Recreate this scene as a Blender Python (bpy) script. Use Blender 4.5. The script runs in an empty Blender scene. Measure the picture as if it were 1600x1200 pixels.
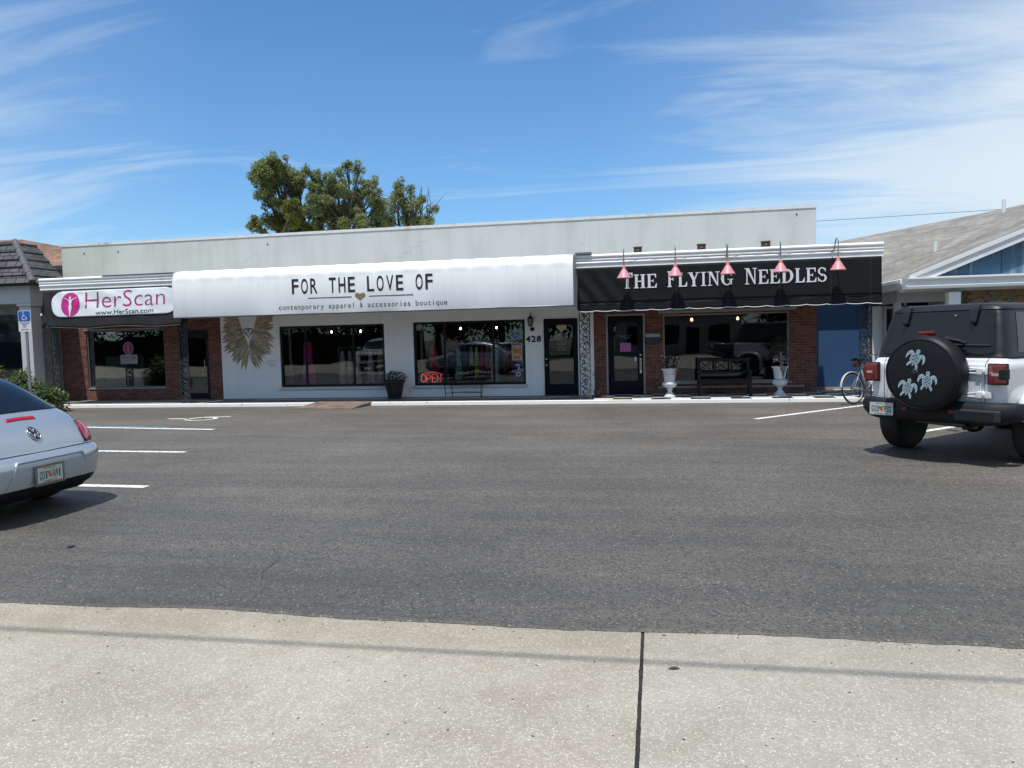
import bpy, bmesh, math, random
from mathutils import Vector, Matrix, noise as mnoise
R = math.radians; PI = math.pi
random.seed(7)
sc = bpy.context.scene
COL = sc.collection

# ---------------------------------------------------------------- camera
CAMH = 1.62
yaw, pitch, roll = R(10.7), math.atan(.0617), math.atan(.0247)
fw = Vector((-math.sin(yaw)*math.cos(pitch), math.cos(yaw)*math.cos(pitch), -math.sin(pitch)))
rt = Vector((math.cos(yaw), math.sin(yaw), 0)); up = rt.cross(fw)
r2 = math.cos(roll)*rt - math.sin(roll)*up; u2 = math.sin(roll)*rt + math.cos(roll)*up
cd = bpy.data.cameras.new('camera'); cam = bpy.data.objects.new('camera', cd); COL.objects.link(cam)
cam.matrix_world = Matrix(((r2.x, u2.x, -fw.x, 0), (r2.y, u2.y, -fw.y, 0), (r2.z, u2.z, -fw.z, CAMH), (0, 0, 0, 1)))
cd.sensor_fit = 'HORIZONTAL'; cd.sensor_width = 36; cd.lens = 27.0; cd.clip_end = 3000; cd.clip_start = .05
sc.camera = cam
sc.render.resolution_x, sc.render.resolution_y = 1024, 768

# ---------------------------------------------------------------- light
sun_dir = Vector((-.085, -.33, 1.0)).normalized()          # towards the sun
sd = bpy.data.lights.new('sun', 'SUN'); sun = bpy.data.objects.new('sun', sd); COL.objects.link(sun)
sd.energy = 4.9; sd.angle = R(.53); sd.color = (1, .965, .905)
sun.rotation_euler = sun_dir.to_track_quat('Z', 'Y').to_euler()
sc.view_settings.view_transform = 'Standard'; sc.view_settings.look = 'None'
sc.view_settings.exposure = 0.0; sc.view_settings.gamma = 1.0
w = bpy.data.worlds.new('World'); sc.world = w; w.use_nodes = True
nt = w.node_tree; nt.nodes.clear()
def N(nt, t, **k):
    n = nt.nodes.new(t)
    for a, b in k.items():
        if a == 'inp':
            for i, v in b.items(): n.inputs[i].default_value = v
        else: setattr(n, a, b)
    return n
def L(nt, a, b): nt.links.new(a, b)
def math_n(nt, op, a, b=None, clamp=False):
    n = nt.nodes.new('ShaderNodeMath'); n.operation = op; n.use_clamp = clamp
    for i, v in enumerate((a, b)):
        if v is None: continue
        if isinstance(v, (int, float)): n.inputs[i].default_value = v
        else: nt.links.new(v, n.inputs[i])
    return n.outputs[0]
sky = N(nt, 'ShaderNodeTexSky', sky_type='NISHITA', sun_disc=False)
sky.sun_elevation = math.asin(sun_dir.z); sky.sun_rotation = math.atan2(sun_dir.x, sun_dir.y)
sky.air_density = 1.0; sky.dust_density = .35; sky.ozone_density = 1.0; sky.altitude = 0
tc = N(nt, 'ShaderNodeTexCoord'); sp = N(nt, 'ShaderNodeSeparateXYZ'); L(nt, tc.outputs['Generated'], sp.inputs[0])  # direction of view
dz = math_n(nt, 'ADD', math_n(nt, 'MAXIMUM', sp.outputs[2], 0.0), .12)
px = math_n(nt, 'DIVIDE', sp.outputs[0], dz); py = math_n(nt, 'DIVIDE', sp.outputs[1], dz)
cmb = N(nt, 'ShaderNodeCombineXYZ'); L(nt, px, cmb.inputs[0]); L(nt, py, cmb.inputs[1])
mp = N(nt, 'ShaderNodeMapping'); mp.inputs['Rotation'].default_value = (0, 0, R(24)); mp.inputs['Scale'].default_value = (.55, 1.9, 1)
L(nt, cmb.outputs[0], mp.inputs[0])
n1 = N(nt, 'ShaderNodeTexNoise', inp={'Scale': 1.15, 'Detail': 10, 'Roughness': .60, 'Distortion': 1.1}); L(nt, mp.outputs[0], n1.inputs['Vector'])
n2 = N(nt, 'ShaderNodeTexNoise', inp={'Scale': .33, 'Detail': 3, 'Roughness': .5}); L(nt, cmb.outputs[0], n2.inputs['Vector'])
# more cirrus to the west and to the east of north, and low down
az = math_n(nt, 'DIVIDE', sp.outputs[0], math_n(nt, 'MAXIMUM', math_n(nt, 'ABSOLUTE', sp.outputs[1]), .05))
side = math_n(nt, 'ADD', az, .28); side = math_n(nt, 'MAXIMUM', side, math_n(nt, 'MULTIPLY', side, -.62))
side = math_n(nt, 'MULTIPLY', math_n(nt, 'SUBTRACT', side, .20), 1.5, True)
low = math_n(nt, 'MULTIPLY', math_n(nt, 'SUBTRACT', .40, sp.outputs[2]), 1.5, True)
dens = math_n(nt, 'ADD', math_n(nt, 'MULTIPLY', side, .8), math_n(nt, 'MULTIPLY', low, math_n(nt, 'ADD', .42, math_n(nt, 'MULTIPLY', side, 1.1))))
wisp = math_n(nt, 'MULTIPLY', math_n(nt, 'SUBTRACT', n1.outputs[0], math_n(nt, 'SUBTRACT', .60, math_n(nt, 'MULTIPLY', dens, .46))), 3.0, True)
broad = math_n(nt, 'MULTIPLY', math_n(nt, 'SUBTRACT', n2.outputs[0], .36), 2.0, True)
cl = math_n(nt, 'ADD', math_n(nt, 'MULTIPLY', wisp, math_n(nt, 'ADD', .45, math_n(nt, 'MULTIPLY', broad, .55))), math_n(nt, 'MULTIPLY', dens, .30), True)
cl = math_n(nt, 'MULTIPLY', cl, .95, True)
gam = N(nt, 'ShaderNodeMix', data_type='RGBA'); 
tint = N(nt, 'ShaderNodeMix', data_type='RGBA', blend_type='MULTIPLY'); tint.inputs[0].default_value = 1
L(nt, sky.outputs[0], tint.inputs[6]); tint.inputs[7].default_value = (.57, .93, 1.22, 1)
L(nt, cl, gam.inputs[0]); L(nt, tint.outputs[2], gam.inputs[6]); gam.inputs[7].default_value = (5.9, 6.7, 7.3, 1)
bg = N(nt, 'ShaderNodeBackground'); bg.inputs[1].default_value = .128; L(nt, gam.outputs[2], bg.inputs[0])
wo = N(nt, 'ShaderNodeOutputWorld'); L(nt, bg.outputs[0], wo.inputs[0])

# ---------------------------------------------------------------- materials
MATS = {}
def newmat(name):
    m = bpy.data.materials.new(name); m.use_nodes = True; nt = m.node_tree
    b = nt.nodes['Principled BSDF']; MATS[name] = m
    return m, nt, b
def c4(c): return (c[0], c[1], c[2], 1)
def mat(name, col, rough=.6, metal=0., var=.12, scale=3., bump=0., bscale=40., col2=None, coat=0., stretch=(1, 1, 1), spec=.5, sharp=None):
    if name in MATS: return MATS[name]
    m, nt, b = newmat(name)
    b.inputs['Roughness'].default_value = rough; b.inputs['Metallic'].default_value = metal
    b.inputs['Coat Weight'].default_value = coat; b.inputs['Coat Roughness'].default_value = .04
    b.inputs['Specular IOR Level'].default_value = spec
    tc = N(nt, 'ShaderNodeTexCoord'); mp = N(nt, 'ShaderNodeMapping'); mp.inputs['Scale'].default_value = stretch
    L(nt, tc.outputs['Object'], mp.inputs[0])
    n = N(nt, 'ShaderNodeTexNoise', inp={'Scale': scale, 'Detail': 6, 'Roughness': .6}); L(nt, mp.outputs[0], n.inputs['Vector'])
    mx = N(nt, 'ShaderNodeMix', data_type='RGBA')
    if col2 is None: col2 = tuple(max(0, x*(1-2*var)) for x in col)
    mx.inputs[6].default_value = c4(col); mx.inputs[7].default_value = c4(col2)
    mr = N(nt, 'ShaderNodeMapRange'); s = sharp or .22
    mr.inputs[1].default_value = .5-s; mr.inputs[2].default_value = .5+s
    L(nt, n.outputs[0], mr.inputs[0]); L(nt, mr.outputs[0], mx.inputs[0]); L(nt, mx.outputs[2], b.inputs['Base Color'])
    if bump:
        n2 = N(nt, 'ShaderNodeTexNoise', inp={'Scale': bscale, 'Detail': 5}); L(nt, mp.outputs[0], n2.inputs['Vector'])
        bp = N(nt, 'ShaderNodeBump', inp={'Strength': 1.0, 'Distance': bump}); L(nt, n2.outputs[0], bp.inputs['Height'])
        L(nt, bp.outputs[0], b.inputs['Normal'])
    return m
def emat(name, col, s):
    m, nt, b = newmat(name); b.inputs['Base Color'].default_value = c4(col)
    b.inputs['Emission Color'].default_value = c4(col); b.inputs['Emission Strength'].default_value = s
    return m
def glassmat(name, tint=(.84, .87, .87), refl=1.15, base=.006):
    m = bpy.data.materials.new(name); m.use_nodes = True; nt = m.node_tree; nt.nodes.clear(); MATS[name] = m
    fr = N(nt, 'ShaderNodeFresnel', inp={'IOR': 1.52})
    f = math_n(nt, 'ADD', math_n(nt, 'MULTIPLY', fr.outputs[0], refl), base, True)
    n = N(nt, 'ShaderNodeTexNoise', inp={'Scale': .9, 'Detail': 1})
    tc = N(nt, 'ShaderNodeTexCoord'); L(nt, tc.outputs['Object'], n.inputs['Vector'])
    bp = N(nt, 'ShaderNodeBump', inp={'Strength': 1.0, 'Distance': .004}); L(nt, n.outputs[0], bp.inputs['Height'])
    t = N(nt, 'ShaderNodeBsdfTransparent'); t.inputs[0].default_value = c4(tint)
    g = N(nt, 'ShaderNodeBsdfGlossy', inp={'Roughness': .0}); L(nt, bp.outputs[0], g.inputs['Normal'])
    mx = N(nt, 'ShaderNodeMixShader'); L(nt, f, mx.inputs[0]); L(nt, t.outputs[0], mx.inputs[1]); L(nt, g.outputs[0], mx.inputs[2])
    o = N(nt, 'ShaderNodeOutputMaterial'); L(nt, mx.outputs[0], o.inputs[0]); return m

# ---------------------------------------------------------------- mesh builder
OFF = {}
class MB:
    def __init__(s): s.v = []; s.f = []
    def add(s, v, f):
        n = len(s.v); s.v += [tuple(p) for p in v]; s.f += [tuple(i+n for i in q) for q in f]; return s
    def box(s, x0, x1, y0, y1, z0, z1, M=None):
        v = [(x, y, z) for z in (z0, z1) for y in (y0, y1) for x in (x0, x1)]
        if M is not None: v = [tuple(M @ Vector(p)) for p in v]
        return s.add(v, [(0, 2, 3, 1), (4, 5, 7, 6), (0, 1, 5, 4), (2, 6, 7, 3), (0, 4, 6, 2), (1, 3, 7, 5)])
    def prism(s, poly, f0, f1):
        """poly 2-D list, f0/f1 map (a,b)->point for the two faces"""
        n = len(poly); v = [f0(*p) for p in poly]+[f1(*p) for p in poly]
        return s.add(v, [tuple(range(n))[::-1], tuple(range(n, 2*n))]+[(i, (i+1) % n, n+(i+1) % n, n+i) for i in range(n)])
    def xprism(s, prof, x0, x1):      # profile in (y,z) swept along x
        return s.prism(prof, lambda a, b: (x0, a, b), lambda a, b: (x1, a, b))
    def yprism(s, prof, y0, y1):      # profile in (x,z) swept along y
        return s.prism(prof, lambda a, b: (a, y0, b), lambda a, b: (a, y1, b))
    def tube(s, pts, r, n=6, closed=False, cap=True):
        pts = [Vector(p) for p in pts]; m = len(pts); base = len(s.v)
        rr = r if isinstance(r, (list, tuple)) else [r]*m
        prev = None
        for i, p in enumerate(pts):
            if closed: d = pts[(i+1) % m]-pts[i-1]
            else: d = pts[min(i+1, m-1)]-pts[max(i-1, 0)]
            if d.length < 1e-9: d = Vector((0, 0, 1))
            d.normalize()
            if prev is None:
                a = Vector((0, 0, 1)) if abs(d.z) < .9 else Vector((1, 0, 0)); prev = d.cross(a).normalized()
            a = prev-d*prev.dot(d)
            if a.length < 1e-6: a = d.orthogonal()
            a.normalize(); b = d.cross(a); prev = a
            for k in range(n):
                t = 2*PI*k/n; s.v.append(tuple(p+(a*math.cos(t)+b*math.sin(t))*rr[i]))
        for i in range(m if closed else m-1):
            for k in range(n):
                j = (i+1) % m; s.f.append((base+i*n+k, base+i*n+(k+1) % n, base+j*n+(k+1) % n, base+j*n+k))
        if cap and not closed:
            s.f.append(tuple(base+k for k in range(n))[::-1]); s.f.append(tuple(base+(m-1)*n+k for k in range(n)))
        return s
    def lathe(s, prof, c=(0, 0, 0), n=24, axis='z', mod=None):
        """prof: (r, h) list"""
        base = len(s.v); m = len(prof)
        for i, (r, h) in enumerate(prof):
            for k in range(n):
                t = 2*PI*k/n; rr = r*(mod(t, h) if mod else 1)
                a, b = rr*math.cos(t), rr*math.sin(t)
                p = {'z': (a, b, h), 'y': (a, h, b), 'x': (h, a, b)}[axis]
                s.v.append((p[0]+c[0], p[1]+c[1], p[2]+c[2]))
        for i in range(m-1):
            for k in range(n): s.f.append((base+i*n+k, base+i*n+(k+1) % n, base+(i+1)*n+(k+1) % n, base+(i+1)*n+k))
        if prof[0][0] > 1e-5: s.f.append(tuple(base+k for k in range(n))[::-1])
        if prof[-1][0] > 1e-5: s.f.append(tuple(base+(m-1)*n+k for k in range(n)))
        return s
    def grid(s, fn, nu, nv, closeu=False):
        base = len(s.v); cu = nu if closeu else nu+1
        for j in range(nv+1):
            for i in range(cu): s.v.append(tuple(fn(i/nu, j/nv)))
        for j in range(nv):
            for i in range(nu):
                i2 = (i+1) % cu; s.f.append((base+j*cu+i, base+j*cu+i2, base+(j+1)*cu+i2, base+(j+1)*cu+i))
        return s
    def build(s, name, m, parent=None, smooth=False, bevel=0, seg=2, sub=0, solid=0, recalc=True, local=False):
        me = bpy.data.meshes.new(name)
        off = OFF.get(parent.as_pointer() if parent else 0, Vector((0, 0, 0)))
        vs = s.v if local or off.length == 0 else [(p[0]-off.x, p[1]-off.y, p[2]-off.z) for p in s.v]
        me.from_pydata(vs, [], s.f); me.update()
        if recalc:
            bm = bmesh.new(); bm.from_mesh(me); bmesh.ops.recalc_face_normals(bm, faces=bm.faces); bm.to_mesh(me); bm.free()
        if m is not None: me.materials.append(m)
        o = bpy.data.objects.new(name, me); COL.objects.link(o)
        if parent:
            o.parent = parent; OFF[o.as_pointer()] = off
        if smooth: me.shade_smooth()
        if bevel:
            b = o.modifiers.new('b', 'BEVEL'); b.width = bevel; b.segments = seg; b.limit_method = 'ANGLE'; b.angle_limit = R(40)
            me.shade_smooth(); wn = o.modifiers.new('n', 'WEIGHTED_NORMAL')
        if solid:
            q = o.modifiers.new('s', 'SOLIDIFY'); q.thickness = solid; q.offset = 0
        if sub:
            q = o.modifiers.new('u', 'SUBSURF'); q.levels = sub; q.render_levels = sub; me.shade_smooth()
        return o
def tag(o, label=None, cat=None, group=None, kind=None):
    if label: o['label'] = label
    if cat: o['category'] = cat
    if group: o['group'] = group
    if kind: o['kind'] = kind
    return o
def thing(name, label, cat, loc=(0, 0, 0), rz=0, group=None):
    o = bpy.data.objects.new(name, None); COL.objects.link(o); o.empty_display_size = .2
    o.location = loc; o.rotation_euler = (0, 0, rz); OFF[o.as_pointer()] = Vector(loc)
    return tag(o, label, cat, group)
def copy_tree(o, parent=None):
    c = o.copy(); COL.objects.link(c); c.parent = parent
    for ch in [x for x in bpy.data.objects if x.parent == o]: copy_tree(ch, c)
    return c
def struct(o): o['kind'] = 'structure'; return o

# ---------------------------------------------------------------- lettering
def glyphs(s, bold=0.0, spacing=1.0, res=3):
    cu = bpy.data.curves.new('t', 'FONT'); cu.body = s; cu.offset = bold; cu.space_character = spacing
    cu.resolution_u = res; cu.fill_mode = 'FRONT'
    o = bpy.data.objects.new('t', cu); COL.objects.link(o)
    dg = bpy.context.evaluated_depsgraph_get(); me = bpy.data.meshes.new_from_object(o.evaluated_get(dg))
    v = [(p.co.x, p.co.y) for p in me.vertices]; f = [tuple(p.vertices) for p in me.polygons]
    bpy.data.objects.remove(o); bpy.data.curves.remove(cu); bpy.data.meshes.remove(me)
    return v, f
def text(mb, s, box, fn, bold=0.0, spacing=1.0, slope=0.0):
    """fit the string's outline into box (x0,x1,z0,z1); fn maps (x,z)->point"""
    v, f = glyphs(s, bold, spacing)
    xs = [p[0] for p in v]; ys = [p[1] for p in v]; a0, a1, b0, b1 = min(xs), max(xs), min(ys), max(ys)
    x0, x1, z0, z1 = box
    q = []
    for x, y in v:
        u = x0+(x-a0)/(a1-a0)*(x1-x0); q.append(fn(u, z0+(y-b0)/(b1-b0)*(z1-z0)+slope*(u-x0)))
    mb.add(q, f)
def mono(mb, s, x0, x1, z0, cap, fn, bold=0.0, fill=.78, slope=0.0, maxw=1.25):
    """monospaced lettering: one glyph per cell"""
    H, _ = glyphs('H'); capu = max(p[1] for p in H); k = cap/capu; pitch = (x1-x0)/len(s)
    for i, ch in enumerate(s):
        if ch == ' ': continue
        v, f = glyphs(ch, bold); xs = [p[0] for p in v]; a0, a1 = min(xs), max(xs); w = (a1-a0)*k
        tw = pitch*fill if ch not in 'ilIj1.' else pitch*fill*.62
        kx = k*min(tw/w, maxw); cx = x0+(i+.5)*pitch
        mb.add([fn(cx+(x-(a0+a1)/2)*kx, z0+y*k+slope*(cx-x0)) for x, y in v], f)
def on_y(Y): return lambda x, z: (x, Y, z)
# ---------------------------------------------------------------- special surface materials
def asphalt():
    m, nt, b = newmat('asphalt'); b.inputs['Roughness'].default_value = .62; b.inputs['Specular IOR Level'].default_value = .5
    tc = N(nt, 'ShaderNodeTexCoord'); V = tc.outputs['Object']
    big = N(nt, 'ShaderNodeTexNoise', inp={'Scale': .35, 'Detail': 5, 'Roughness': .6}); L(nt, V, big.inputs['Vector'])
    mp = N(nt, 'ShaderNodeMapping'); mp.inputs['Scale'].default_value = (.25, 2.2, 1); L(nt, V, mp.inputs[0])
    st = N(nt, 'ShaderNodeTexNoise', inp={'Scale': 1.1, 'Detail': 6, 'Roughness': .7}); L(nt, mp.outputs[0], st.inputs['Vector'])
    fine = N(nt, 'ShaderNodeTexNoise', inp={'Scale': 48, 'Detail': 4, 'Roughness': .8}); L(nt, V, fine.inputs['Vector'])
    vo = N(nt, 'ShaderNodeTexVoronoi', inp={'Scale': 72}); mid = N(nt, 'ShaderNodeTexNoise', inp={'Scale': 13, 'Detail': 5, 'Roughness': .8}); L(nt, V, mid.inputs['Vector']); L(nt, V, vo.inputs['Vector'])
    r = N(nt, 'ShaderNodeValToRGB'); r.color_ramp.elements[0].color = (.052, .049, .044, 1); r.color_ramp.elements[1].color = (.142, .133, .120, 1)
    r.color_ramp.elements[0].position = .40; r.color_ramp.elements[1].position = .62
    mixf = math_n(nt, 'ADD', math_n(nt, 'MULTIPLY', big.outputs[0], .32), math_n(nt, 'ADD', math_n(nt, 'MULTIPLY', st.outputs[0], .22), math_n(nt, 'ADD', math_n(nt, 'MULTIPLY', fine.outputs[0], .20), math_n(nt, 'MULTIPLY', mid.outputs[0], .26))))
    L(nt, mixf, r.inputs[0])
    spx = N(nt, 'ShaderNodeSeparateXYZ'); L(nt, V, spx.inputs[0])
    # far asphalt painted paler for its grazing sheen, and browner by the shops; tyre-darkened lanes run across it
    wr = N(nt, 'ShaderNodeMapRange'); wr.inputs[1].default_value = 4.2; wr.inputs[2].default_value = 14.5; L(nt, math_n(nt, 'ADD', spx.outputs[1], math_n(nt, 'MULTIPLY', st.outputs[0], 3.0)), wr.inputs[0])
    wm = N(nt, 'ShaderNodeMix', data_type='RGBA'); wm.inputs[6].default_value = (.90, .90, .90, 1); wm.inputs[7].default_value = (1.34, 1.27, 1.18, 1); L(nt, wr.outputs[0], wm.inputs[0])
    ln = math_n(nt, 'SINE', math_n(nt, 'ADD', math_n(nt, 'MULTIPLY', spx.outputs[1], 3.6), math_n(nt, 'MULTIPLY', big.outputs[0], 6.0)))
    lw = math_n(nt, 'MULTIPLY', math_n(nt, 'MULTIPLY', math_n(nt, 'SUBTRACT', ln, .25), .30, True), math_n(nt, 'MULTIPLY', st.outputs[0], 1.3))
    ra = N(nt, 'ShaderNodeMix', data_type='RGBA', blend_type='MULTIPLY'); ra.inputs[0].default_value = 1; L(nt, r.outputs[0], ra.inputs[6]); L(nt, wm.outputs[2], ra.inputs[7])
    # oil drips and scuffs
    oil = N(nt, 'ShaderNodeTexNoise', inp={'Scale': 1.7, 'Detail': 7, 'Roughness': .72, 'Distortion': .6}); L(nt, mp.outputs[0], oil.inputs['Vector'])
    of = math_n(nt, 'MULTIPLY', math_n(nt, 'SUBTRACT', oil.outputs[0], .60), 7, True)
    rb = N(nt, 'ShaderNodeMix', data_type='RGBA'); L(nt, math_n(nt, 'ADD', math_n(nt, 'MULTIPLY', of, .5), lw, True), rb.inputs[0]); L(nt, ra.outputs[2], rb.inputs[6]); rb.inputs[7].default_value = (.040, .038, .036, 1)
    # pale stones of the aggregate: a random few voronoi cells
    sepc = N(nt, 'ShaderNodeSeparateColor'); L(nt, vo.outputs['Color'], sepc.inputs[0])
    pick = math_n(nt, 'MULTIPLY', math_n(nt, 'GREATER_THAN', sepc.outputs[0], .88), math_n(nt, 'LESS_THAN', vo.outputs['Distance'], .40))
    dark = math_n(nt, 'MULTIPLY', math_n(nt, 'GREATER_THAN', sepc.outputs[1], .72), .7)
    mx = N(nt, 'ShaderNodeMix', data_type='RGBA'); L(nt, math_n(nt, 'MULTIPLY', pick, math_n(nt, 'MULTIPLY', sepc.outputs[2], .62)), mx.inputs[0]); L(nt, rb.outputs[2], mx.inputs[6]); mx.inputs[7].default_value = (.40, .38, .34, 1)
    md = N(nt, 'ShaderNodeMix', data_type='RGBA'); L(nt, dark, md.inputs[0]); L(nt, mx.outputs[2], md.inputs[6]); md.inputs[7].default_value = (.035, .033, .03, 1)
    L(nt, md.outputs[2], b.inputs['Base Color'])
    bp = N(nt, 'ShaderNodeBump', inp={'Strength': .9, 'Distance': .006}); L(nt, math_n(nt, 'ADD', fine.outputs[0], math_n(nt, 'MULTIPLY', vo.outputs['Distance'], -.5)), bp.inputs['Height'])
    L(nt, bp.outputs[0], b.inputs['Normal']); return m
def shell_concrete():
    m, nt, b = newmat('shell_concrete'); b.inputs['Roughness'].default_value = .85
    tc = N(nt, 'ShaderNodeTexCoord'); V = tc.outputs['Object']
    big = N(nt, 'ShaderNodeTexNoise', inp={'Scale': .7, 'Detail': 6, 'Roughness': .65}); L(nt, V, big.inputs['Vector'])
    r = N(nt, 'ShaderNodeValToRGB'); r.color_ramp.elements[0].color = (.268, .248, .208, 1); r.color_ramp.elements[1].color = (.352, .330, .284, 1)
    r.color_ramp.elements[0].position = .35; r.color_ramp.elements[1].position = .65; L(nt, big.outputs[0], r.inputs[0])
    sp = N(nt, 'ShaderNodeSeparateXYZ'); L(nt, V, sp.inputs[0])
    # the slab left of the joint is warmer
    warm = N(nt, 'ShaderNodeMix', data_type='RGBA', blend_type='MULTIPLY'); L(nt, math_n(nt, 'LESS_THAN', sp.outputs[0], -.085), warm.inputs[0])
    L(nt, r.outputs[0], warm.inputs[6]); warm.inputs[7].default_value = (1.0, .975, .935, 1)
    dn = N(nt, 'ShaderNodeTexNoise', inp={'Scale': 26, 'Detail': 3}); L(nt, V, dn.inputs['Vector'])
    addv = N(nt, 'ShaderNodeVectorMath', operation='ADD'); sc_ = N(nt, 'ShaderNodeVectorMath', operation='SCALE'); sc_.inputs['Scale'].default_value = .02
    L(nt, dn.outputs['Color'], sc_.inputs[0]); L(nt, V, addv.inputs[0]); L(nt, sc_.outputs[0], addv.inputs[1])
    vo = N(nt, 'ShaderNodeTexVoronoi', inp={'Scale': 95}); L(nt, addv.outputs[0], vo.inputs['Vector'])
    sepc = N(nt, 'ShaderNodeSeparateColor'); L(nt, vo.outputs['Color'], sepc.inputs[0])
    wear = math_n(nt, 'MULTIPLY', math_n(nt, 'ADD', big.outputs[0], math_n(nt, 'MULTIPLY', math_n(nt, 'SUBTRACT', 3.45, sp.outputs[1]), .16, False)), 1.0, True)
    th = math_n(nt, 'SUBTRACT', .98, math_n(nt, 'MULTIPLY', wear, .62))
    pick = math_n(nt, 'MULTIPLY', math_n(nt, 'GREATER_THAN', sepc.outputs[0], th), math_n(nt, 'LESS_THAN', vo.outputs['Distance'], .43))
    mx = N(nt, 'ShaderNodeMix', data_type='RGBA'); L(nt, math_n(nt, 'MULTIPLY', pick, math_n(nt, 'ADD', .35, math_n(nt, 'MULTIPLY', sepc.outputs[2], .6))), mx.inputs[0]); L(nt, warm.outputs[2], mx.inputs[6]); mx.inputs[7].default_value = (.55, .52, .45, 1)
    # a second, smaller grade of pebble and sandy grain
    vb = N(nt, 'ShaderNodeTexVoronoi', inp={'Scale': 175}); L(nt, addv.outputs[0], vb.inputs['Vector']); sb = N(nt, 'ShaderNodeSeparateColor'); L(nt, vb.outputs['Color'], sb.inputs[0])
    pb = math_n(nt, 'MULTIPLY', math_n(nt, 'GREATER_THAN', sb.outputs[0], .62), math_n(nt, 'LESS_THAN', vb.outputs['Distance'], .42))
    mb_ = N(nt, 'ShaderNodeMix', data_type='RGBA'); L(nt, math_n(nt, 'MULTIPLY', pb, math_n(nt, 'MULTIPLY', sb.outputs[2], .42)), mb_.inputs[0]); L(nt, mx.outputs[2], mb_.inputs[6]); mb_.inputs[7].default_value = (.50, .47, .41, 1)
    gr = N(nt, 'ShaderNodeTexNoise', inp={'Scale': 60, 'Detail': 5, 'Roughness': .85}); L(nt, V, gr.inputs['Vector'])
    gm = N(nt, 'ShaderNodeMapRange'); gm.inputs[1].default_value = .35; gm.inputs[2].default_value = .65; gm.inputs[3].default_value = .80; gm.inputs[4].default_value = 1.16; L(nt, gr.outputs[0], gm.inputs[0])
    gx = N(nt, 'ShaderNodeVectorMath', operation='SCALE'); L(nt, mb_.outputs[2], gx.inputs[0]); L(nt, gm.outputs[0], gx.inputs['Scale'])
    # trowelled, smoother and browner margin next to the asphalt
    ed = N(nt, 'ShaderNodeMapRange'); ed.inputs[1].default_value = 3.55; ed.inputs[2].default_value = 4.0; L(nt, math_n(nt, 'ADD', sp.outputs[1], math_n(nt, 'MULTIPLY', dn.outputs[0], .12)), ed.inputs[0])
    em = N(nt, 'ShaderNodeMix', data_type='RGBA', blend_type='MULTIPLY'); L(nt, math_n(nt, 'MULTIPLY', ed.outputs[0], .8), em.inputs[0]); L(nt, gx.outputs[0], em.inputs[6]); em.inputs[7].default_value = (.87, .85, .81, 1)
    # scattered dark grit
    v2 = N(nt, 'ShaderNodeTexVoronoi', inp={'Scale': 16}); L(nt, V, v2.inputs['Vector']); s2 = N(nt, 'ShaderNodeSeparateColor'); L(nt, v2.outputs['Color'], s2.inputs[0])
    grit = math_n(nt, 'MULTIPLY', math_n(nt, 'GREATER_THAN', s2.outputs[0], .91), math_n(nt, 'LESS_THAN', v2.outputs['Distance'], .085))
    mg = N(nt, 'ShaderNodeMix', data_type='RGBA'); L(nt, math_n(nt, 'MULTIPLY', grit, .85), mg.inputs[0]); L(nt, em.outputs[2], mg.inputs[6]); mg.inputs[7].default_value = (.05, .045, .035, 1)
    # broad stains
    n3 = N(nt, 'ShaderNodeTexNoise', inp={'Scale': 1.5, 'Detail': 9, 'Roughness': .72, 'Distortion': .8}); L(nt, V, n3.inputs['Vector'])
    ms = N(nt, 'ShaderNodeMix', data_type='RGBA', blend_type='MULTIPLY'); L(nt, math_n(nt, 'MULTIPLY', math_n(nt, 'SUBTRACT', n3.outputs[0], .48), 2.4, True), ms.inputs[0]); L(nt, mg.outputs[2], ms.inputs[6]); ms.inputs[7].default_value = (.72, .69, .64, 1)
    L(nt, ms.outputs[2], b.inputs['Base Color'])
    bp = N(nt, 'ShaderNodeBump', inp={'Strength': .8, 'Distance': .003}); L(nt, dn.outputs[0], bp.inputs['Height']); L(nt, bp.outputs[0], b.inputs['Normal'])
    return m
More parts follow.
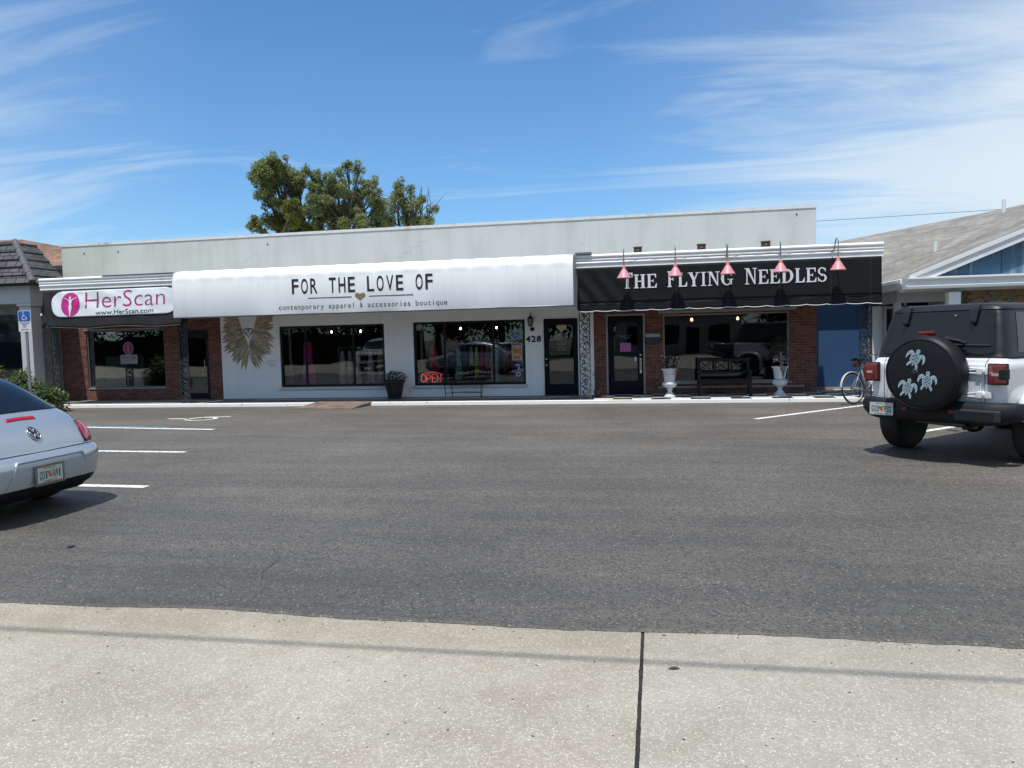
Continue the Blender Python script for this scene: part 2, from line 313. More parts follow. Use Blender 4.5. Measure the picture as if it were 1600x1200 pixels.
def brick(name, c1, c2, mortar, bw=.2, bh=.068, msize=.009, bumpd=.004, rough=.85, bias=0.0):
    m, nt, b = newmat(name); b.inputs['Roughness'].default_value = rough
    tc = N(nt, 'ShaderNodeTexCoord'); sp = N(nt, 'ShaderNodeSeparateXYZ'); L(nt, tc.outputs['Object'], sp.inputs[0])
    cb = N(nt, 'ShaderNodeCombineXYZ'); L(nt, math_n(nt, 'ADD', sp.outputs[0], sp.outputs[1]), cb.inputs[0]); L(nt, sp.outputs[2], cb.inputs[1])
    br = N(nt, 'ShaderNodeTexBrick', inp={'Scale': 1, 'Mortar Size': msize, 'Mortar Smooth': .2, 'Brick Width': bw, 'Row Height': bh, 'Bias': bias})
    br.inputs['Color1'].default_value = c4(c1); br.inputs['Color2'].default_value = c4(c2); br.inputs['Mortar'].default_value = c4(mortar)
    L(nt, cb.outputs[0], br.inputs['Vector'])
    n = N(nt, 'ShaderNodeTexNoise', inp={'Scale': 6, 'Detail': 6, 'Roughness': .7}); L(nt, tc.outputs['Object'], n.inputs['Vector'])
    mx = N(nt, 'ShaderNodeMix', data_type='RGBA', blend_type='MULTIPLY'); mx.inputs[0].default_value = .8
    r = N(nt, 'ShaderNodeValToRGB'); r.color_ramp.elements[0].color = (.5, .5, .5, 1); r.color_ramp.elements[1].color = (1.35, 1.3, 1.25, 1); r.color_ramp.elements[0].position = .3; r.color_ramp.elements[1].position = .7
    L(nt, n.outputs[0], r.inputs[0]); L(nt, br.outputs['Color'], mx.inputs[6]); L(nt, r.outputs[0], mx.inputs[7]); L(nt, mx.outputs[2], b.inputs['Base Color'])
    bp = N(nt, 'ShaderNodeBump', inp={'Strength': 1, 'Distance': bumpd}); L(nt, math_n(nt, 'ADD', math_n(nt, 'MULTIPLY', br.outputs['Fac'], -1), math_n(nt, 'MULTIPLY', n.outputs[0], .3)), bp.inputs['Height']); L(nt, bp.outputs[0], b.inputs['Normal'])
    return m
def checker(name, s, ox=0, oy=0):
    m, nt, b = newmat(name); b.inputs['Roughness'].default_value = .45
    tc = N(nt, 'ShaderNodeTexCoord'); mp = N(nt, 'ShaderNodeMapping'); mp.inputs['Location'].default_value = (ox, oy, .0013); L(nt, tc.outputs['Object'], mp.inputs[0])
    ch = N(nt, 'ShaderNodeTexChecker', inp={'Scale': 1/s}); ch.inputs[1].default_value = (.66, .66, .64, 1); ch.inputs[2].default_value = (.022, .022, .024, 1); L(nt, mp.outputs[0], ch.inputs[0])
    n = N(nt, 'ShaderNodeTexNoise', inp={'Scale': 5, 'Detail': 8, 'Roughness': .75}); L(nt, tc.outputs['Object'], n.inputs['Vector'])
    mx = N(nt, 'ShaderNodeMix', data_type='RGBA'); L(nt, math_n(nt, 'MULTIPLY', math_n(nt, 'SUBTRACT', n.outputs[0], .5), 1.8, True), mx.inputs[0]); L(nt, ch.outputs[0], mx.inputs[6]); mx.inputs[7].default_value = (.28, .26, .23, 1)
    L(nt, mx.outputs[2], b.inputs['Base Color']); return m
def streaky(name, col, col2, rough=.7, sx=9., sz=.5, lo=.5, hi=.75, bump=.0, dirt=None):
    """paint with vertical runs"""
    m, nt, b = newmat(name); b.inputs['Roughness'].default_value = rough
    tc = N(nt, 'ShaderNodeTexCoord'); mp = N(nt, 'ShaderNodeMapping'); mp.inputs['Scale'].default_value = (sx, sx, sz); L(nt, tc.outputs['Object'], mp.inputs[0])
    n = N(nt, 'ShaderNodeTexNoise', inp={'Scale': 1, 'Detail': 5, 'Roughness': .6}); L(nt, mp.outputs[0], n.inputs['Vector'])
    n2 = N(nt, 'ShaderNodeTexNoise', inp={'Scale': .8, 'Detail': 5, 'Roughness': .6}); L(nt, tc.outputs['Object'], n2.inputs['Vector'])
    f = math_n(nt, 'ADD', math_n(nt, 'MULTIPLY', n.outputs[0], .6), math_n(nt, 'MULTIPLY', n2.outputs[0], .4))
    mr = N(nt, 'ShaderNodeMapRange'); mr.inputs[1].default_value = lo; mr.inputs[2].default_value = hi; L(nt, f, mr.inputs[0])
    mx = N(nt, 'ShaderNodeMix', data_type='RGBA'); mx.inputs[6].default_value = c4(col); mx.inputs[7].default_value = c4(col2); L(nt, mr.outputs[0], mx.inputs[0])
    out = mx.outputs[2]
    if dirt:   # dirt = (axis low x, high x, colour): a mildew tint that grows towards one end
        sp = N(nt, 'ShaderNodeSeparateXYZ'); L(nt, tc.outputs['Object'], sp.inputs[0])
        g = N(nt, 'ShaderNodeMapRange'); g.inputs[1].default_value = dirt[1]; g.inputs[2].default_value = dirt[0]; L(nt, sp.outputs[0], g.inputs[0])
        m2 = N(nt, 'ShaderNodeMix', data_type='RGBA', blend_type='MULTIPLY'); L(nt, math_n(nt, 'MULTIPLY', g.outputs[0], math_n(nt, 'ADD', .3, n2.outputs[0]), True), m2.inputs[0]); L(nt, out, m2.inputs[6]); m2.inputs[7].default_value = c4(dirt[2]); out = m2.outputs[2]
    L(nt, out, b.inputs['Base Color'])
    if bump:
        n3 = N(nt, 'ShaderNodeTexNoise', inp={'Scale': 30, 'Detail': 5}); L(nt, tc.outputs['Object'], n3.inputs['Vector'])
        bp = N(nt, 'ShaderNodeBump', inp={'Strength': 1, 'Distance': bump}); L(nt, n3.outputs[0], bp.inputs['Height']); L(nt, bp.outputs[0], b.inputs['Normal'])
    return m
def worn(name, paint, under, scale=9, thr=.56, rough=.75):
    """paint worn through in patches"""
    m, nt, b = newmat(name); b.inputs['Roughness'].default_value = rough
    tc = N(nt, 'ShaderNodeTexCoord')
    n = N(nt, 'ShaderNodeTexNoise', inp={'Scale': scale, 'Detail': 8, 'Roughness': .75}); L(nt, tc.outputs['Object'], n.inputs['Vector'])
    mr = N(nt, 'ShaderNodeMapRange'); mr.inputs[1].default_value = thr; mr.inputs[2].default_value = thr+.06; L(nt, n.outputs[0], mr.inputs[0])
    mx = N(nt, 'ShaderNodeMix', data_type='RGBA'); mx.inputs[6].default_value = c4(paint); mx.inputs[7].default_value = c4(under); L(nt, mr.outputs[0], mx.inputs[0]); L(nt, mx.outputs[2], b.inputs['Base Color'])
    return m
def shingle(name, c1, c2, rh=.14, along='y', dark=(.05, .045, .04), ms=.008):
    m, nt, b = newmat(name); b.inputs['Roughness'].default_value = .9
    tc = N(nt, 'ShaderNodeTexCoord'); sp = N(nt, 'ShaderNodeSeparateXYZ'); L(nt, tc.outputs['Object'], sp.inputs[0])
    cb = N(nt, 'ShaderNodeCombineXYZ')
    L(nt, sp.outputs[1 if along == 'y' else 0], cb.inputs[0]); L(nt, math_n(nt, 'MULTIPLY', sp.outputs[2], 2.4 if along == 'y' else 1.3), cb.inputs[1])
    br = N(nt, 'ShaderNodeTexBrick', inp={'Scale': 1, 'Mortar Size': ms, 'Mortar Smooth': .4, 'Brick Width': .32, 'Row Height': rh})
    br.inputs['Color1'].default_value = c4(c1); br.inputs['Color2'].default_value = c4(c2); br.inputs['Mortar'].default_value = c4(dark); L(nt, cb.outputs[0], br.inputs['Vector'])
    n = N(nt, 'ShaderNodeTexNoise', inp={'Scale': 1.2, 'Detail': 8, 'Roughness': .75}); L(nt, tc.outputs['Object'], n.inputs['Vector'])
    r = N(nt, 'ShaderNodeValToRGB'); r.color_ramp.elements[0].color = (.6, .58, .55, 1); r.color_ramp.elements[1].color = (1.25, 1.25, 1.25, 1); r.color_ramp.elements[0].position = .35; r.color_ramp.elements[1].position = .65
    L(nt, n.outputs[0], r.inputs[0]); mx = N(nt, 'ShaderNodeMix', data_type='RGBA', blend_type='MULTIPLY'); mx.inputs[0].default_value = 1; L(nt, br.outputs['Color'], mx.inputs[6]); L(nt, r.outputs[0], mx.inputs[7]); L(nt, mx.outputs[2], b.inputs['Base Color'])
    return m
def stonework(name):
    m, nt, b = newmat(name); b.inputs['Roughness'].default_value = .85
    tc = N(nt, 'ShaderNodeTexCoord'); mp = N(nt, 'ShaderNodeMapping'); mp.inputs['Scale'].default_value = (1, 1, 1.9); L(nt, tc.outputs['Object'], mp.inputs[0])
    vo = N(nt, 'ShaderNodeTexVoronoi', inp={'Scale': 3.4}); ve = N(nt, 'ShaderNodeTexVoronoi', feature='DISTANCE_TO_EDGE', inp={'Scale': 3.4})
    n = N(nt, 'ShaderNodeTexNoise', inp={'Scale': 4, 'Detail': 5}); L(nt, mp.outputs[0], n.inputs['Vector'])
    ad = N(nt, 'ShaderNodeVectorMath', operation='ADD'); s_ = N(nt, 'ShaderNodeVectorMath', operation='SCALE'); s_.inputs['Scale'].default_value = .35; L(nt, n.outputs['Color'], s_.inputs[0]); L(nt, mp.outputs[0], ad.inputs[0]); L(nt, s_.outputs[0], ad.inputs[1])
    L(nt, ad.outputs[0], vo.inputs['Vector']); L(nt, ad.outputs[0], ve.inputs['Vector'])
    r = N(nt, 'ShaderNodeValToRGB'); cr = r.color_ramp; cr.elements[0].color = (.11, .085, .055, 1); cr.elements[1].color = (.30, .26, .19, 1)
    e = cr.elements.new(.4); e.color = (.24, .155, .075, 1); e = cr.elements.new(.7); e.color = (.19, .17, .13, 1)
    se = N(nt, 'ShaderNodeSeparateColor'); L(nt, vo.outputs['Color'], se.inputs[0]); L(nt, se.outputs[0], r.inputs[0])
    mx = N(nt, 'ShaderNodeMix', data_type='RGBA'); L(nt, math_n(nt, 'LESS_THAN', ve.outputs['Distance'], .035), mx.inputs[0]); L(nt, r.outputs[0], mx.inputs[6]); mx.inputs[7].default_value = (.06, .05, .04, 1)
    L(nt, mx.outputs[2], b.inputs['Base Color']); return m
def leafmat(name, c1, c2, trans=.25):
    m, nt, b = newmat(name); b.inputs['Roughness'].default_value = .5; b.inputs['Specular IOR Level'].default_value = .35
    g = N(nt, 'ShaderNodeNewGeometry'); tc = N(nt, 'ShaderNodeTexCoord')
    n = N(nt, 'ShaderNodeTexNoise', inp={'Scale': .9, 'Detail': 4}); L(nt, tc.outputs['Object'], n.inputs['Vector'])
    f = math_n(nt, 'ADD', math_n(nt, 'MULTIPLY', g.outputs['Random Per Island'], .55), math_n(nt, 'MULTIPLY', n.outputs[0], .5))
    mx = N(nt, 'ShaderNodeMix', data_type='RGBA'); mx.inputs[6].default_value = c4(c1); mx.inputs[7].default_value = c4(c2); L(nt, f, mx.inputs[0]); L(nt, mx.outputs[2], b.inputs['Base Color'])
    t = N(nt, 'ShaderNodeBsdfTranslucent'); L(nt, mx.outputs[2], t.inputs[0]); ms = N(nt, 'ShaderNodeMixShader'); ms.inputs[0].default_value = trans
    o = nt.nodes['Material Output']; L(nt, b.outputs[0], ms.inputs[1]); L(nt, t.outputs[0], ms.inputs[2]); L(nt, ms.outputs[0], o.inputs[0]); return m

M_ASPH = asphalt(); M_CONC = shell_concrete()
M_BRICK = brick('red_brick', (.25, .075, .040), (.10, .028, .018), (.15, .11, .09), msize=.011)
M_GBRICK = brick('painted_grey_brick', (.27, .285, .285), (.23, .245, .245), (.15, .155, .15), bumpd=.006)
M_WALL = streaky('white_stucco', (.80, .81, .80), (.70, .71, .70), sx=7, sz=.6, lo=.52, hi=.8, bump=.001)
M_PARA = streaky('weathered_stucco', (.575, .585, .55), (.44, .455, .415), sx=2.6, sz=.35, lo=.46, hi=.74, bump=.0015, dirt=(-17, -10, (.90, .95, .85)))
M_WMET = mat('white_metal', (.74, .75, .74), .4, 0, .05, 4)
M_CORN = streaky('cornice_metal', (.82, .82, .79), (.58, .57, .53), .45, sx=3, sz=3, lo=.5, hi=.75)
M_AWNW = streaky('white_awning_vinyl', (.82, .835, .83), (.70, .72, .72), .85, sx=13, sz=.35, lo=.50, hi=.80)
M_AWNB = mat('black_awning_canvas', (.0065, .0072, .0092), .75, 0, .25, 6, .0006, 250, spec=.22)
M_BLK = mat('black_paint', (.007, .007, .009), .45, 0, .15, 5, spec=.3)
M_IRON = mat('dark_cast_iron', (.030, .033, .038), .55, 0, .3, 8, .001, 60)
M_IRONG = mat('aged_cast_iron', (.085, .098, .10), .6, 0, .25, 8, .001, 60)
M_FRAME = mat('dark_bronze_frame', (.006, .006, .007), .4, 0, .1, 5, spec=.25)
M_BEIGE = mat('beige_trim', (.34, .32, .285), .6, 0, .12, 4)
M_DOOR = mat('navy_black_door', (.003, .004, .011), .35, 0, .1, 4, spec=.15)
M_GLASS = glassmat('window_glass')
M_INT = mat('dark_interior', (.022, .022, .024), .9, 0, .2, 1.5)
M_SILL = mat('painted_sill', (.58, .60, .60), .7, 0, .08, 5)
M_PRINT = mat('black_print', (.012, .012, .014), .6, 0, .0)
M_GOLD = mat('gold_brown_print', (.235, .165, .075), .6, 0, .1)
M_WPRINT = mat('white_print', (.62, .63, .64), .6, 0, .05, 20)
M_MAG = mat('magenta_print', (.50, .018, .22), .55, 0, .1, 5)
M_FLOOR = mat('walk_concrete', (.19, .185, .175), .8, 0, .2, 3, .001, 60)
M_KERB = worn('kerb_paint', (.74, .73, .69), (.30, .28, .24), 7, .60)
M_YEL = worn('yellow_paint', (.70, .62, .16), (.55, .50, .40), 9, .55)
M_LINE = worn('line_paint', (.70, .70, .67), (.13, .12, .11), 16, .535)
M_BLINE = worn('blue_line_paint', (.08, .24, .30), (.09, .10, .10), 10, .5)
M_CHROME = mat('chrome', (.62, .62, .62), .12, 1, .02)
M_STEEL = mat('galvanised_steel', (.36, .37, .38), .42, .8, .15, 9)
M_BARK = mat('bark', (.11, .085, .06), .9, 0, .35, 6, .01, 18)
M_RUB = mat('tyre_rubber', (.016, .016, .017), .75, 0, .2, 9, .001, 60)
M_CGL = mat('tinted_car_glass', (.007, .010, .013), .04, 0, .05, 2, spec=.42)
M_RED = mat('tail_lamp_red', (.15, .005, .010), .12, 0, .1, 8, coat=1)
M_REDB = mat('brake_strip_red', (.42, .008, .02), .25, 0, .05)
# ---------------------------------------------------------------- ground, lot, apron, markings
W = 19.6      # shop front plane
K = 18.0      # kerb face
FL = .08      # walkway height
g = MB().grid(lambda u, v: (-700+1400*u, -700+1400*v, -.05), 4, 4)
struct(g.build('ground', mat('bare_ground', (.13, .12, .09), .95, var=.2, scale=.3)))
def lot_edge(x):
    return 4.16+.028*math.sin(x*1.7)+.03*mnoise.noise(Vector((x*1.3, 3, 0)))+.012*mnoise.noise(Vector((x*9, 7, 0)))
NXL = 560
mb = MB(); xs = [-9+15*i/NXL for i in range(NXL+1)]
xs = [-60, -40, -25, -15]+xs+[12, 20, 35, 60]
def roll_(x, y): return -.006*0
for x in xs: mb.v.append((x, lot_edge(x), -.006)); 
for x in xs: mb.v.append((x, lot_edge(x)+.02, .004+.004*mnoise.noise(Vector((x*14, 0, 5)))))
for x in xs: mb.v.append((x, lot_edge(x)+.10, .0))
for x in xs: mb.v.append((x, 60, .0))
n = len(xs)
for j in range(3):
    for i in range(n-1): mb.f.append((j*n+i, j*n+i+1, (j+1)*n+i+1, (j+1)*n+i))
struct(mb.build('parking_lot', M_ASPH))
mb = MB()
def slab_edge(s, y): return -.0925+s*(.009+.0035*mnoise.noise(Vector((y*7, s*4, 0)))+.0025*mnoise.noise(Vector((y*31, s*9, 0))))
for s, far in ((-1, -60), (1, 60)):
    ys = [-14]+[1.5+3.1*k/260 for k in range(261)]; base = len(mb.v)
    for y in ys: mb.v.append((far, y, -.008)); mb.v.append((slab_edge(s, y), y, -.008))
    for k in range(len(ys)-1): mb.f.append((base+2*k, base+2*k+1, base+2*k+3, base+2*k+2))
struct(mb.build('concrete_apron', M_CONC))
mb = MB().add([(-.15, -14, -.016), (-.04, -14, -.016), (-.04, 4.6, -.016), (-.15, 4.6, -.016)], [(0, 1, 2, 3)])
struct(mb.build('concrete_joint', mat('joint_tar', (.035, .033, .03), .9, var=.4, scale=30)))
for pts in ([(-2.50, 4.2), (-2.56, 4.55), (-2.75, 4.9), (-2.80, 5.25), (-3.05, 5.6)], [(-2.2, 4.22), (-1.9, 4.6), (-1.62, 4.72), (-1.3, 5.1)], [(2.6, 6.2), (2.2, 6.5), (1.9, 6.55), (1.5, 6.9), (1.35, 7.4)]):
    mb = MB(); q = []
    for a, b in zip(pts[:-1], pts[1:]):
        for k in range(14):
            t_ = k/14; x = a[0]+(b[0]-a[0])*t_; y = a[1]+(b[1]-a[1])*t_; q.append((x+.022*mnoise.noise(Vector((y*9, x*9, 1))), y+.02*mnoise.noise(Vector((x*11, y*11, 4)))))
    for i, (x, y) in enumerate(q): h = .0022*(.4+abs(mnoise.noise(Vector((x*15, y*15, 0))))*2)*math.sin(PI*(i+.5)/len(q))**.4; mb.v.append((x-h, y, .0035)); mb.v.append((x+h, y, .0035))
    for i in range(len(q)-1): mb.f.append((2*i, 2*i+1, 2*i+3, 2*i+2))
    struct(mb.build('asphalt_crack', mat('crack_dark', (.018, .017, .016), .95)))
def strip(mb, a, b, wd, z=.005, n=14, wob=.008):
    a = Vector(a); b = Vector(b); d = (b-a).normalized(); p = Vector((-d.y, d.x)); base = len(mb.v)
    for i in range(n+1):
        q = a+(b-a)*i/n
        for s in (-1, 1):
            r = q+p*s*(wd/2+wob*mnoise.noise(Vector((q.x*3+s*9, q.y*3, 1)))); mb.v.append((r.x, r.y, z))
    for i in range(n): mb.f.append((base+2*i, base+2*i+1, base+2*i+3, base+2*i+2))
mb = MB(); strip(mb, (-13.2, 13.82), (-8.25, 13.16), .13, .006)
strip(mb, (-11.6, 10.62), (-7.0, 10.38), .12); strip(mb, (-10.5, 7.95), (-5.77, 7.8), .13); strip(mb, (-10.3, 5.05), (-5.8, 5.0), .12)
strip(mb, (1.76, 14.58), (4.45, 17.3), .12); strip(mb, (3.6, 12.36), (6.6, 15.1), .12); strip(mb, (6.2, 10.4), (9.2, 13.1), .12)
struct(mb.build('parking_lines', M_LINE))
mb = MB(); strip(mb, (-13.2, 14.02), (-9.4, 13.50), .14, .005)
struct(mb.build('blue_parking_line', M_BLINE))
# painted wheelchair symbol on the bay, seen nearly edge-on
mb = MB(); cx, cy = -10.0, 15.05
ring = [(cx+.28+.30*math.cos(t), cy+.30*math.sin(t)) for t in [R(a) for a in range(-150, 120, 15)]]
for p, q in zip(ring[:-1], ring[1:]): strip(mb, p, q, .09, .006, 1, 0)
strip(mb, (cx-.55, cy+.05), (cx-.05, cy), .10, .006, 3); strip(mb, (cx-.05, cy), (cx+.10, cy+.32), .10, .006, 3); strip(mb, (cx+.1, cy+.32), (cx+.72, cy+.42), .10, .007, 3)
struct(mb.build('wheelchair_symbol', M_LINE))

# walkway, kerb
KX0, KX1 = -16.75, 5.35
struct(MB().box(KX0, -1.72, K+.13, W+.3, .0, FL).build('walkway', M_FLOOR))
M_CHK = checker('checker_tiles', .45, .13, -18.035)
struct(MB().box(-1.72, KX1, K+.13, 20.9, .0, FL+.002).build('walkway_slab', M_FLOOR))
struct(MB().box(-.42, KX1, K+.036, 20.9, FL+.0045, FL+.010).build('checker_tiles', M_CHK))
struct(MB().box(-1.5, -.421, K+.14, 19.58, FL+.0045, FL+.010).build('checker_tiles', M_CHK))
mb = MB(); nk = 160
def kprof(x):
    a = .012*mnoise.noise(Vector((x*2.1, 0, 0)))+.006*mnoise.noise(Vector((x*9, 0, 3)))
    return [(K+a, -.01), (K+.006+a, FL-.006), (K+.022+a, FL+.003), (K+.134, FL+.0035)]
ks = [KX0+(KX1-KX0)*i/nk for i in range(nk+1)]
for x in ks:
    for p in kprof(x): mb.v.append((x, p[0], p[1]))
for i in range(nk):
    for k in range(3): mb.f.append((i*4+k, i*4+k+1, i*4+4+k+1, i*4+4+k))
struct(mb.build('kerb', M_KERB, recalc=False))
y = MB().box(-1.16, -.56, K+.012, K+.128, FL-.002, FL+.0075).build('yellow_kerb_paint', M_YEL); struct(y)
# worn ramp of patched cement over the kerb
def ramp(u, v):
    x = -8.62+1.5*u+.18*v; yy = 17.18+.98*v; z = .012+.092*v+.006*mnoise.noise(Vector((x*5, yy*5, 0)))
    edge = .10*(mnoise.noise(Vector((x*3.3, 0, 8))))*(1-v)
    return (x, yy+edge, z)
rm = MB().grid(ramp, 30, 14)
b0 = [rm.v[i] for i in range(31)]
for sx in (0, 30):                                     # closed cheeks
    col = [j*31+sx for j in range(15)]; base = len(rm.v)
    for i in col: rm.v.append((rm.v[i][0], rm.v[i][1], -.004))
    for j in range(14): rm.f.append((col[j], col[j+1], base+j+1, base+j))
base = len(rm.v)
for p in b0: rm.v.append((p[0], p[1], -.004))
for i in range(30): rm.f.append((i, i+1, base+i+1, base+i))
ro = rm.build('entry_ramp', mat('patched_cement', (.21, .135, .095), .9, var=.2, scale=2.6, col2=(.11, .095, .085), bump=.004, bscale=25, sharp=.08))
tag(ro, 'low brown patched cement ramp over the white kerb', 'ramp')

# ---------------------------------------------------------------- the shop building
B = thing('shop_building', 'single storey shop row with pale parapet, red brick and white stucco fronts', 'building', (0, W, 0))
def wall_with_holes(mb, x0, x1, z0, z1, y0, y1, holes):
    xs = sorted({x0, x1, *[h[0] for h in holes], *[h[1] for h in holes]}); zs = sorted({z0, z1, *[h[2] for h in holes], *[h[3] for h in holes]})
    inh = lambda a, b: any(h[0] <= a < h[1] and h[2] <= b < h[3] for h in holes)
    solid = lambda i, j: 0 <= i < len(xs)-1 and 0 <= j < len(zs)-1 and not inh((xs[i]+xs[i+1])/2, (zs[j]+zs[j+1])/2)
    def quad(a, b, c, d): mb.add([a, b, c, d], [(0, 1, 2, 3)])
    for i in range(len(xs)-1):
        for j in range(len(zs)-1):
            if not solid(i, j): continue
            a, b, c, d = xs[i], xs[i+1], zs[j], zs[j+1]
            quad((a, y0, c), (b, y0, c), (b, y0, d), (a, y0, d)); quad((b, y1, c), (a, y1, c), (a, y1, d), (b, y1, d))
            if not solid(i-1, j): quad((a, y1, c), (a, y0, c), (a, y0, d), (a, y1, d))
            if not solid(i+1, j): quad((b, y0, c), (b, y1, c), (b, y1, d), (b, y0, d))
            if not solid(i, j-1): quad((a, y0, c), (a, y1, c), (b, y1, c), (b, y0, c))
            if not solid(i, j+1): quad((a, y0, d), (b, y0, d), (b, y1, d), (a, y1, d))
HB_W = (-16.2, -13.70, .43, 2.08); HB_D = (-13.22, -12.36, FL, 2.0)
WW1 = (-10.17, -7.15, .38, 2.05); WW2 = (-6.34, -3.33, .38, 2.06); WD = (-2.86, -1.95, FL, 2.07)
RB_D = (-1.22, -.31, FL, 2.09); RB_W = (.17, 3.17, .38, 2.07)
Z1 = 3.12
mb = MB(); wall_with_holes(mb, -17.05, -11.93, -.02, Z1, W, W+.22, [HB_W, HB_D]); mb.build('brick_wall', M_BRICK, B, recalc=False)
mb = MB(); wall_with_holes(mb, -11.93, -1.56, -.02, Z1, W-.004, W+.22, [WW1, WW2, WD]); mb.build('stucco_wall', M_WALL, B, recalc=False)
mb = MB(); wall_with_holes(mb, -1.56, 3.80, -.02, Z1, W, W+.22, [RB_D, RB_W]); mb.build('brick_wall', M_BRICK, B, recalc=False)
mb = MB().box(-17.4, -17.05, W+.02, W+.3, -.02, Z1); mb.build('side_panel', M_BLK, B)
mb = MB().box(-17.02, -16.82, W+.22, 31, -.02, Z1).box(3.6, 3.80, W+.22, 31, -.02, Z1).box(-17.02, 3.8, 31, 31.2, -.02, Z1); mb.build('side_wall', M_PARA, B)
# upper block with its cap
mb = MB().box(-16.84, 3.79, W-.002, 31.2, Z1, 4.52); mb.build('parapet', M_PARA, B)
mb = MB().xprism([(W-.018, 4.515), (W-.018, 4.585), (W+.3, 4.60), (W+.3, 4.53), (W+.0, 4.53), (W+.0, 4.515)], -16.87, 3.82)
mb.box(3.78, 3.83, W+.3, 31.2, 4.515, 4.59).box(-16.88, -16.83, W+.3, 31.2, 4.515, 4.59); mb.build('parapet_cap', streaky('parapet_cap_paint', (.66, .67, .64), (.40, .38, .34), .7, sx=5, sz=5, lo=.52, hi=.72), B)
# stepped cracks and patches in the stucco, rust at the cap
def crack(x, z, steps, dx=.22, dz=.13):
    mb = MB()
    for k in range(steps):
        mb.box(x, x+dx, W-.0045, W+.01, z, z+.006); mb.box(x+dx-.006, x+dx, W-.0055, W+.01, z, z+dz); x += dx; z += dz
    mb.build('crack_seam', M_CRK, B)
M_CRK = mat('crack_filler', (.50, .54, .53), .8, var=.2)
crack(-6.75, 3.78, 4); crack(-11.2, 3.85, 3, .16, .1); crack(-1.95, 3.5, 2, .1, .42); crack(.55, 3.6, 2, .05, .4)
for x in (-16.1, -15.0, 3.35, -10.4): MB().lathe([(.022, 0), (.022, .012), (0, .012)], (x, W-.012, 4.3 if x < 0 else 4.38), 8, 'y').build('anchor_plate', M_IRONG, B)
# flat canopy over the walkway with ribbed cornice
mb = MB().box(-16.15, 3.9, K+.14, W-.01, 3.14, 3.44).box(3.9, 4.80, K+.14, 19.2, 3.14, 3.44); mb.build('canopy_roof', mat('canopy_soffit', (.30, .31, .31), .8), B)
prof = [(K+.13, 3.16), (K+.035, 3.16), (K+.022, 3.165), (K+.03, 3.235)]
for zc, rad, yc in ((3.282, .034, K+.035), (3.352, .034, K+.030), (3.432, .045, K+.025)):
    prof += [(yc-rad*math.cos(R(a_)), zc+rad*math.sin(R(a_))) for a_ in range(-80, 81, 20)]
prof += [(K+.15, 3.475), (K+.15, 3.16)]
for a_, b_ in ((-16.22, -11.0), (-2.4, 4.87)):
    o = MB().xprism(prof, a_, b_).build('cornice', M_CORN, B); bv = o.modifiers.new('b', 'BEVEL'); bv.width = .005; bv.segments = 1; bv.limit_method = 'ANGLE'; bv.angle_limit = R(30)
MB().box(-14.3, -12.2, K-.035, K+.1, 3.480, 3.488).build('roof_flashing', M_STEEL, B); MB().box(-1.83, -1.45, K-.05, K+.15, 3.484, 3.53).build('roof_flashing', M_STEEL, B)
MB().box(4.80, 4.86, K+.152, 19.2, 3.16, 3.475).build('canopy_side_trim', M_CORN, B); MB().box(-16.21, -16.15, K+.152, W, 3.16, 3.475).build('canopy_side_trim', M_CORN, B)

def window(hole, name_label, fr=.05, sill=None, fmat=None, mull=(), header=None, lip=0):
    x0, x1, z0, z1 = hole; fmat = fmat or M_FRAME
    e = bpy.data.objects.new('window', None); COL.objects.link(e); e.parent = B; OFF[e.as_pointer()] = Vector((0, W, 0))
    if name_label: e['label'] = name_label
    mb = MB(); ya, yb = W+.03-lip, W+.11
    mb.box(x0, x1, ya, yb, z0, z0+fr).box(x0, x1, ya, yb, z1-fr, z1).box(x0, x0+fr, ya, yb, z0+fr, z1-fr).box(x1-fr, x1, ya, yb, z0+fr, z1-fr)
    for m in mull: mb.box(m-fr*.4, m+fr*.4, ya+.01, yb-.005, z0+fr, z1-fr)
    mb.build('frame', fmat, e, bevel=.004)
    MB().box(x0+fr*.6, x1-fr*.6, W+.068, W+.072, z0+fr*.6, z1-fr*.6).build('pane', M_GLASS, e)
    if sill:
        MB().box(x0-.05, x1+.05, W-.055, W+.03, z0-.075, z0-.002).build('sill', sill, e, bevel=.006)
    return e
wa = window(HB_W, 'dark window in the left brick front', .035, None, mat('grey_frame', (.16, .165, .16), .4, .2))
MB().box(HB_W[0]-.06, HB_W[1]-.15, W-.03, W+.02, 2.085, 2.125).build('header', M_BEIGE, wa)
MB().box(HB_W[0], HB_W[1], W-.02, W+.03, .395, .428).build('sill', mat('aluminium_sill', (.35, .35, .34), .5), wa)
wb = window(WW1, 'boutique window left of the planter', .06, M_SILL, None, (-9.43, -8.05))
wc = window(WW2, 'boutique window with the neon sign', .06, M_SILL, None, (-5.50, -4.18))
we = window(RB_W, 'wide window behind the black bench', .035, None, mat('beige_frame', (.30, .29, .26), .5))
MB().box(RB_W[0]-.12, RB_W[1]+.16, W-.06, W+.02, 2.10, 2.175).build('header', M_BEIGE, we, bevel=.004)
MB().box(RB_W[0]-.02, RB_W[1]+.05, W-.03, W+.03, .335, .378).box(RB_W[0]-.15, RB_W[1]+.35, W-.035, W-.001, .235, .275).build('sill', M_BEIGE, we, bevel=.004)

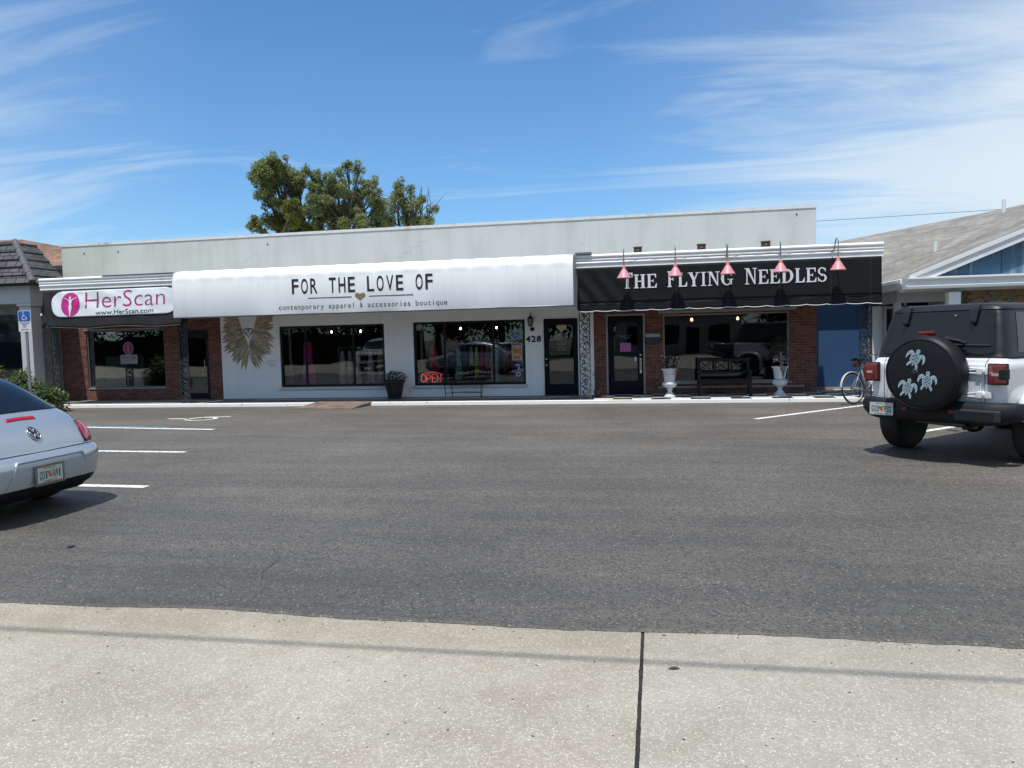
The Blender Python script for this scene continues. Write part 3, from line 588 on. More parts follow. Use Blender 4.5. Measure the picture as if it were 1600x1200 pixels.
def door(hole, label, fr_mat, leaf_mat, handle, side=1, panel=.35, gx=.17):
    x0, x1, z0, z1 = hole
    e = bpy.data.objects.new('door', None); COL.objects.link(e); e.parent = B; OFF[e.as_pointer()] = Vector((0, W, 0)); e['label'] = label
    MB().box(x0-.03, x0+.015, W-.012, W+.12, z0, z1+.03).box(x1-.015, x1+.03, W-.012, W+.12, z0, z1+.03).box(x0+.015, x1-.015, W-.012, W+.12, z1-.015, z1+.03).build('door_frame', fr_mat, e, bevel=.003)
    mb = MB(); a, b, c, d = x0+.015, x1-.015, z0+.01, z1-.015; ga, gb, gc, gd = a+gx*.75, b-gx*.75, c+panel, d-.17
    mb.box(a, ga, W+.04, W+.085, c, d).box(gb, b, W+.04, W+.085, c, d).box(ga, gb, W+.04, W+.085, c, gc).box(ga, gb, W+.04, W+.085, gd, d)
    mb.build('door_leaf', leaf_mat, e, bevel=.003)
    MB().box(ga-.01, gb+.01, W+.060, W+.064, gc-.01, gd+.01).build('pane', M_GLASS, e)
    MB().box(x0, x1, W-.03, W+.12, z0-.001, z0+.012).build('threshold', mat('threshold_metal', (.10, .10, .10), .5, .4), e)
    if handle == 'knobs':
        for zz in (1.02, .86): MB().lathe([(.0, -.05), (.024, -.045), (.03, -.03), (.014, -.012), (.014, .005), (.032, .008), (.032, .014)], (x0+.075, W+.03, zz), 14, 'y').build('knob', M_CHROME, e, smooth=True)
    elif handle == 'lever':
        MB().lathe([(0, -.03), (.03, -.028), (.034, .01)], (x1-.085, W+.03, 1.08), 14, 'y').build('deadbolt', M_CHROME, e, smooth=True)
        MB().box(x1-.105, x1-.065, W+.025, W+.04, .62, 1.0).tube([(x1-.085, W+.03, .96), (x1-.085, W-.035, .93), (x1-.085, W-.04, .78), (x1-.085, W+.02, .7)], .011, 8).build('pull_handle', M_CHROME, e)
    elif handle == 'bar':
        MB().tube([(x1-.09, W+.03, 1.2), (x1-.09, W-.03, 1.18), (x1-.09, W-.03, .85), (x1-.09, W+.03, .83)], .012, 8).build('pull_handle', M_STEEL, e)
    return e
da = door(HB_D, 'glass door between the left brick piers', M_BLK, M_FRAME, 'bar', panel=.16, gx=.08)
db = door(WD, 'black glazed door beside the street number', M_WMET, M_DOOR, 'knobs', panel=.28)
dc = door(RB_D, 'black door with the pink notice', M_BEIGE, M_DOOR, 'lever', panel=.34, gx=.2)

# rooms behind the glass
mb = MB()
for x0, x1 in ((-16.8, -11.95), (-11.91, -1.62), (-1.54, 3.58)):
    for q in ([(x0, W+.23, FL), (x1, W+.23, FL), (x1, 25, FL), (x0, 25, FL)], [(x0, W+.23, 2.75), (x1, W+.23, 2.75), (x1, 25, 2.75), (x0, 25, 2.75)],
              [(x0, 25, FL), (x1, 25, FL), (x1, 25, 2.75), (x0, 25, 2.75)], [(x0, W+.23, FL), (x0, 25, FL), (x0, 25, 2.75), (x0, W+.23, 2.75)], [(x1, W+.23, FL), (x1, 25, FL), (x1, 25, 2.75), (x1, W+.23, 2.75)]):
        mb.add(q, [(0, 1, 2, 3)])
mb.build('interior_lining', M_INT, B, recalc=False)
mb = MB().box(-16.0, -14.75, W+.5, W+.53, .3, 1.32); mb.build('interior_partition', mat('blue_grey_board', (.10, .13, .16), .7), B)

# door and window graphics -------------------------------------------------
def heart(cx, cz, w_, h_):
    P = []
    for k in range(40):
        t = 2*PI*k/40; P.append((cx+16*math.sin(t)**3/32*w_, cz+(13*math.cos(t)-5*math.cos(2*t)-2*math.cos(3*t)-math.cos(4*t)+2.5)/29*h_))
    return P
def flat(mb, poly, Y): mb.add([(p[0], Y, p[1]) for p in poly], [tuple(range(len(poly)))])
def scribble(mb, x0, x1, z, h, Y, seed, dens=.016):
    """rows of short strokes: small print that cannot be read at this distance"""
    r = random.Random(seed); x = x0
    while x < x1:
        w_ = r.uniform(.4, .9)*dens
        if r.random() > .16: mb.box(x, x+w_*.6, Y-.0006, Y, z, z+h*r.uniform(.6, 1)); mb.box(x, x+w_, Y-.0012, Y-.0006, z+h*r.choice((0, .45, .8)), z+h*r.choice((0, .45, .8))+h*.16)
        x += dens
M_CREAM = mat('cream_decal', (.52, .46, .22), .6); M_DEC = mat('pale_decal', (.33, .34, .34), .6)
gy = W+.058
mb = MB(); flat(mb, heart((WD[0]+WD[1])/2+.02, 1.80, .27, .22), gy); mb.build('heart_decal', M_CREAM, db)
mb = MB(); cx = (WD[0]+WD[1])/2+.02
text(mb, 'FOR THE LOVE OF', (cx-.17, cx+.17, 1.665, 1.685), on_y(gy))
for k, (hw, z) in enumerate(((.13, 1.635), (.10, 1.60), (.02, 1.555), (.12, 1.50), (.15, 1.475), (.13, 1.45), (.11, 1.42), (.14, 1.39), (.08, 1.365), (.12, 1.31), (.10, 1.285), (.14, 1.25), (.13, 1.225), (.03, 1.17))): scribble(mb, cx-hw, cx+hw, z, .014, gy, k)
mb.build('door_lettering', M_DEC, db)
gy2 = gy; mb = MB(); cx = (RB_D[0]+RB_D[1])/2-.02
for k, (hw, z) in enumerate(((.18, 1.575), (.12, 1.55), (.15, 1.52), (.09, 1.49))): scribble(mb, cx-hw, cx+hw, z, .013, gy2, 40+k)
mb.build('door_lettering', M_DEC, dc)
mb = MB().box(cx-.12, cx+.155, gy2-.003, gy2-.001, 1.17, 1.39); mb.build('pink_notice', mat('pink_paper', (.50, .17, .42), .8), dc)
mb = MB()
for k in range(7): scribble(mb, cx-.09, cx+.12, 1.20+k*.025, .012, gy2-.003, 60+k)
mb.build('notice_text', mat('plum_ink', (.30, .08, .24), .7), dc)
mb = MB().box(RB_D[1]-.24, RB_D[1]-.19, gy2-.003, gy2-.001, .93, 1.03); mb.build('sticker', M_WPRINT, dc)
# heart, poster, small stickers on the second boutique window
gw = W+.066
mb = MB(); flat(mb, heart(-3.60, 1.63, .30, .25), gw-.001); mb.build('heart_sticker', mat('sticker_rim', (.35, .42, .55), .5), wc)
mb = MB(); flat(mb, heart(-3.60, 1.632, .25, .205), gw-.002); mb.build('heart_sticker_fill', mat('sticker_blue', (.025, .07, .24), .5), wc)
mb = MB(); scribble(mb, -3.69, -3.51, 1.665, .03, gw-.003, 5); scribble(mb, -3.66, -3.54, 1.62, .03, gw-.003, 6); mb.build('sticker_text', M_WPRINT, wc)
mb = MB().box(-3.70, -3.42, gw-.003, gw-.001, 1.0, 1.40); mb.build('poster', mat('poster_paper', (.42, .36, .30), .8, var=.1), wc)
mb = MB(); flat(mb, [(-3.67, 1.18), (-3.45, 1.16), (-3.45, 1.33), (-3.55, 1.27), (-3.67, 1.34)], gw-.004); flat(mb, [(-3.67, 1.03), (-3.47, 1.03), (-3.5, 1.11), (-3.66, 1.13)], gw-.004); mb.build('poster_print', mat('poster_orange', (.60, .18, .03), .7, var=.2, scale=9), wc)
mb = MB().box(-3.61, -3.50, gw-.003, gw-.001, .86, .90).box(-3.55, -3.50, gw-.003, gw-.001, .76, .84); mb.lathe([(.068, -.002), (.068, 0), (0, 0)], (-3.54, gw-.001, .64), 20, 'y'); mb.build('sticker', mat('sticker_white', (.42, .46, .52), .6), wc)
mb = MB().lathe([(.035, -.003), (.035, -.002), (0, -.002)], (-3.54, gw-.001, .64), 6, 'y'); mb.build('sticker_emblem', mat('sticker_navy', (.05, .07, .14), .6), wc)
# roundel and plate on the left window
gh = W+.066
def roundel(mbc, mbf, cx, cz, rx, rz, Y, thick=0):
    flat(mbc, [(cx+rx*math.cos(t), cz+rz*math.sin(t)) for t in [2*PI*k/40 for k in range(40)]], Y)
    s = rz
    body = [(-.05, .30), (-.20, .34), (-.62, .52), (-.64, .56), (-.20, .42), (-.06, .40), (-.055, .44), (-.10, .50), (-.09, .62), (0, .68), (.09, .62), (.10, .50), (.055, .44), (.06, .40), (.20, .42), (.64, .56), (.62, .52), (.20, .34), (.14, .22), (.10, .02), (.15, -.18), (.13, -.45), (.05, -.75), (.03, -.98), (-.03, -.98), (-.05, -.75), (-.13, -.45), (-.15, -.18), (-.10, .02), (-.14, .22)]
    body = body[1:]
    flat(mbf, [(cx+a*s*rx/rz*1.0, cz+b*s) for a, b in body], Y-.002)
mc, mf, mr = MB(), MB(), MB(); flat(mr, [(-14.90+.165*math.cos(t), 1.555+.19*math.sin(t)) for t in [2*PI*k/36 for k in range(36)]], gh-.001)
mr.build('roundel_rim', mat('rim_rose', (.42, .22, .30), .6), wa)
roundel(mc, mf, -14.90, 1.555, .14, .165, gh-.002)
mc.build('roundel', mat('dull_magenta', (.30, .03, .11), .6), wa); mf.build('roundel_figure', mat('figure_rose', (.42, .26, .30), .6), wa)
MB().box(-15.17, -14.62, gh-.004, gh-.001, 1.11, 1.37).build('plate', mat('grey_plate', (.30, .33, .33), .6), wa)
mb = MB(); text(mb, 'HerScan', (-15.12, -14.67, 1.26, 1.35), on_y(gh-.006)); scribble(mb, -15.05, -14.74, 1.20, .018, gh-.005, 8); scribble(mb, -15.0, -14.8, 1.15, .02, gh-.005, 9)
mb.build('plate_lettering', mat('plate_ink', (.09, .10, .10), .7), wa)

# street number -------------------------------------------------------------
mb = MB()
for i, ch in enumerate('428'):
    x = -3.30+i*.137; v, f = glyphs(ch, .035, res=4); xs_ = [p[0] for p in v]; ys_ = [p[1] for p in v]
    q = lambda yy: [(x+(a-min(xs_))/(max(xs_)-min(xs_))*.112, yy, 1.465+(c-min(ys_))/(max(ys_)-min(ys_))*.165) for a, c in v]
    n0 = len(mb.v); mb.add(q(W-.02), f); mb.add(q(W-.008), f)
    cnt = {}
    for fc in f:
        for a, c in zip(fc, fc[1:]+fc[:1]): cnt[(a, c)] = 1
    for (a, c) in cnt:
        if (c, a) not in cnt: mb.f.append((n0+a, n0+c, n0+len(v)+c, n0+len(v)+a))
mb.build('house_number', M_BLK, B)

# feathered wings painted on the stucco --------------------------------------
mural = bpy.data.objects.new('wing_mural', None); COL.objects.link(mural); mural.parent = B; OFF[mural.as_pointer()] = Vector((0, W, 0))
cols = [(.50, .43, .32), (.36, .30, .21), (.54, .42, .23), (.25, .20, .14), (.47, .33, .16), (.62, .58, .49)]
mf = [MB() for _ in cols]; rr = random.Random(3)
def feather(k, x, z, ang, ln, wd, dep):
    d = Vector((math.cos(ang), math.sin(ang))); p = Vector((-d.y, d.x)); L1, L2 = [], []
    bend = rr.uniform(-.10, .10)*ln
    for i in range(9):
        t = i/8; c = Vector((x, z))+d*ln*t+p*bend*t*t; wv = wd*(math.sin(PI*min(1, t*.62+.2))**.7)*(1-t**5)
        L1.append(c+p*wv*.5); L2.append(c-p*wv*.5)
    P = L1+L2[::-1]; mf[k].add([(q.x, W-.0045-dep, q.y) for q in P], [tuple(range(len(P)))])
MX = -11.10; dep = 0
for ri, (ln0, wd, cnt) in enumerate(((1.0, .12, 24), (.76, .10, 24), (.54, .085, 22), (.34, .065, 18))):
    for s in (-1, 1):
        for i in range(cnt):
            t = i/(cnt-1); a = R(-74+104*t**.85+rr.uniform(-3, 3)); ox = .015+.30*t**1.15; oz = 1.50+.86*t
            ln = (.80-ox)/max(.28, math.cos(a)); ln = min(ln, .66+.25*t)*ln0*rr.uniform(.90, 1.06)
            dep += .000028; x = MX+s*ox; ang = a if s > 0 else PI-a
            feather(rr.choice((0, 1, 2, 4, 5) if ri < 2 else (0, 5, 2, 1)), x, oz, ang, ln, wd, dep)
            dep += .000028
            feather(rr.choice((3, 1, 5)), x+s*.01, oz+.008, ang+R(rr.uniform(-2, 2)), ln*.92, .017, dep)
for k, m_ in enumerate(mf): m_.build('feather_paint', mat('wing_paint_%d' % k, cols[k], .8, var=.3, scale=14), mural)
mb = MB()
for cxx in (-11.14, -11.04):
    P = heart(cxx, 1.945, .14, .15); mb.tube([(p[0], W-.009, p[1]) for p in P], .006, 5, closed=True)
P = heart(-11.09, 1.905, .27, .25); mb.tube([(p[0], W-.009, p[1]) for p in P], .009, 5, closed=True)
mb.build('heart_outline', mat('dark_brown_paint', (.07, .055, .04), .8), mural)
mb = MB(); r4 = random.Random(9)
for row, (z, x0, x1) in enumerate(((1.12, -10.56, -10.26), (1.04, -10.62, -10.34), (.985, -10.52, -10.30))):
    x = x0; pts = []
    while x < x1: pts.append((x, W-.007, z+.025*r4.uniform(-1, 1))); x += .017
    mb.tube(pts, .0032, 4)
mb.build('script_signature', M_PRINT, mural)
# ---------------------------------------------------------------- white awning
A = thing('white_awning', 'long white vinyl awning with rounded top over the boutique', 'awning', (0, K, 2.3))
AX0, AX1, AY = -11.86, -1.83, 17.4
prof = [(K-.03, 3.47), (K-.12, 3.475)]
for k in range(9):
    t = R(90*k/8); prof.append((AY+.30-.29*math.sin(t), 3.20+.265*math.cos(t)))
prof += [(AY, 3.12), (AY, 2.31), (AY+.006, 2.295)]
nx = 340
mb = MB()
for i in range(nx+1):
    x = AX0+(AX1-AX0)*i/nx; rib = abs(math.sin(PI*(x-AX0)/.588))
    for j, (a, b) in enumerate(prof):
        sag = .016*(rib**.6) if 1 < j < 10 else 0
        nz = .003*mnoise.noise(Vector((x*1.3, j*.5, 0)))
        ax = 1 if j < 2 else 0
        mb.v.append((x, a-sag*.7+nz+.0, b-.012+sag*.8 if 1 < j < 10 else b))
m_ = len(prof)
for i in range(nx):
    for j in range(m_-1): mb.f.append((i*m_+j, (i+1)*m_+j, (i+1)*m_+j+1, i*m_+j+1))
mb.build('canopy', M_AWNW, A, smooth=True)
mb = MB(); sp_ = prof+[(K-.03, 2.31)]
mb.xprism(sp_, AX0-.004, AX0+.01).xprism(sp_, AX1-.01, AX1+.004); mb.build('end_panel', mat('awning_end_grey', (.42, .43, .44), .6), A)
mb = MB().tube([(AX0, AY+.015, 2.30), (AX1, AY+.015, 2.30)], .014, 6).tube([(AX0, K-.04, 2.30), (AX1, K-.04, 2.30)], .014, 6)
for k in range(18):
    x = AX0+.588*k
    if x < AX1: mb.tube([(x, AY+.02, 2.30), (x, K-.04, 2.30)], .010, 5)
mb.build('awning_frame', M_STEEL, A)
fy = on_y(AY-.006); sl = 0
mb = MB(); mono(mb, 'FOR THE LOVE OF', -8.68, -5.08, 2.78, .35, fy, .012, .74); mb.build('shop_name', M_PRINT, A)
mb = MB(); mono(mb, 'contemporary apparel & accessories boutique', -9.02, -4.76, 2.405, .125, fy, -.004, .72, maxw=1.1); mb.build('shop_tagline', M_PRINT, A)
mb = MB().box(-8.24, -7.13, AY-.006, AY-.003, 2.655, 2.672).box(-6.69, -5.60, AY-.006, AY-.003, 2.655, 2.672); mb.build('rule_line', M_PRINT, A)
mb = MB(); flat(mb, heart(-6.91, 2.655, .27, .19), AY-.007); mb.build('heart_emblem', M_GOLD, A)

# ---------------------------------------------------------------- black awning of the right shop
A = thing('black_awning', 'black canvas awning with white serif lettering and scalloped white hem', 'awning', (0, K, 2.15))
BX0, BX1 = -1.78, 4.82
def fab(x, z):
    u = (x-BX0)
    y = K-.012-.05*((3.17-z)/.83)
    y += .010*mnoise.noise(Vector((x*1.1, z*1.5, 2)))
    if u < 2.0:                                   # raking folds towards the left end
        w_ = (1-u/2.0); y += .020*w_*math.sin((u*1.15-(3.17-z)*.9)*13)*(.35+.65*min(1, (3.17-z)/.5))
    y += .004*math.sin(x*9+z*3)
    return y
mb = MB().grid(lambda u, v: (BX0+(BX1-BX0)*u, fab(BX0+(BX1-BX0)*u, 3.17-.83*v), 3.17-.83*v), 300, 14)
mb.build('canopy', M_AWNB, A, smooth=True, solid=.004)
def hem(x): return 2.175-.022*abs(math.sin(PI*(x-BX0)/.42))**.7+.012*mnoise.noise(Vector((x*2, 1, 1)))
def val(x, v):
    z = 2.335+(hem(x)-2.335)*v
    return (x, fab(x, 2.34)-.006-.012*v+.014*v*mnoise.noise(Vector((x*2.4, 0, 6))), z)
mb = MB().grid(lambda u, v: val(BX0+(BX1-BX0)*u, v), 300, 5); mb.build('valance', M_AWNB, A, smooth=True, solid=.003)
hp = [val(BX0+(BX1-BX0)*k/260, 1) for k in range(261)]
MB().tube([(p[0], p[1]-.002, p[2]-.006) for p in hp], .0085, 5).build('scalloped_hem', M_WPRINT, A)
MB().box(BX0, BX1, K-.075, K-.066, 2.332, 2.342).build('seam_band', mat('seam_black', (.004, .004, .006), .6), A)
mb = MB()
for x, s in ((BX0, 1), (BX1, -1)):
    mb.grid(lambda u, v, x=x, s=s: (x+s*(.03*math.sin(u*9)*v), K-.03-.035*v+.20*u, 3.16-(1.0-.12*u)*v), 6, 10)
mb.build('end_flap', M_AWNB, A, smooth=True, solid=.004)
for x in (-.64, .47, 1.60, 2.70, 3.78, 4.6):
    mb = MB(); mb.grid(lambda u, v, x=x: (x-.008+.016*u, fab(x, 3.15-.82*v)-.0045, 3.15-.82*v), 1, 14); mb.grid(lambda u, v, x=x: (x-.008+.016*u, val(x, v)[1]-.003, val(x, v)[2]), 1, 3)
    mb.build('rib_seam', mat('rib_black', (.004, .004, .005), .7), A)
MB().box(BX0+.02, BX1-.02, K+.02, K+.06, 2.34, 2.37).build('awning_frame', M_STEEL, A)
# serif capitals drawn stroke by stroke
def serif(mb, ch, x, z, w_, h, fn):
    k = [0]
    def P(pts):
        k[0] += 1; d = .0004*k[0]; mb.add([fn(x+a*w_, z+b*h, d) for a, b in pts], [tuple(range(len(pts)))])
    def bx(a, b, c, d): P([(a, c), (b, c), (b, d), (a, d)])
    sw, tw, sf = .23, .085, .055
    def foot(a, b, top=False):
        c = 1-sf if top else 0; bx(a-.10, b+.10, c, c+sf)
        m = (1-sf, 1-sf-.05) if top else (sf, sf+.05); P([(a-.05, m[0]), (b+.05, m[0]), (b, m[1]), (a, m[1])])
    def arc(cx, cy, rx, ry, a0, a1, w0, w1, n=22):
        k[0] += 1; d = .0004*k[0]; base = len(mb.v)
        for i in range(n+1):
            t = a0+(a1-a0)*i/n; wf = w0+(w1-w0)*abs(math.cos(R(t)))**1.3
            for s in (1, 0):
                mb.v.append(fn(x+(cx+(rx-(0 if s else wf))*math.cos(R(t)))*w_, z+(cy+(ry-(0 if s else wf*.62))*math.sin(R(t)))*h, d))
        for i in range(n): mb.f.append((base+2*i, base+2*i+1, base+2*i+3, base+2*i+2))
    if ch == 'T':
        bx(.39, .61, 0, 1); foot(.39, .61); bx(0, 1, .92, 1); P([(0, 1), (0, .70), (.05, .70), (.16, .92)]); P([(1, 1), (1, .70), (.95, .70), (.84, .92)])
    elif ch == 'H':
        for a in (.12, .66): bx(a, a+.22, 0, 1); foot(a, a+.22); foot(a, a+.22, True)
        bx(.3, .7, .46, .54)
    elif ch in 'EF':
        bx(.14, .38, 0, 1); foot(.14, .38); foot(.14, .38, True); bx(.3, .93, .92, 1); P([(.93, 1), (.93, .70), (.88, .70), (.76, .92)]); bx(.3, .68, .46, .53); P([(.68, .34), (.68, .65), (.64, .60), (.56, .5), (.64, .40)])
        if ch == 'E': bx(.3, .97, 0, .08); P([(1, .32), (.95, .32), (.78, .08), (.97, .0)])
    elif ch == 'L':
        bx(.16, .42, 0, 1); foot(.16, .42); foot(.16, .42, True); bx(.3, .97, 0, .08); P([(1, .34), (.95, .34), (.76, .08), (.97, .0)])
    elif ch == 'I':
        bx(.33, .67, 0, 1); bx(.08, .92, 0, sf); bx(.08, .92, 1-sf, 1)
    elif ch == 'N':
        bx(.14, .23, 0, 1); bx(.78, .87, 0, 1); P([(.10, 1), (.36, 1), (.88, 0), (.78, 0)]); bx(0, .36, 1-sf, 1); bx(.64, 1, 1-sf, 1); bx(.02, .36, 0, sf)
    elif ch == 'Y':
        bx(.40, .62, 0, .5); foot(.40, .62); P([(.06, 1), (.34, 1), (.62, .48), (.40, .42)]); P([(.80, 1), (.90, 1), (.60, .42), (.50, .46)]); bx(-.02, .42, 1-sf, 1); bx(.66, 1.02, 1-sf, 1)
    elif ch == 'D':
        bx(.14, .37, 0, 1); bx(.02, .42, 0, sf); bx(.02, .42, 1-sf, 1); arc(.36, .5, .62, .5, -90, 90, .10, .24)
    elif ch == 'G':
        arc(.53, .5, .50, .51, 50, 312, .11, .25); bx(.72, .93, .05, .42); bx(.58, 1.03, .38, .44); P([(.92, .98), (.92, .66), (.87, .66), (.76, .84), (.80, .93)])
    elif ch == 'S':
        arc(.48, .74, .42, .27, 30, 262, .11, .20); arc(.50, .27, .46, .28, -150, 84, .11, .22)
        P([(.40, .58), (.30, .48), (.52, .38), (.66, .50)]); P([(.86, .98), (.86, .70), (.81, .70), (.72, .86)]); P([(.06, .02), (.06, .33), (.11, .33), (.22, .14)])
sfn = lambda a, b, d: (a, fab(a, b)-.012-d, b)
words = [('THE', -.76, .03), ('FLYING', .26, 1.70), ('NEEDLES', 1.96, 3.70)]
wdt = {'I': .55, 'T': .95, 'H': 1.06, 'N': 1.06, 'G': 1.04, 'D': 1.06, 'Y': 1.0, 'E': .90, 'F': .84, 'L': .86, 'S': .80}
mb = MB()
for wd_, x0, x1 in words:
    tot = sum(wdt[c] for c in wd_)+.08*(len(wd_)-1); k = (x1-x0)/tot; x = x0
    for i, c in enumerate(wd_):
        big = .045 if i == 0 else 0
        serif(mb, c, x, 2.655, wdt[c]*k, .315+big, sfn); x += (wdt[c]+.08)*k
mb.build('shop_name', M_WPRINT, A, recalc=False)

# ---------------------------------------------------------------- black awning and banner of the left shop
A = thing('small_black_awning', 'faded black canvas awning under the left cornice', 'awning', (-14, K, 2.15))
HX0, HX1 = -16.08, -11.98
def fab2(x, z):
    y = K-.015-.11*max(0, (3.16-z))+.014*mnoise.noise(Vector((x*1.4, z*2.2, 8)))+.006*math.sin(x*6+z*9)
    if x < -15.5: y += .03*math.sin((x+16.1)*26+z*5)*(-15.5-x)/.6
    return y
bot = lambda x: 2.135+.02*math.sin(x*3.1)+(.05*max(0, -15.6-x)/.5)
mb = MB().grid(lambda u, v: (lambda x: (x, fab2(x, 3.16+(bot(x)-3.16)*v), 3.16+(bot(x)-3.16)*v))(HX0+(HX1-HX0)*u), 150, 16)
mb.build('canopy', mat('faded_black_canvas', (.010, .0105, .014), .8, 0, .3, 3, .001, 200), A, smooth=True, solid=.004)
mb = MB()
for x, s in ((HX0, 1), (HX1, -1)): mb.grid(lambda u, v, x=x: (x, K-.03-.09*v+(.20+.1*v)*u, 3.15-(1.0-.1*u)*v), 6, 8)
mb.build('end_flap', MATS['faded_black_canvas'], A, smooth=True, solid=.004)
MB().tube([(x_/10, fab2(x_/10, bot(x_/10))-.002, bot(x_/10)) for x_ in range(-160, -119)], .006, 5).build('hem_piping', mat('hem_grey', (.16, .15, .14), .8), A)
MB().lathe([(.02, -.03), (.035, -.01), (.02, .01), (0, .01)], (-16.04, K-.17, 2.50), 10, 'y').build('end_knob', M_WPRINT, A)
Bn = thing('shop_banner', 'crumpled white banner with a magenta roundel laced over the small black awning', 'banner', (-14, K, 2.4))
bx0, bx1, bz0, bz1 = -15.80, -12.08, 2.42, 3.105
def bshape(u, v):
    """rounded lozenge: u,v in 0..1"""
    rr_ = .33; z = bz0+(bz1-bz0)*v; dzc = abs(z-(bz0+bz1)/2); hh = (bz1-bz0)/2
    ins = 0
    if dzc > hh-rr_: q = (dzc-(hh-rr_))/rr_; ins = rr_*(1-math.sqrt(max(0, 1-q*q)))
    a, b = bx0+ins, bx1-ins; x = a+(b-a)*u
    return x, z+.018*(x-bx0)/(bx1-bx0)
def by(x, z): return fab2(x, z)-.018+.010*mnoise.noise(Vector((x*3.2, z*4.5, 4)))-.006*abs(math.sin(x*2.4+z*5.5))**6
mb = MB().grid(lambda u, v: (lambda p: (p[0], by(*p), p[1]))(bshape(u, v)), 140, 24)
mb.build('cloth', mat('banner_vinyl', (.70, .735, .75), .4, 0, .06, 2, .0008, 14), Bn, smooth=True, solid=.002)
bf = lambda x, z: (x, by(x, z)-.006, z)
mc, mf = MB(), MB(); cxx, czz = -15.22, 2.755
def disc(mb, cx, cz, rx, rz, fn, rings=6, n=40):
    mb.grid(lambda u, v: fn(cx+rx*max(v, .001)*math.cos(2*PI*u), cz+rz*max(v, .001)*math.sin(2*PI*u)), n, rings, True)
disc(mc, cxx, czz, .285, .315, bf); mc.build('roundel', M_MAG, Bn)
body = [(-.20, .34), (-.62, .58), (-.64, .62), (-.20, .43), (-.07, .40), (-.055, .44), (-.10, .52), (-.09, .64), (0, .70), (.09, .64), (.10, .52), (.055, .44), (.07, .40), (.20, .43), (.64, .62), (.62, .58), (.20, .34), (.15, .22), (.11, .02), (.16, -.18), (.13, -.45), (.06, -.75), (.03, -.98), (-.03, -.98), (-.06, -.75), (-.13, -.45), (-.16, -.18), (-.11, .02), (-.15, .22)]
mf.add([(lambda p: (p[0], p[1]-.012, p[2]))(bf(cxx+a*.31, czz+b*.31)) for a, b in body], [tuple(range(len(body)))]); mf.build('roundel_figure', mat('figure_white', (.74, .76, .77), .5), Bn)
mb = MB(); text(mb, 'HerScan', (-14.78, -12.44, 2.635, 3.06), lambda x, z: bf(x, z), -.012, slope=.018); mb.build('banner_name', mat('rose_print', (.40, .015, .155), .55), Bn)
mb = MB(); text(mb, 'www.HerScan.com', (-14.46, -12.77, 2.455, 2.58), lambda x, z: bf(x, z), .006, slope=.012); mb.build('web_address', M_PRINT, Bn)

# ---------------------------------------------------------------- cast iron trellis posts
def scroll(mb, cx, z, s, k, y, flip):
    pts = []
    for i in range(22):
        t = i/21; a = R(-90+t*520)*flip; r = .088*(1-t*.82)*s
        pts.append((cx+flip*.0+math.cos(a)*r, y, z+math.sin(a)*r*1.05))
    mb.tube(pts, [.0125*(1-.30*i/21) for i in range(22)], 5)
def make_post(name, label, w_, ztop, m_, group):
    t = thing(name, label, 'trellis post', (0, 0, 0), 0, group)
    mb = MB()
    for x in (-w_/2+.014, w_/2-.014): mb.box(x-.013, x+.013, -.013, .013, 0, ztop)
    mb.box(-w_/2, w_/2, -.011, .011, .0, .02).box(-w_/2+.027, w_/2-.027, -.009, .009, .08, .10).box(-w_/2, w_/2, -.016, .016, ztop-.02, ztop)
    for x in (-w_/2+.014, w_/2-.014): mb.box(x-.025, x+.025, -.025, .025, 0, .012)
    mb.build('post_frame', m_, t)
    mb = MB(); z = .18; k = 0; rr_ = random.Random(4)
    while z < ztop-.12:
        f = 1 if k % 2 == 0 else -1; s = w_/.25
        scroll(mb, f*-.018, z, s, k, 0, f)
        mb.tube([(-f*(w_/2-.02), .002, z-.10), (f*.02, .002, z-.06), (f*(w_/2-.035), .002, z+.0), (f*(w_/2-.02), .002, z+.09)], .011, 5)
        for q in range(7):           # leaves
            a = rr_.uniform(0, 2*PI); lx, lz = rr_.uniform(-.6, .6)*w_*.5, z+rr_.uniform(-.07, .07); l_ = .034*s
            mb.add([(lx, -.010, lz), (lx+l_*math.cos(a+.6), -.012, lz+l_*math.sin(a+.6)), (lx+1.7*l_*math.cos(a), -.008, lz+1.7*l_*math.sin(a)), (lx+l_*math.cos(a-.6), -.012, lz+l_*math.sin(a-.6)),
                    (lx, .006, lz), (lx+l_*math.cos(a+.6), .006, lz+l_*math.sin(a+.6)), (lx+1.7*l_*math.cos(a), .004, lz+1.7*l_*math.sin(a)), (lx+l_*math.cos(a-.6), .006, lz+l_*math.sin(a-.6))],
                   [(0, 1, 2, 3), (7, 6, 5, 4), (0, 4, 5, 1), (1, 5, 6, 2), (2, 6, 7, 3), (3, 7, 4, 0)])
        z += .155; k += 1
    mb.build('vine_scrolls', m_, t)
    return t
GP = 'cast iron trellis posts along the kerb'
zt = 3.12-FL
p1 = make_post('trellis_post', 'dark cast iron trellis post at the far left corner of the brick front', .26, zt, M_IRON, GP); p1.location = (-16.02, K+.20, FL)
p2 = copy_tree(p1); p2.location = (-12.14, K+.16, FL); p2['label'] = 'dark cast iron trellis post between the left shop window and its glass door'
p3 = copy_tree(p1); p3.location = (4.56, K+.20, FL); p3['label'] = 'dark cast iron trellis post against the blue wall beside the bicycle'
p4 = make_post('trellis_post', 'grey cast iron trellis post against white stucco between the two black doors', .27, zt, M_IRONG, GP); p4.location = (-1.66, K+.16, FL)
# second leg of the corner posts, set at a right angle
for p in (p1, p3): pass

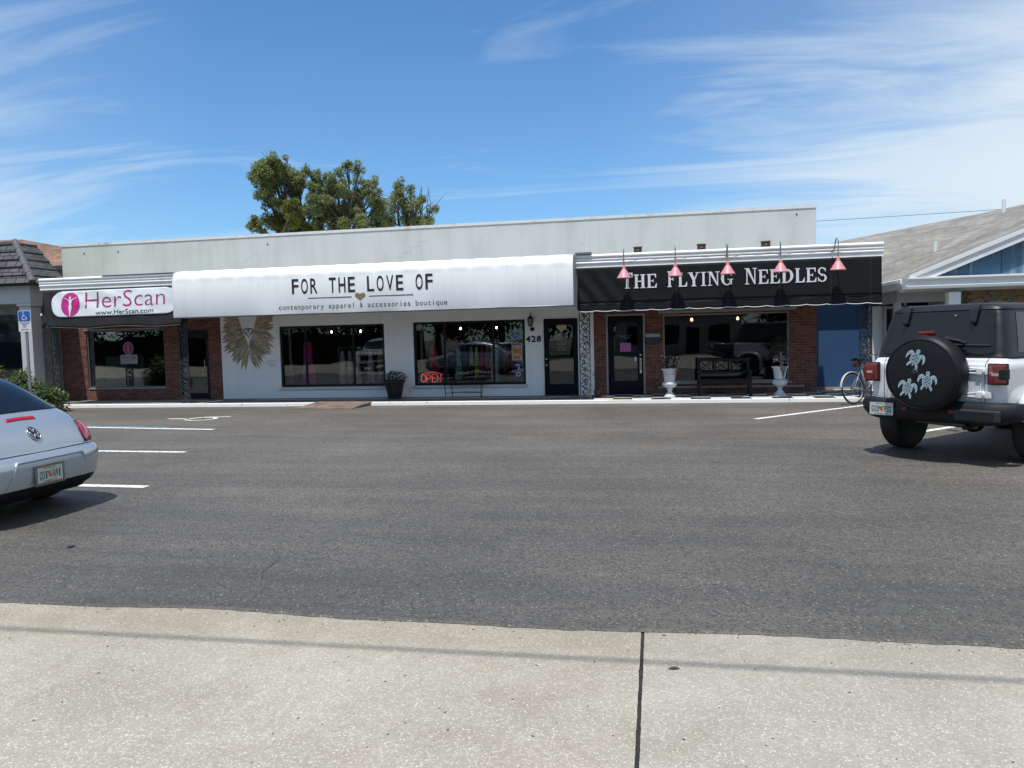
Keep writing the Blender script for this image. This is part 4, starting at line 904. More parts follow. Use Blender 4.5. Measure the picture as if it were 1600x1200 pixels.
# ---------------------------------------------------------------- gooseneck lamps
M_PINK = mat('pink_enamel', (.62, .26, .30), .45, 0, .14, 9, col2=(.50, .20, .24))
def make_lamp():
    t = thing('gooseneck_lamp', '', 'lamp', (0, 0, 0), 0, 'pink gooseneck lamps over the black awning')
    mb = MB().lathe([(0, -.01), (.045, -.01), (.05, .005)], (0, .33, .42), 14, 'y'); mb.build('wall_plate', M_STEEL, t, smooth=True)
    pts = [(0, .33, .42), (0, .24, .42), (0, .17, .46), (0, .13, .56), (0, .09, .655), (0, .03, .69), (0, -.03, .655), (0, -.04, .56), (0, -.035, .40), (0, -.03, .27)]
    sm = []
    for i in range(len(pts)-1):
        for k in range(3): sm.append(Vector(pts[i]).lerp(Vector(pts[i+1]), k/3))
    sm.append(Vector(pts[-1]))
    for _ in range(2): sm = [sm[0]]+[(sm[i-1]+sm[i]*2+sm[i+1])/4 for i in range(1, len(sm)-1)]+[sm[-1]]
    MB().tube(sm, .013, 8).build('arm', M_STEEL, t, smooth=True)
    MB().lathe([(0, .285), (.03, .285), (.036, .27), (.038, .20), (.045, .175)], (0, -.03, 0), 18).build('socket_cap', mat('coral_enamel', (.60, .27, .20), .45), t, smooth=True)
    MB().lathe([(.048, .19), (.058, .17), (.085, .13), (.122, .065), (.163, .0), (.167, -.008), (.158, -.004), (.115, .06), (.08, .12), (.048, .165)], (0, -.03, 0), 26).build('shade', M_PINK, t, smooth=True)
    MB().lathe([(0, -.03), (.02, -.025), (.032, 0), (.028, .03), (.014, .07), (.012, .10)], (0, -.03, .03), 12).build('bulb', mat('frosted_bulb', (.6, .6, .58), .3), t, smooth=True)
    return t
LX = [(-.70, 'leftmost pink gooseneck lamp, hanging over the letter T'), (.44, 'pink gooseneck lamp hanging over the letter F'), (1.57, 'pink gooseneck lamp hanging over the letter G'), (2.69, 'pink gooseneck lamp hanging over the middle of the word NEEDLES'), (3.86, 'rightmost pink gooseneck lamp, clear of the lettering')]
l0 = make_lamp()
for i, (x, lb) in enumerate(LX):
    l = l0 if i == 0 else copy_tree(l0)
    l.location = (x, 17.70, 2.885); l['label'] = lb; l.rotation_euler.z = R((4, -2, 1, -6, 10)[i])
mb = MB(); pts = []
for i in range(90):
    x = -.6+4.6*i/89; pts.append((x, K-.035, 3.30+.04*math.sin(x*5.6)**2-.02*abs(math.sin(x*2.8))))
o = mb.tube(pts, .0055, 5).build('lamp_cable', mat('grey_cable', (.12, .12, .12), .6)); tag(o, 'thin grey cable sagging along the cornice between the pink lamps', 'cable')
# roof vents
def make_vent():
    t = thing('roof_vent', '', 'vent', (0, 0, 0), 0, 'boxy roof vents above the right cornice')
    MB().box(-.095, .095, -.09, .09, 0, .125).build('vent_box', mat('rusty_brown', (.10, .055, .04), .8, var=.3, scale=12), t, bevel=.004)
    MB().box(-.11, .11, -.105, .105, .126, .15).build('vent_lid', mat('pinkish_metal', (.42, .36, .33), .6), t, bevel=.003)
    MB().lathe([(.02, -.02), (.02, 0), (0, 0)], (0, -.09, .05), 8, 'y').build('vent_nozzle', M_STEEL, t)
    MB().box(-.07, .07, -.07, .07, -.12, -.001).build('vent_curb', mat('vent_curb_grey', (.3, .3, .29), .8), t); return t
v0 = make_vent()
for i, (x, lb) in enumerate(((-.41, 'boxy brown roof vent nearest the white awning'), (1.08, 'boxy brown roof vent in the middle of its row of three'), (2.54, 'boxy brown roof vent nearest the right end of the parapet'))):
    v = v0 if i == 0 else copy_tree(v0); v.location = (x, 18.9, 3.56); v['label'] = lb
# ---------------------------------------------------------------- urns
M_URN = mat('white_cast_stone', (.60, .61, .61), .65, 0, .1, 7, .001, 40, coat=0)
UP = [(0, 0), (.125, 0), (.125, .05), (.118, .055), (.105, .075), (.07, .11), (.048, .145), (.046, .17), (.075, .185), (.075, .20), (.05, .215), (.09, .235), (.14, .265), (.165, .30), (.168, .335), (.15, .365), (.125, .385), (.122, .40), (.125, .42), (.135, .50), (.145, .58), (.155, .635), (.185, .665), (.19, .685), (.182, .69), (.165, .67), (.14, .62), (.0, .60)]
def gad(t, h): return 1+(.035*abs(math.sin(t*9)) if .23 < h < .37 else (.012*math.sin(t*20) if .42 < h < .63 else 0))
def urn(name, label, loc, notch=False):
    t = thing(name, label, 'urn', loc)
    mb = MB().lathe(UP[:21], (0, 0, 0), 72, mod=gad); mb.box(-.125, .125, -.125, .125, -.0, .045)
    if not notch:
        mb2 = MB().lathe(UP[20:], (0, 0, 0), 60); mb.build('bowl', M_URN, t, smooth=True, local=True); mb2.build('rim', M_URN, t, smooth=True, local=True)
    else:         # a wedge is broken out of the front of the bowl, down from the rim
        mb.v = []; mb.f = []; prof = [(r, h) for r, h in UP]
        out = MB().lathe(UP[:17], (0, 0, 0), 72, mod=gad); out.box(-.125, .125, -.125, .125, 0, .045)
        up_ = [(.122, .40), (.125, .42), (.135, .50), (.145, .58), (.155, .635), (.185, .665), (.19, .69)]
        n_ = 72; base = len(out.v)
        for (r, h) in up_:
            half = R(4+36*max(0, (h-.43))/.26); c0 = R(-62)
            for k in range(n_+1):
                a = c0+half+(2*PI-2*half)*k/n_; out.v.append((r*math.cos(a), r*math.sin(a), h))
            for k in range(n_+1):
                a = c0+half+(2*PI-2*half)*k/n_; out.v.append(((r-.022)*math.cos(a), (r-.022)*math.sin(a), h))
        q = 2*(n_+1)
        for i in range(len(up_)-1):
            for k in range(n_):
                a, b = base+i*q+k, base+(i+1)*q+k; out.f.append((a, a+1, b+1, b)); out.f.append((b+n_+1, b+n_+2, a+n_+2, a+n_+1))
            for k in (0, n_): a, b = base+i*q+k, base+(i+1)*q+k; out.f.append((a, b, b+n_+1, a+n_+1))
        for k in range(n_): a = base+(len(up_)-1)*q+k; out.f.append((a, a+1, a+n_+2, a+n_+1))
        out.build('bowl', M_URN, t, smooth=False, local=True)
    return t
def leaf(mb, p, d, ln, wd, upv=None):
    d = Vector(d).normalized(); s = d.cross(Vector((0, 0, 1)) if abs(d.z) < .95 else Vector((1, 0, 0))).normalized(); p = Vector(p); dr = Vector((0, 0, -.18*ln))
    a, b, c, e = p, p+d*ln*.45+s*wd*.5, p+d*ln+dr, p+d*ln*.45-s*wd*.5
    mb.add([a, b, c, e], [(0, 1, 2, 3)])
def clump(mb, c, rx, ry, rz, n, ln, wd, rnd, shell=.0):
    for _ in range(n):
        while True:
            q = Vector((rnd.uniform(-1, 1), rnd.uniform(-1, 1), rnd.uniform(-1, 1)))
            if shell < q.length < 1: break
        d = Vector((q.x+rnd.uniform(-.7, .7), q.y+rnd.uniform(-.7, .7), q.z*.7+rnd.uniform(-.5, .7)))
        leaf(mb, (c[0]+q.x*rx, c[1]+q.y*ry, c[2]+q.z*rz), d, ln*rnd.uniform(.6, 1.3), wd*rnd.uniform(.7, 1.2))
rnd = random.Random(11)
M_LEAFD = leafmat('dark_leaf', (.03, .055, .02), (.015, .03, .012)); M_LEAFG = leafmat('green_leaf', (.10, .16, .045), (.045, .085, .025))
M_WHTF = mat('pale_petals', (.45, .40, .40), .8, var=.2, scale=20); M_REDF = mat('red_petals', (.45, .03, .03), .7)
u1 = urn('garden_urn', 'whole white urn with pale and red flowers, between the mailbox wall and the bench', (.30, 18.62, FL))
u2 = urn('garden_urn', 'white urn with a wedge broken out of its bowl, right of the bench', (2.84, 18.85, FL), True)
def stems(mb, loc, n, h, r, rnd, lean=.25):
    tips = []
    for _ in range(n):
        a = rnd.uniform(0, 2*PI); q = rnd.uniform(.1, 1)*lean; tip = (loc[0]+math.cos(a)*q, loc[1]+math.sin(a)*q, loc[2]+h*rnd.uniform(.6, 1.05))
        mb.tube([loc, ((loc[0]+tip[0])/2+math.cos(a)*q*.2, (loc[1]+tip[1])/2, loc[2]+h*.5), tip], .004, 4); tips.append(tip)
    return tips
t = thing('flowering_plant', 'drooping plant with pale and red blooms growing in the whole white urn', 'plant', (.30, 18.62, .70))
mb = MB(); tips = stems(mb, (.30, 18.62, .69), 14, .30, .1, rnd, .22); mb.build('stem', M_BARK, t)
mb = MB()
for p in tips: clump(mb, p, .06, .06, .06, 7, .08, .03, rnd)
mb.build('foliage', M_LEAFD, t)
mb = MB()
for i in (0, 3, 5, 8): clump(mb, tips[i], .05, .04, .06, 26, .06, .05, rnd)
mb.build('pale_bloom', M_WHTF, t); mb = MB(); clump(mb, (.46, 18.52, .72), .05, .04, .04, 22, .05, .04, rnd); mb.build('red_bloom', M_REDF, t)
t = thing('topiary_plant', 'dark round topiary with pinkish stem standing in the broken white urn', 'plant', (2.84, 18.85, .5))
MB().tube([(2.86, 18.84, .48), (2.87, 18.79, .75), (2.85, 18.80, 1.15)], [.035, .03, .014], 8).build('trunk', mat('pinkish_stem', (.40, .25, .24), .8, var=.3, scale=20), t)
mb = MB(); clump(mb, (2.84, 18.82, 1.30), .17, .17, .15, 420, .06, .03, rnd, .4); clump(mb, (2.96, 18.8, 1.06), .07, .06, .09, 70, .05, .03, rnd); mb.build('crown', M_LEAFD, t)
mb = MB(); clump(mb, (2.74, 18.78, .96), .05, .04, .06, 30, .06, .05, rnd); clump(mb, (2.93, 18.76, .92), .05, .04, .08, 34, .06, .05, rnd); mb.build('pale_bloom', M_WHTF, t)

# ---------------------------------------------------------------- black timber bench with crossed back
t = thing('garden_bench', 'black slatted bench with three crossed panels in its back, in front of the wide window', 'bench', (1.6, 19.1, FL))
X0, X1, YF, YB = 1.0, 2.18, 18.85, 19.30
for x in (X0, X1):
    MB().box(x-.03, x+.03, YF, YF+.05, FL, .64).build('leg', M_BLK, t, bevel=.004)
    MB().box(x-.03, x+.03, YB-.03, YB+.02, FL, .98).build('leg', M_BLK, t, bevel=.004)
    MB().box(x-.035, x+.035, YF-.03, YB-.031, .645, .675).build('armrest', M_BLK, t, bevel=.006)
mb = MB()
for k in range(6): y_ = YF+.005+k*.072; mb.box(X0+.032, X1-.032, y_, y_+.055, .455, .48)
mb.build('seat', M_BLK, t, bevel=.003)
MB().box(X0+.031, X1-.031, YF+.01, YF+.035, .38, .45).box(X0+.031, X1-.031, YB-.02, YB+.005, .38, .44).build('apron', M_BLK, t)
mb = MB().box(X0+.031, X1-.031, YB-.02, YB+.01, .60, .65).box(X0+.031, X1-.031, YB-.022, YB+.012, .90, .96)
pw = (X1-X0-.06)/3
for k in range(3):
    a = X0+.03+k*pw; b = a+pw
    for x in ((a+.0, b-.02) if k < 2 else (a, b-.02)): mb.box(x+.002, x+.022, YB-.018, YB+.008, .65, .90)
    for (p, q) in (((a+.03, .655), (b-.03, .895)), ((a+.03, .895), (b-.03, .655))):
        dx, dz_ = q[0]-p[0], q[1]-p[1]; ln = math.hypot(dx, dz_); nx_, nz = -dz_/ln*.011, dx/ln*.011; yy = YB-.014 if q[1] > p[1] else YB-.008
        mb.yprism([(p[0]+nx_, p[1]+nz), (q[0]+nx_, q[1]+nz), (q[0]-nx_, q[1]-nz), (p[0]-nx_, p[1]-nz)], yy, yy+.012)
mb.build('backrest', M_BLK, t)

# ---------------------------------------------------------------- wire bench under the boutique window
t = thing('wire_bench', 'low black metal bench with thin crossed legs under the neon sign window', 'bench', (-4.9, 19.3, FL))
X0, X1, YF, YB = -5.46, -4.32, 19.12, 19.48
MB().box(X0, X1, YF, YB, .50, .535).build('seat', M_BLK, t, bevel=.01)
for x, s in ((X0+.05, 1), (X1-.05, -1)):
    MB().tube([(x, YF+.03, .50), (x+s*.03, YF+.03, .30), (x+s*.04, YF+.01, FL)], .010, 6).build('leg', M_BLK, t)
    MB().tube([(x+s*.12, YB-.04, .50), (x+s*.13, YB-.04, .3), (x+s*.14, YB-.02, FL)], .010, 6).build('leg', M_BLK, t)
MB().tube([(X0+.09, YF+.02, .20), (-4.89, 19.3, .22), (X1-.19, YB-.03, .20)], .007, 5).tube([(X1-.09, YF+.02, .20), (-4.89, 19.3, .205), (X0+.19, YB-.03, .20)], .007, 5).build('stretcher', M_BLK, t)
mb = MB().tube([(X0+.02, YB-.01, .53), (X0, YB+.02, .80), (X0+.1, YB+.03, .86), (X1-.1, YB+.03, .86), (X1, YB+.02, .80), (X1-.02, YB-.01, .53)], .012, 6)
for k in range(9): x = X0+.12+k*(X1-X0-.24)/8; mb.tube([(x, YB+.0, .53), (x, YB+.028, .855)], .006, 5)
mb.build('backrest', M_BLK, t)

# ---------------------------------------------------------------- planter by the boutique wall
t = thing('plant_pot', 'tall ribbed black plastic pot against the white wall between the boutique windows', 'planter', (-6.74, 19.12, FL))
pp = [(0, 0), (.17, 0), (.175, .02)]
for k in range(9): z = .03+k*.042; pp += [(.178+.0085*k, z), (.184+.0085*k, z+.012), (.182+.0085*k, z+.034)]
pp += [(.27, .41), (.28, .42), (.28, .47), (.262, .47), (.255, .42), (0, .40)]
MB().lathe(pp, (-6.74, 19.12, FL), 36).build('pot', mat('black_plastic', (.018, .018, .02), .45), t, smooth=True)
t = thing('potted_shrub', 'rounded brownish shrub growing in the tall black pot', 'plant', (-6.74, 19.12, .5))
mb = MB(); tips = stems(mb, (-6.74, 19.12, .49), 16, .2, .1, rnd, .2); mb.build('stem', M_BARK, t)
mb = MB(); clump(mb, (-6.74, 19.12, .62), .31, .29, .16, 900, .07, .035, rnd, .35); mb.build('crown', leafmat('brown_leaf', (.085, .06, .045), (.04, .045, .022)), t)
# small plant behind the grey post
t = thing('small_potted_plant', 'small half withered plant in a brown pot at the foot of the grey trellis post', 'plant', (-1.42, 18.75, FL))
MB().lathe([(0, 0), (.07, 0), (.10, .17), (.11, .18), (.10, .185), (0, .17)], (-1.42, 18.75, FL), 18).build('pot', mat('brown_clay', (.16, .09, .06), .8, var=.2), t, smooth=True)
mb = MB(); tips = stems(mb, (-1.42, 18.75, .24), 9, .42, .1, rnd, .12); mb.build('stem', M_BARK, t)
mb = MB()
for p in tips: clump(mb, p, .06, .06, .08, 9, .08, .03, rnd)
mb.build('foliage', leafmat('olive_leaf', (.09, .085, .045), (.05, .05, .03)), t)

# ---------------------------------------------------------------- mailbox, lantern
t = thing('mailbox', 'wall mailbox with pale lid and dark blue body beside the right shop door', 'mailbox', (-.09, W, 1.35))
MB().box(-.26, .085, W-.10, W-.001, 1.36, 1.515).build('mailbox_body', mat('mailbox_blue', (.012, .02, .045), .4), t, bevel=.008)
MB().xprism([(W-.001, 1.635), (W-.06, 1.63), (W-.115, 1.60), (W-.118, 1.518), (W-.001, 1.518)], -.27, .095).build('lid', mat('mailbox_lid', (.36, .38, .38), .5, var=.15, scale=12), t, bevel=.004)
t = thing('wall_lantern', 'black carriage lantern above the number 428', 'lamp', (-3.16, W, 1.75))
lx, ly = -3.16, W-.13
MB().lathe([(0, -.012), (.045, -.012), (.055, .0)], (lx+.03, W-.001, 1.80), 16, 'y').build('back_plate', M_BLK, t, smooth=True)
MB().tube([(lx+.03, W-.01, 1.80), (lx+.02, W-.10, 1.74), (lx, ly, 1.80), (lx, ly, 1.88)], .011, 8).build('bracket', M_BLK, t, smooth=True)
MB().lathe([(.0, 1.86), (.05, 1.87), (.055, 1.885), (.05, 1.89)], (lx, ly, 0), 6).lathe([(.078, 2.06), (.08, 2.07), (.045, 2.12), (.02, 2.135), (.012, 2.17), (.016, 2.185), (0, 2.24)], (lx, ly, 0), 6).build('cap', M_BLK, t)
MB().lathe([(.046, 1.89), (.072, 2.06)], (lx, ly, 0), 6).build('lantern_glass', mat('frosted_glass', (.16, .17, .17), .2), t)
mb = MB()
for k in range(6): a = 2*PI*k/6; mb.tube([(lx+.05*math.cos(a), ly+.05*math.sin(a), 1.885), (lx+.077*math.cos(a), ly+.077*math.sin(a), 2.065)], .005, 4)
mb.build('cage', M_BLK, t)

# ---------------------------------------------------------------- bicycle
t = thing('bicycle', 'silver bicycle with pale mudguards parked beside the right trellis post', 'bicycle', (4.12, 17.33, 0), math.atan2(.60, .80))
t.rotation_euler.x = R(-7); OFF[t.as_pointer()] = Vector((0, 0, 0))
M_TUBE = mat('silver_frame_paint', (.36, .37, .38), .3, .3, .05)
def wheel(cx, nm):
    e = bpy.data.objects.new(nm, None); COL.objects.link(e); e.parent = t; OFF[e.as_pointer()] = Vector((0, 0, 0))
    ring = lambda r, n=44: [(cx+r*math.cos(2*PI*k/n), 0, .34+r*math.sin(2*PI*k/n)) for k in range(n)]
    MB().tube(ring(.322), .018, 8, True).build('tyre', M_RUB, e, smooth=True); MB().tube(ring(.300), .010, 6, True).build('rim', M_STEEL, e, smooth=True)
    mb = MB()
    for k in range(28): a = 2*PI*k/28; b_ = a+.5*(1 if k % 2 else -1); s = .02*(1 if k % 4 < 2 else -1); mb.tube([(cx+.02*math.cos(b_), s, .34+.02*math.sin(b_)), (cx+.30*math.cos(a), 0, .34+.30*math.sin(a))], .0011, 3)
    mb.build('spokes', M_STEEL, e); MB().lathe([(.0, -.05), (.018, -.045), (.018, .045), (0, .05)], (cx, 0, .34), 10, 'y').build('hub', M_CHROME, e)
wheel(0, 'rear_wheel'); wheel(1.04, 'front_wheel')
seat_t, bb, head_t, head_b, ra, fa = (.30, 0, .80), (.43, 0, .29), (.86, 0, .86), (.90, 0, .70), (0, 0, .34), (1.04, 0, .34)
mb = MB().tube([bb, seat_t], .016, 8).tube([(.305, 0, .78), head_t], .016, 8).tube([bb, head_b], .018, 8).tube([head_t, head_b], .020, 8)
for s in (-.045, .045): mb.tube([bb, (0, s, .34)], .009, 6).tube([(.31, 0, .76), (0, s, .34)], .008, 6); mb.tube([head_b, (.93, s, .62), (1.04, s, .34)], .010, 6)
mb.build('frame', M_TUBE, t, smooth=True)
MB().tube([seat_t, (.275, 0, .93)], .013, 8).build('seat_post', M_CHROME, t)
sd_ = MB().grid(lambda u, v: (.16+.27*u, (v-.5)*(.16*(1-u)**.7+.035)*1.0, .965-.035*(2*v-1)**2+.012*math.cos(u*5)), 14, 8); sd_.build('saddle', M_BLK, t, smooth=True, solid=.03)
MB().box(.14, .27, -.055, .055, .80, .925).build('saddle_bag', mat('black_nylon', (.02, .018, .018), .8), t, bevel=.015)
MB().box(.12, .138, -.02, .02, .86, .90).build('reflector', mat('dull_red_reflector', (.20, .02, .015), .3), t)
MB().tube([(.86, 0, .86), (.85, 0, 1.0), (.90, 0, 1.04)], .013, 8).tube([(.80, -.28, 1.03), (.92, -.22, 1.05), (.92, 0, 1.04), (.92, .22, 1.05), (.80, .28, 1.03)], .011, 8).build('handlebar', M_CHROME, t)
for s in (-1, 1): MB().tube([(.80, s*.285, 1.03), (.90, s*.235, 1.047)], .017, 8).build('grip', M_BLK, t)
def guard(cx, a0, a1):
    mb = MB(); n_ = 16
    for i in range(n_+1):
        a = R(a0+(a1-a0)*i/n_)
        for s, rr_ in ((-.028, .350), (-.015, .362), (.015, .362), (.028, .350)): mb.v.append((cx+rr_*math.cos(a), s, .34+rr_*math.sin(a)))
    for i in range(n_):
        for k in range(3): mb.f.append((i*4+k, i*4+k+1, i*4+5+k, i*4+4+k))
    mb.build('mudguard', mat('pale_mudguard', (.50, .51, .52), .4), t, smooth=True, solid=.002)
guard(0, 60, 178); guard(1.04, 40, 150)
mb = MB().lathe([(.095, -.003), (.095, .003), (.085, .003), (.085, -.003)], (.43, .035, .29), 28, 'y').tube([(.43, .045, .29), (.50, .06, .14)], .008, 6).tube([(.43, -.045, .29), (.36, -.06, .44)], .008, 6).box(.45, .55, .065, .13, .13, .15).box(.31, .41, -.13, -.065, .43, .45); mb.build('crankset', M_STEEL, t)
mb = MB().tube([(.43, .035, .385), (0, .035, .38), (-.035, .035, .34), (0, .035, .30), (.43, .035, .195)], .004, 4); mb.build('chain', M_BLK, t)
mb = MB().tube([(.56, 0, .42), (.50, 0, .58)], .034, 10); mb.build('water_bottle', M_WMET, t)

# ---------------------------------------------------------------- accessible parking sign
t = thing('parking_sign', 'blue and white accessible parking sign on a grey steel post', 'sign', (-15.33, 16.5, 0))
MB().box(-15.362, -15.298, 16.52, 16.55, 0, 2.5).build('signpost', mat('post_grey', (.22, .23, .23), .6, .2), t)
sx0, sx1 = -15.52, -15.16
def rrect(x0, x1, z0, z1, r, n=5):
    P = []
    for cx, cz, a0 in ((x1-r, z1-r, 0), (x0+r, z1-r, 90), (x0+r, z0+r, 180), (x1-r, z0+r, 270)):
        for k in range(n+1): a = R(a0+90*k/n); P.append((cx+r*math.cos(a), cz+r*math.sin(a)))
    return P
MB().yprism(rrect(sx0, sx1, 2.04, 2.56, .03), 16.505, 16.518).build('sign_plate', M_WPRINT, t)
MB().yprism(rrect(sx0+.015, sx1-.015, 2.30, 2.545, .02), 16.500, 16.5045).build('blue_panel', mat('sign_blue', (.012, .10, .42), .4), t)
mb = MB(); cx, cz = -15.35, 2.385; yy = 16.497
mb.tube([(cx+.005+.058*math.cos(R(a)), yy, cz+.058*math.sin(R(a))) for a in range(110, 371, 13)], .008, 5)
mb.lathe([(.016, -.003), (.016, .0), (0, .0)], (cx-.015, yy, cz+.125), 12, 'y')
mb.tube([(cx-.012, yy, cz+.10), (cx-.004, yy, cz+.02), (cx+.05, yy, cz+.018), (cx+.078, yy, cz-.048), (cx+.10, yy, cz-.04)], .0085, 5).tube([(cx-.01, yy, cz+.065), (cx+.035, yy, cz+.062)], .006, 5)
mb.build('wheelchair_emblem', M_WPRINT, t)
mb = MB()
for s, w_, z in (('PARKING BY DISABLED', .145, 2.238), ('PERMIT', .07, 2.190), ('ONLY', .05, 2.142), ('$250 FINE', .11, 2.075)): text(mb, s, (-15.34-w_, -15.34+w_, z, z+.032), on_y(16.502), .01)
mb.build('sign_lettering', M_PRINT, t)

# ---------------------------------------------------------------- trees behind the roof
def tree(name, label, base, trunk_h, clumps, m_, nl, ln, twigs=True, seed=1, tr=.28):
    r = random.Random(seed); t = thing(name, label, 'tree', base); B0 = Vector(base); mb = MB()
    top = B0+Vector((r.uniform(-.3, .3), 0, trunk_h)); mb.tube([B0, B0+Vector((.1, 0, trunk_h*.5)), top], [tr, tr*.8, tr*.6], 9)
    for c, rad in clumps:
        c = Vector(c); mid = top.lerp(c, .5)+Vector((r.uniform(-.3, .3), r.uniform(-.3, .3), r.uniform(-.15, .35))); mb.tube([top+Vector((0, 0, -.3)), top.lerp(mid, .6)+Vector((r.uniform(-.1, .1), 0, 0)), mid, c.lerp(mid, .3), c], [tr*.42, tr*.30, tr*.20, tr*.10, .014], 6)
        for _ in range(7):
            d = Vector((r.uniform(-1, 1), r.uniform(-1, 1), r.uniform(-.5, 1))).normalized()*rad*r.uniform(.6, 1.05); s_ = mid.lerp(c, r.uniform(.3, 1)); mb.tube([s_, s_.lerp(c+d, .5)+Vector((0, 0, .06)), c+d], [.02, .012, .005], 4)
    mb.build('trunk', M_BARK, t)
    mb = MB()
    for c, rad in clumps:
        # several small leaf sprays inside each clump leave gaps between them
        ns = max(5, int(11*rad/.5))
        for _ in range(ns):
            while True:
                q = Vector((r.uniform(-1, 1), r.uniform(-1, 1), r.uniform(-1, 1)))
                if q.length < 1: break
            k = r.uniform(.22, .42)*max(rad, .35); cc = Vector(c)+q*rad*.85
            clump(mb, cc, k, k, k*.75, int(nl*6.5*(k/.2)**1.4), ln, ln*.5, r)
    mb.build('crown', m_, t); return t
def clp(px_, py_, rp, Y):      # a crown cluster standing at depth Y
    k = Y/1178.
    return ((px_-1027)*Y/1183.*(1-.0), Y, 0), rp*k
LT = leafmat('tree_leaf', (.37, .41, .18), (.12, .155, .065), .36); LY = leafmat('yellow_green_leaf', (.30, .30, .08), (.12, .15, .04), .32)
def C3(x, z, r, y=30): return ((x, y+random.uniform(-.9, .9), z), r)
# cluster centres measured in metres at 30 m behind the camera plane
def tx(px_): return -16.42+(px_-400)*(7.86/283.)
def tz(px_, py_): return 6.19+(365-py_-.0*(px_))*(2.72/103.)-(px_-400)*.0016
def CL(lst, Y=30): return [((tx(a), Y+random.uniform(-1, 1), tz(a, b)), c*.0305) for a, b, c in lst]
tree('tall_tree', 'tallest tree behind the roof, with a dark upright crown', (tx(452), 30.5, 0), 5.6, CL([(438, 268, 22), (420, 278, 16), (460, 276, 20), (432, 298, 20), (456, 300, 16), (425, 318, 12), (445, 256, 13), (468, 296, 10), (440, 284, 22), (415, 296, 12), (462, 262, 12), (448, 322, 9), (478, 288, 8)]), LT, 26, .125, seed=2)
tree('spreading_tree', 'broad tree behind the middle of the roof, with sky showing between its limbs', (tx(545), 30, 0), 5.3, CL([(495, 292, 18), (515, 305, 18), (540, 288, 18), (562, 290, 17), (585, 300, 15), (520, 330, 22), (552, 318, 18), (580, 330, 18), (500, 275, 9), (528, 278, 8), (556, 264, 9), (578, 272, 10), (600, 292, 9), (560, 346, 22), (596, 345, 18), (505, 325, 18), (530, 350, 22), (490, 310, 12), (600, 320, 16), (572, 306, 16), (536, 306, 18), (585, 350, 18), (515, 282, 12)]), LT, 26, .12, seed=3)
tree('sparse_tree', 'thin wind bent tree at the right of the row, partly bare', (tx(640), 30.4, 0), 5.4, CL([(624, 284, 8), (630, 300, 11), (622, 322, 14), (638, 336, 14), (612, 345, 12), (650, 296, 7), (656, 308, 6), (665, 335, 13), (675, 345, 11), (640, 318, 14), (650, 345, 14), (632, 350, 16), (618, 305, 9), (658, 325, 9), (672, 318, 6)]), LT, 24, .11, seed=4, tr=.2)
tree('yellow_green_tree', 'low yellow green tree at the left foot of the tall tree', (tx(450), 29.7, 0), 4.6, CL([(415, 352, 13), (435, 346, 15), (458, 342, 17), (480, 340, 17), (498, 350, 15), (488, 322, 10), (445, 356, 16), (470, 358, 16), (412, 358, 7), (425, 340, 12), (465, 330, 13), (450, 350, 18), (495, 360, 14), (510, 362, 12)], 29.7), LY, 34, .11, seed=5)
# bare twigs at the right of the sparse tree
bt = [o for o in bpy.data.objects if o.name == 'sparse_tree'][0]; mb = MB(); r = random.Random(8)
for k in range(12):
    x = tx(645+r.uniform(-6, 25)); z = tz(660, 335); p = Vector((x, 30.3, z)); pts = [p]; d = Vector((r.uniform(.0, .5), r.uniform(-.2, .2), 1)).normalized()
    for i in range(6): d = (d+Vector((r.uniform(-.35, .4), 0, r.uniform(-.1, .2)))).normalized(); p = p+d*.21; pts.append(p)
    mb.tube(pts, [.022-.0032*i for i in range(7)], 4)
mb.build('bare_twigs', M_BARK, bt)

# shrubs by the left building
def shrub(name, label, c, parts, m_, n, ln, seed):
    r = random.Random(seed); t = thing(name, label, 'bush', c); mb = MB()
    for (p, rad) in parts:
        for _ in range(5): q = Vector(p)+Vector((r.uniform(-1, 1), r.uniform(-1, 1), r.uniform(-.3, 1)))*rad*.8; mb.tube([(c[0]+r.uniform(-.1, .1), c[1], 0), Vector(p)*.6+Vector((c[0], c[1], .2))*.4, q], [.015, .01, .004], 4)
    mb.build('stem', M_BARK, t); mb = MB()
    for (p, rad) in parts: clump(mb, p, rad, rad*.8, rad, int(n*rad*rad*12), ln, ln*.42, r, .2)
    mb.build('foliage', m_, t)
LB = leafmat('bush_leaf', (.20, .28, .10), (.06, .10, .04), .3)
shrub('leafy_bush', 'leafy green bush at the foot of the grey column, behind the silver car', (-15.6, 16.9, 0), [((-15.85, 16.9, .80), .26), ((-15.4, 16.8, .50), .30), ((-15.1, 16.9, .38), .28), ((-16.0, 17, .45), .33), ((-15.0, 17.1, .25), .22)], LB, 330, .15, 21)
shrub('leafy_bush', 'green bush below the dark window at the left edge of the photo', (-16.2, 16.4, 0), [((-16.3, 16.4, 1.02), .24), ((-16.0, 16.4, .6), .3), ((-16.4, 16.5, .6), .35)], LB, 300, .15, 22)

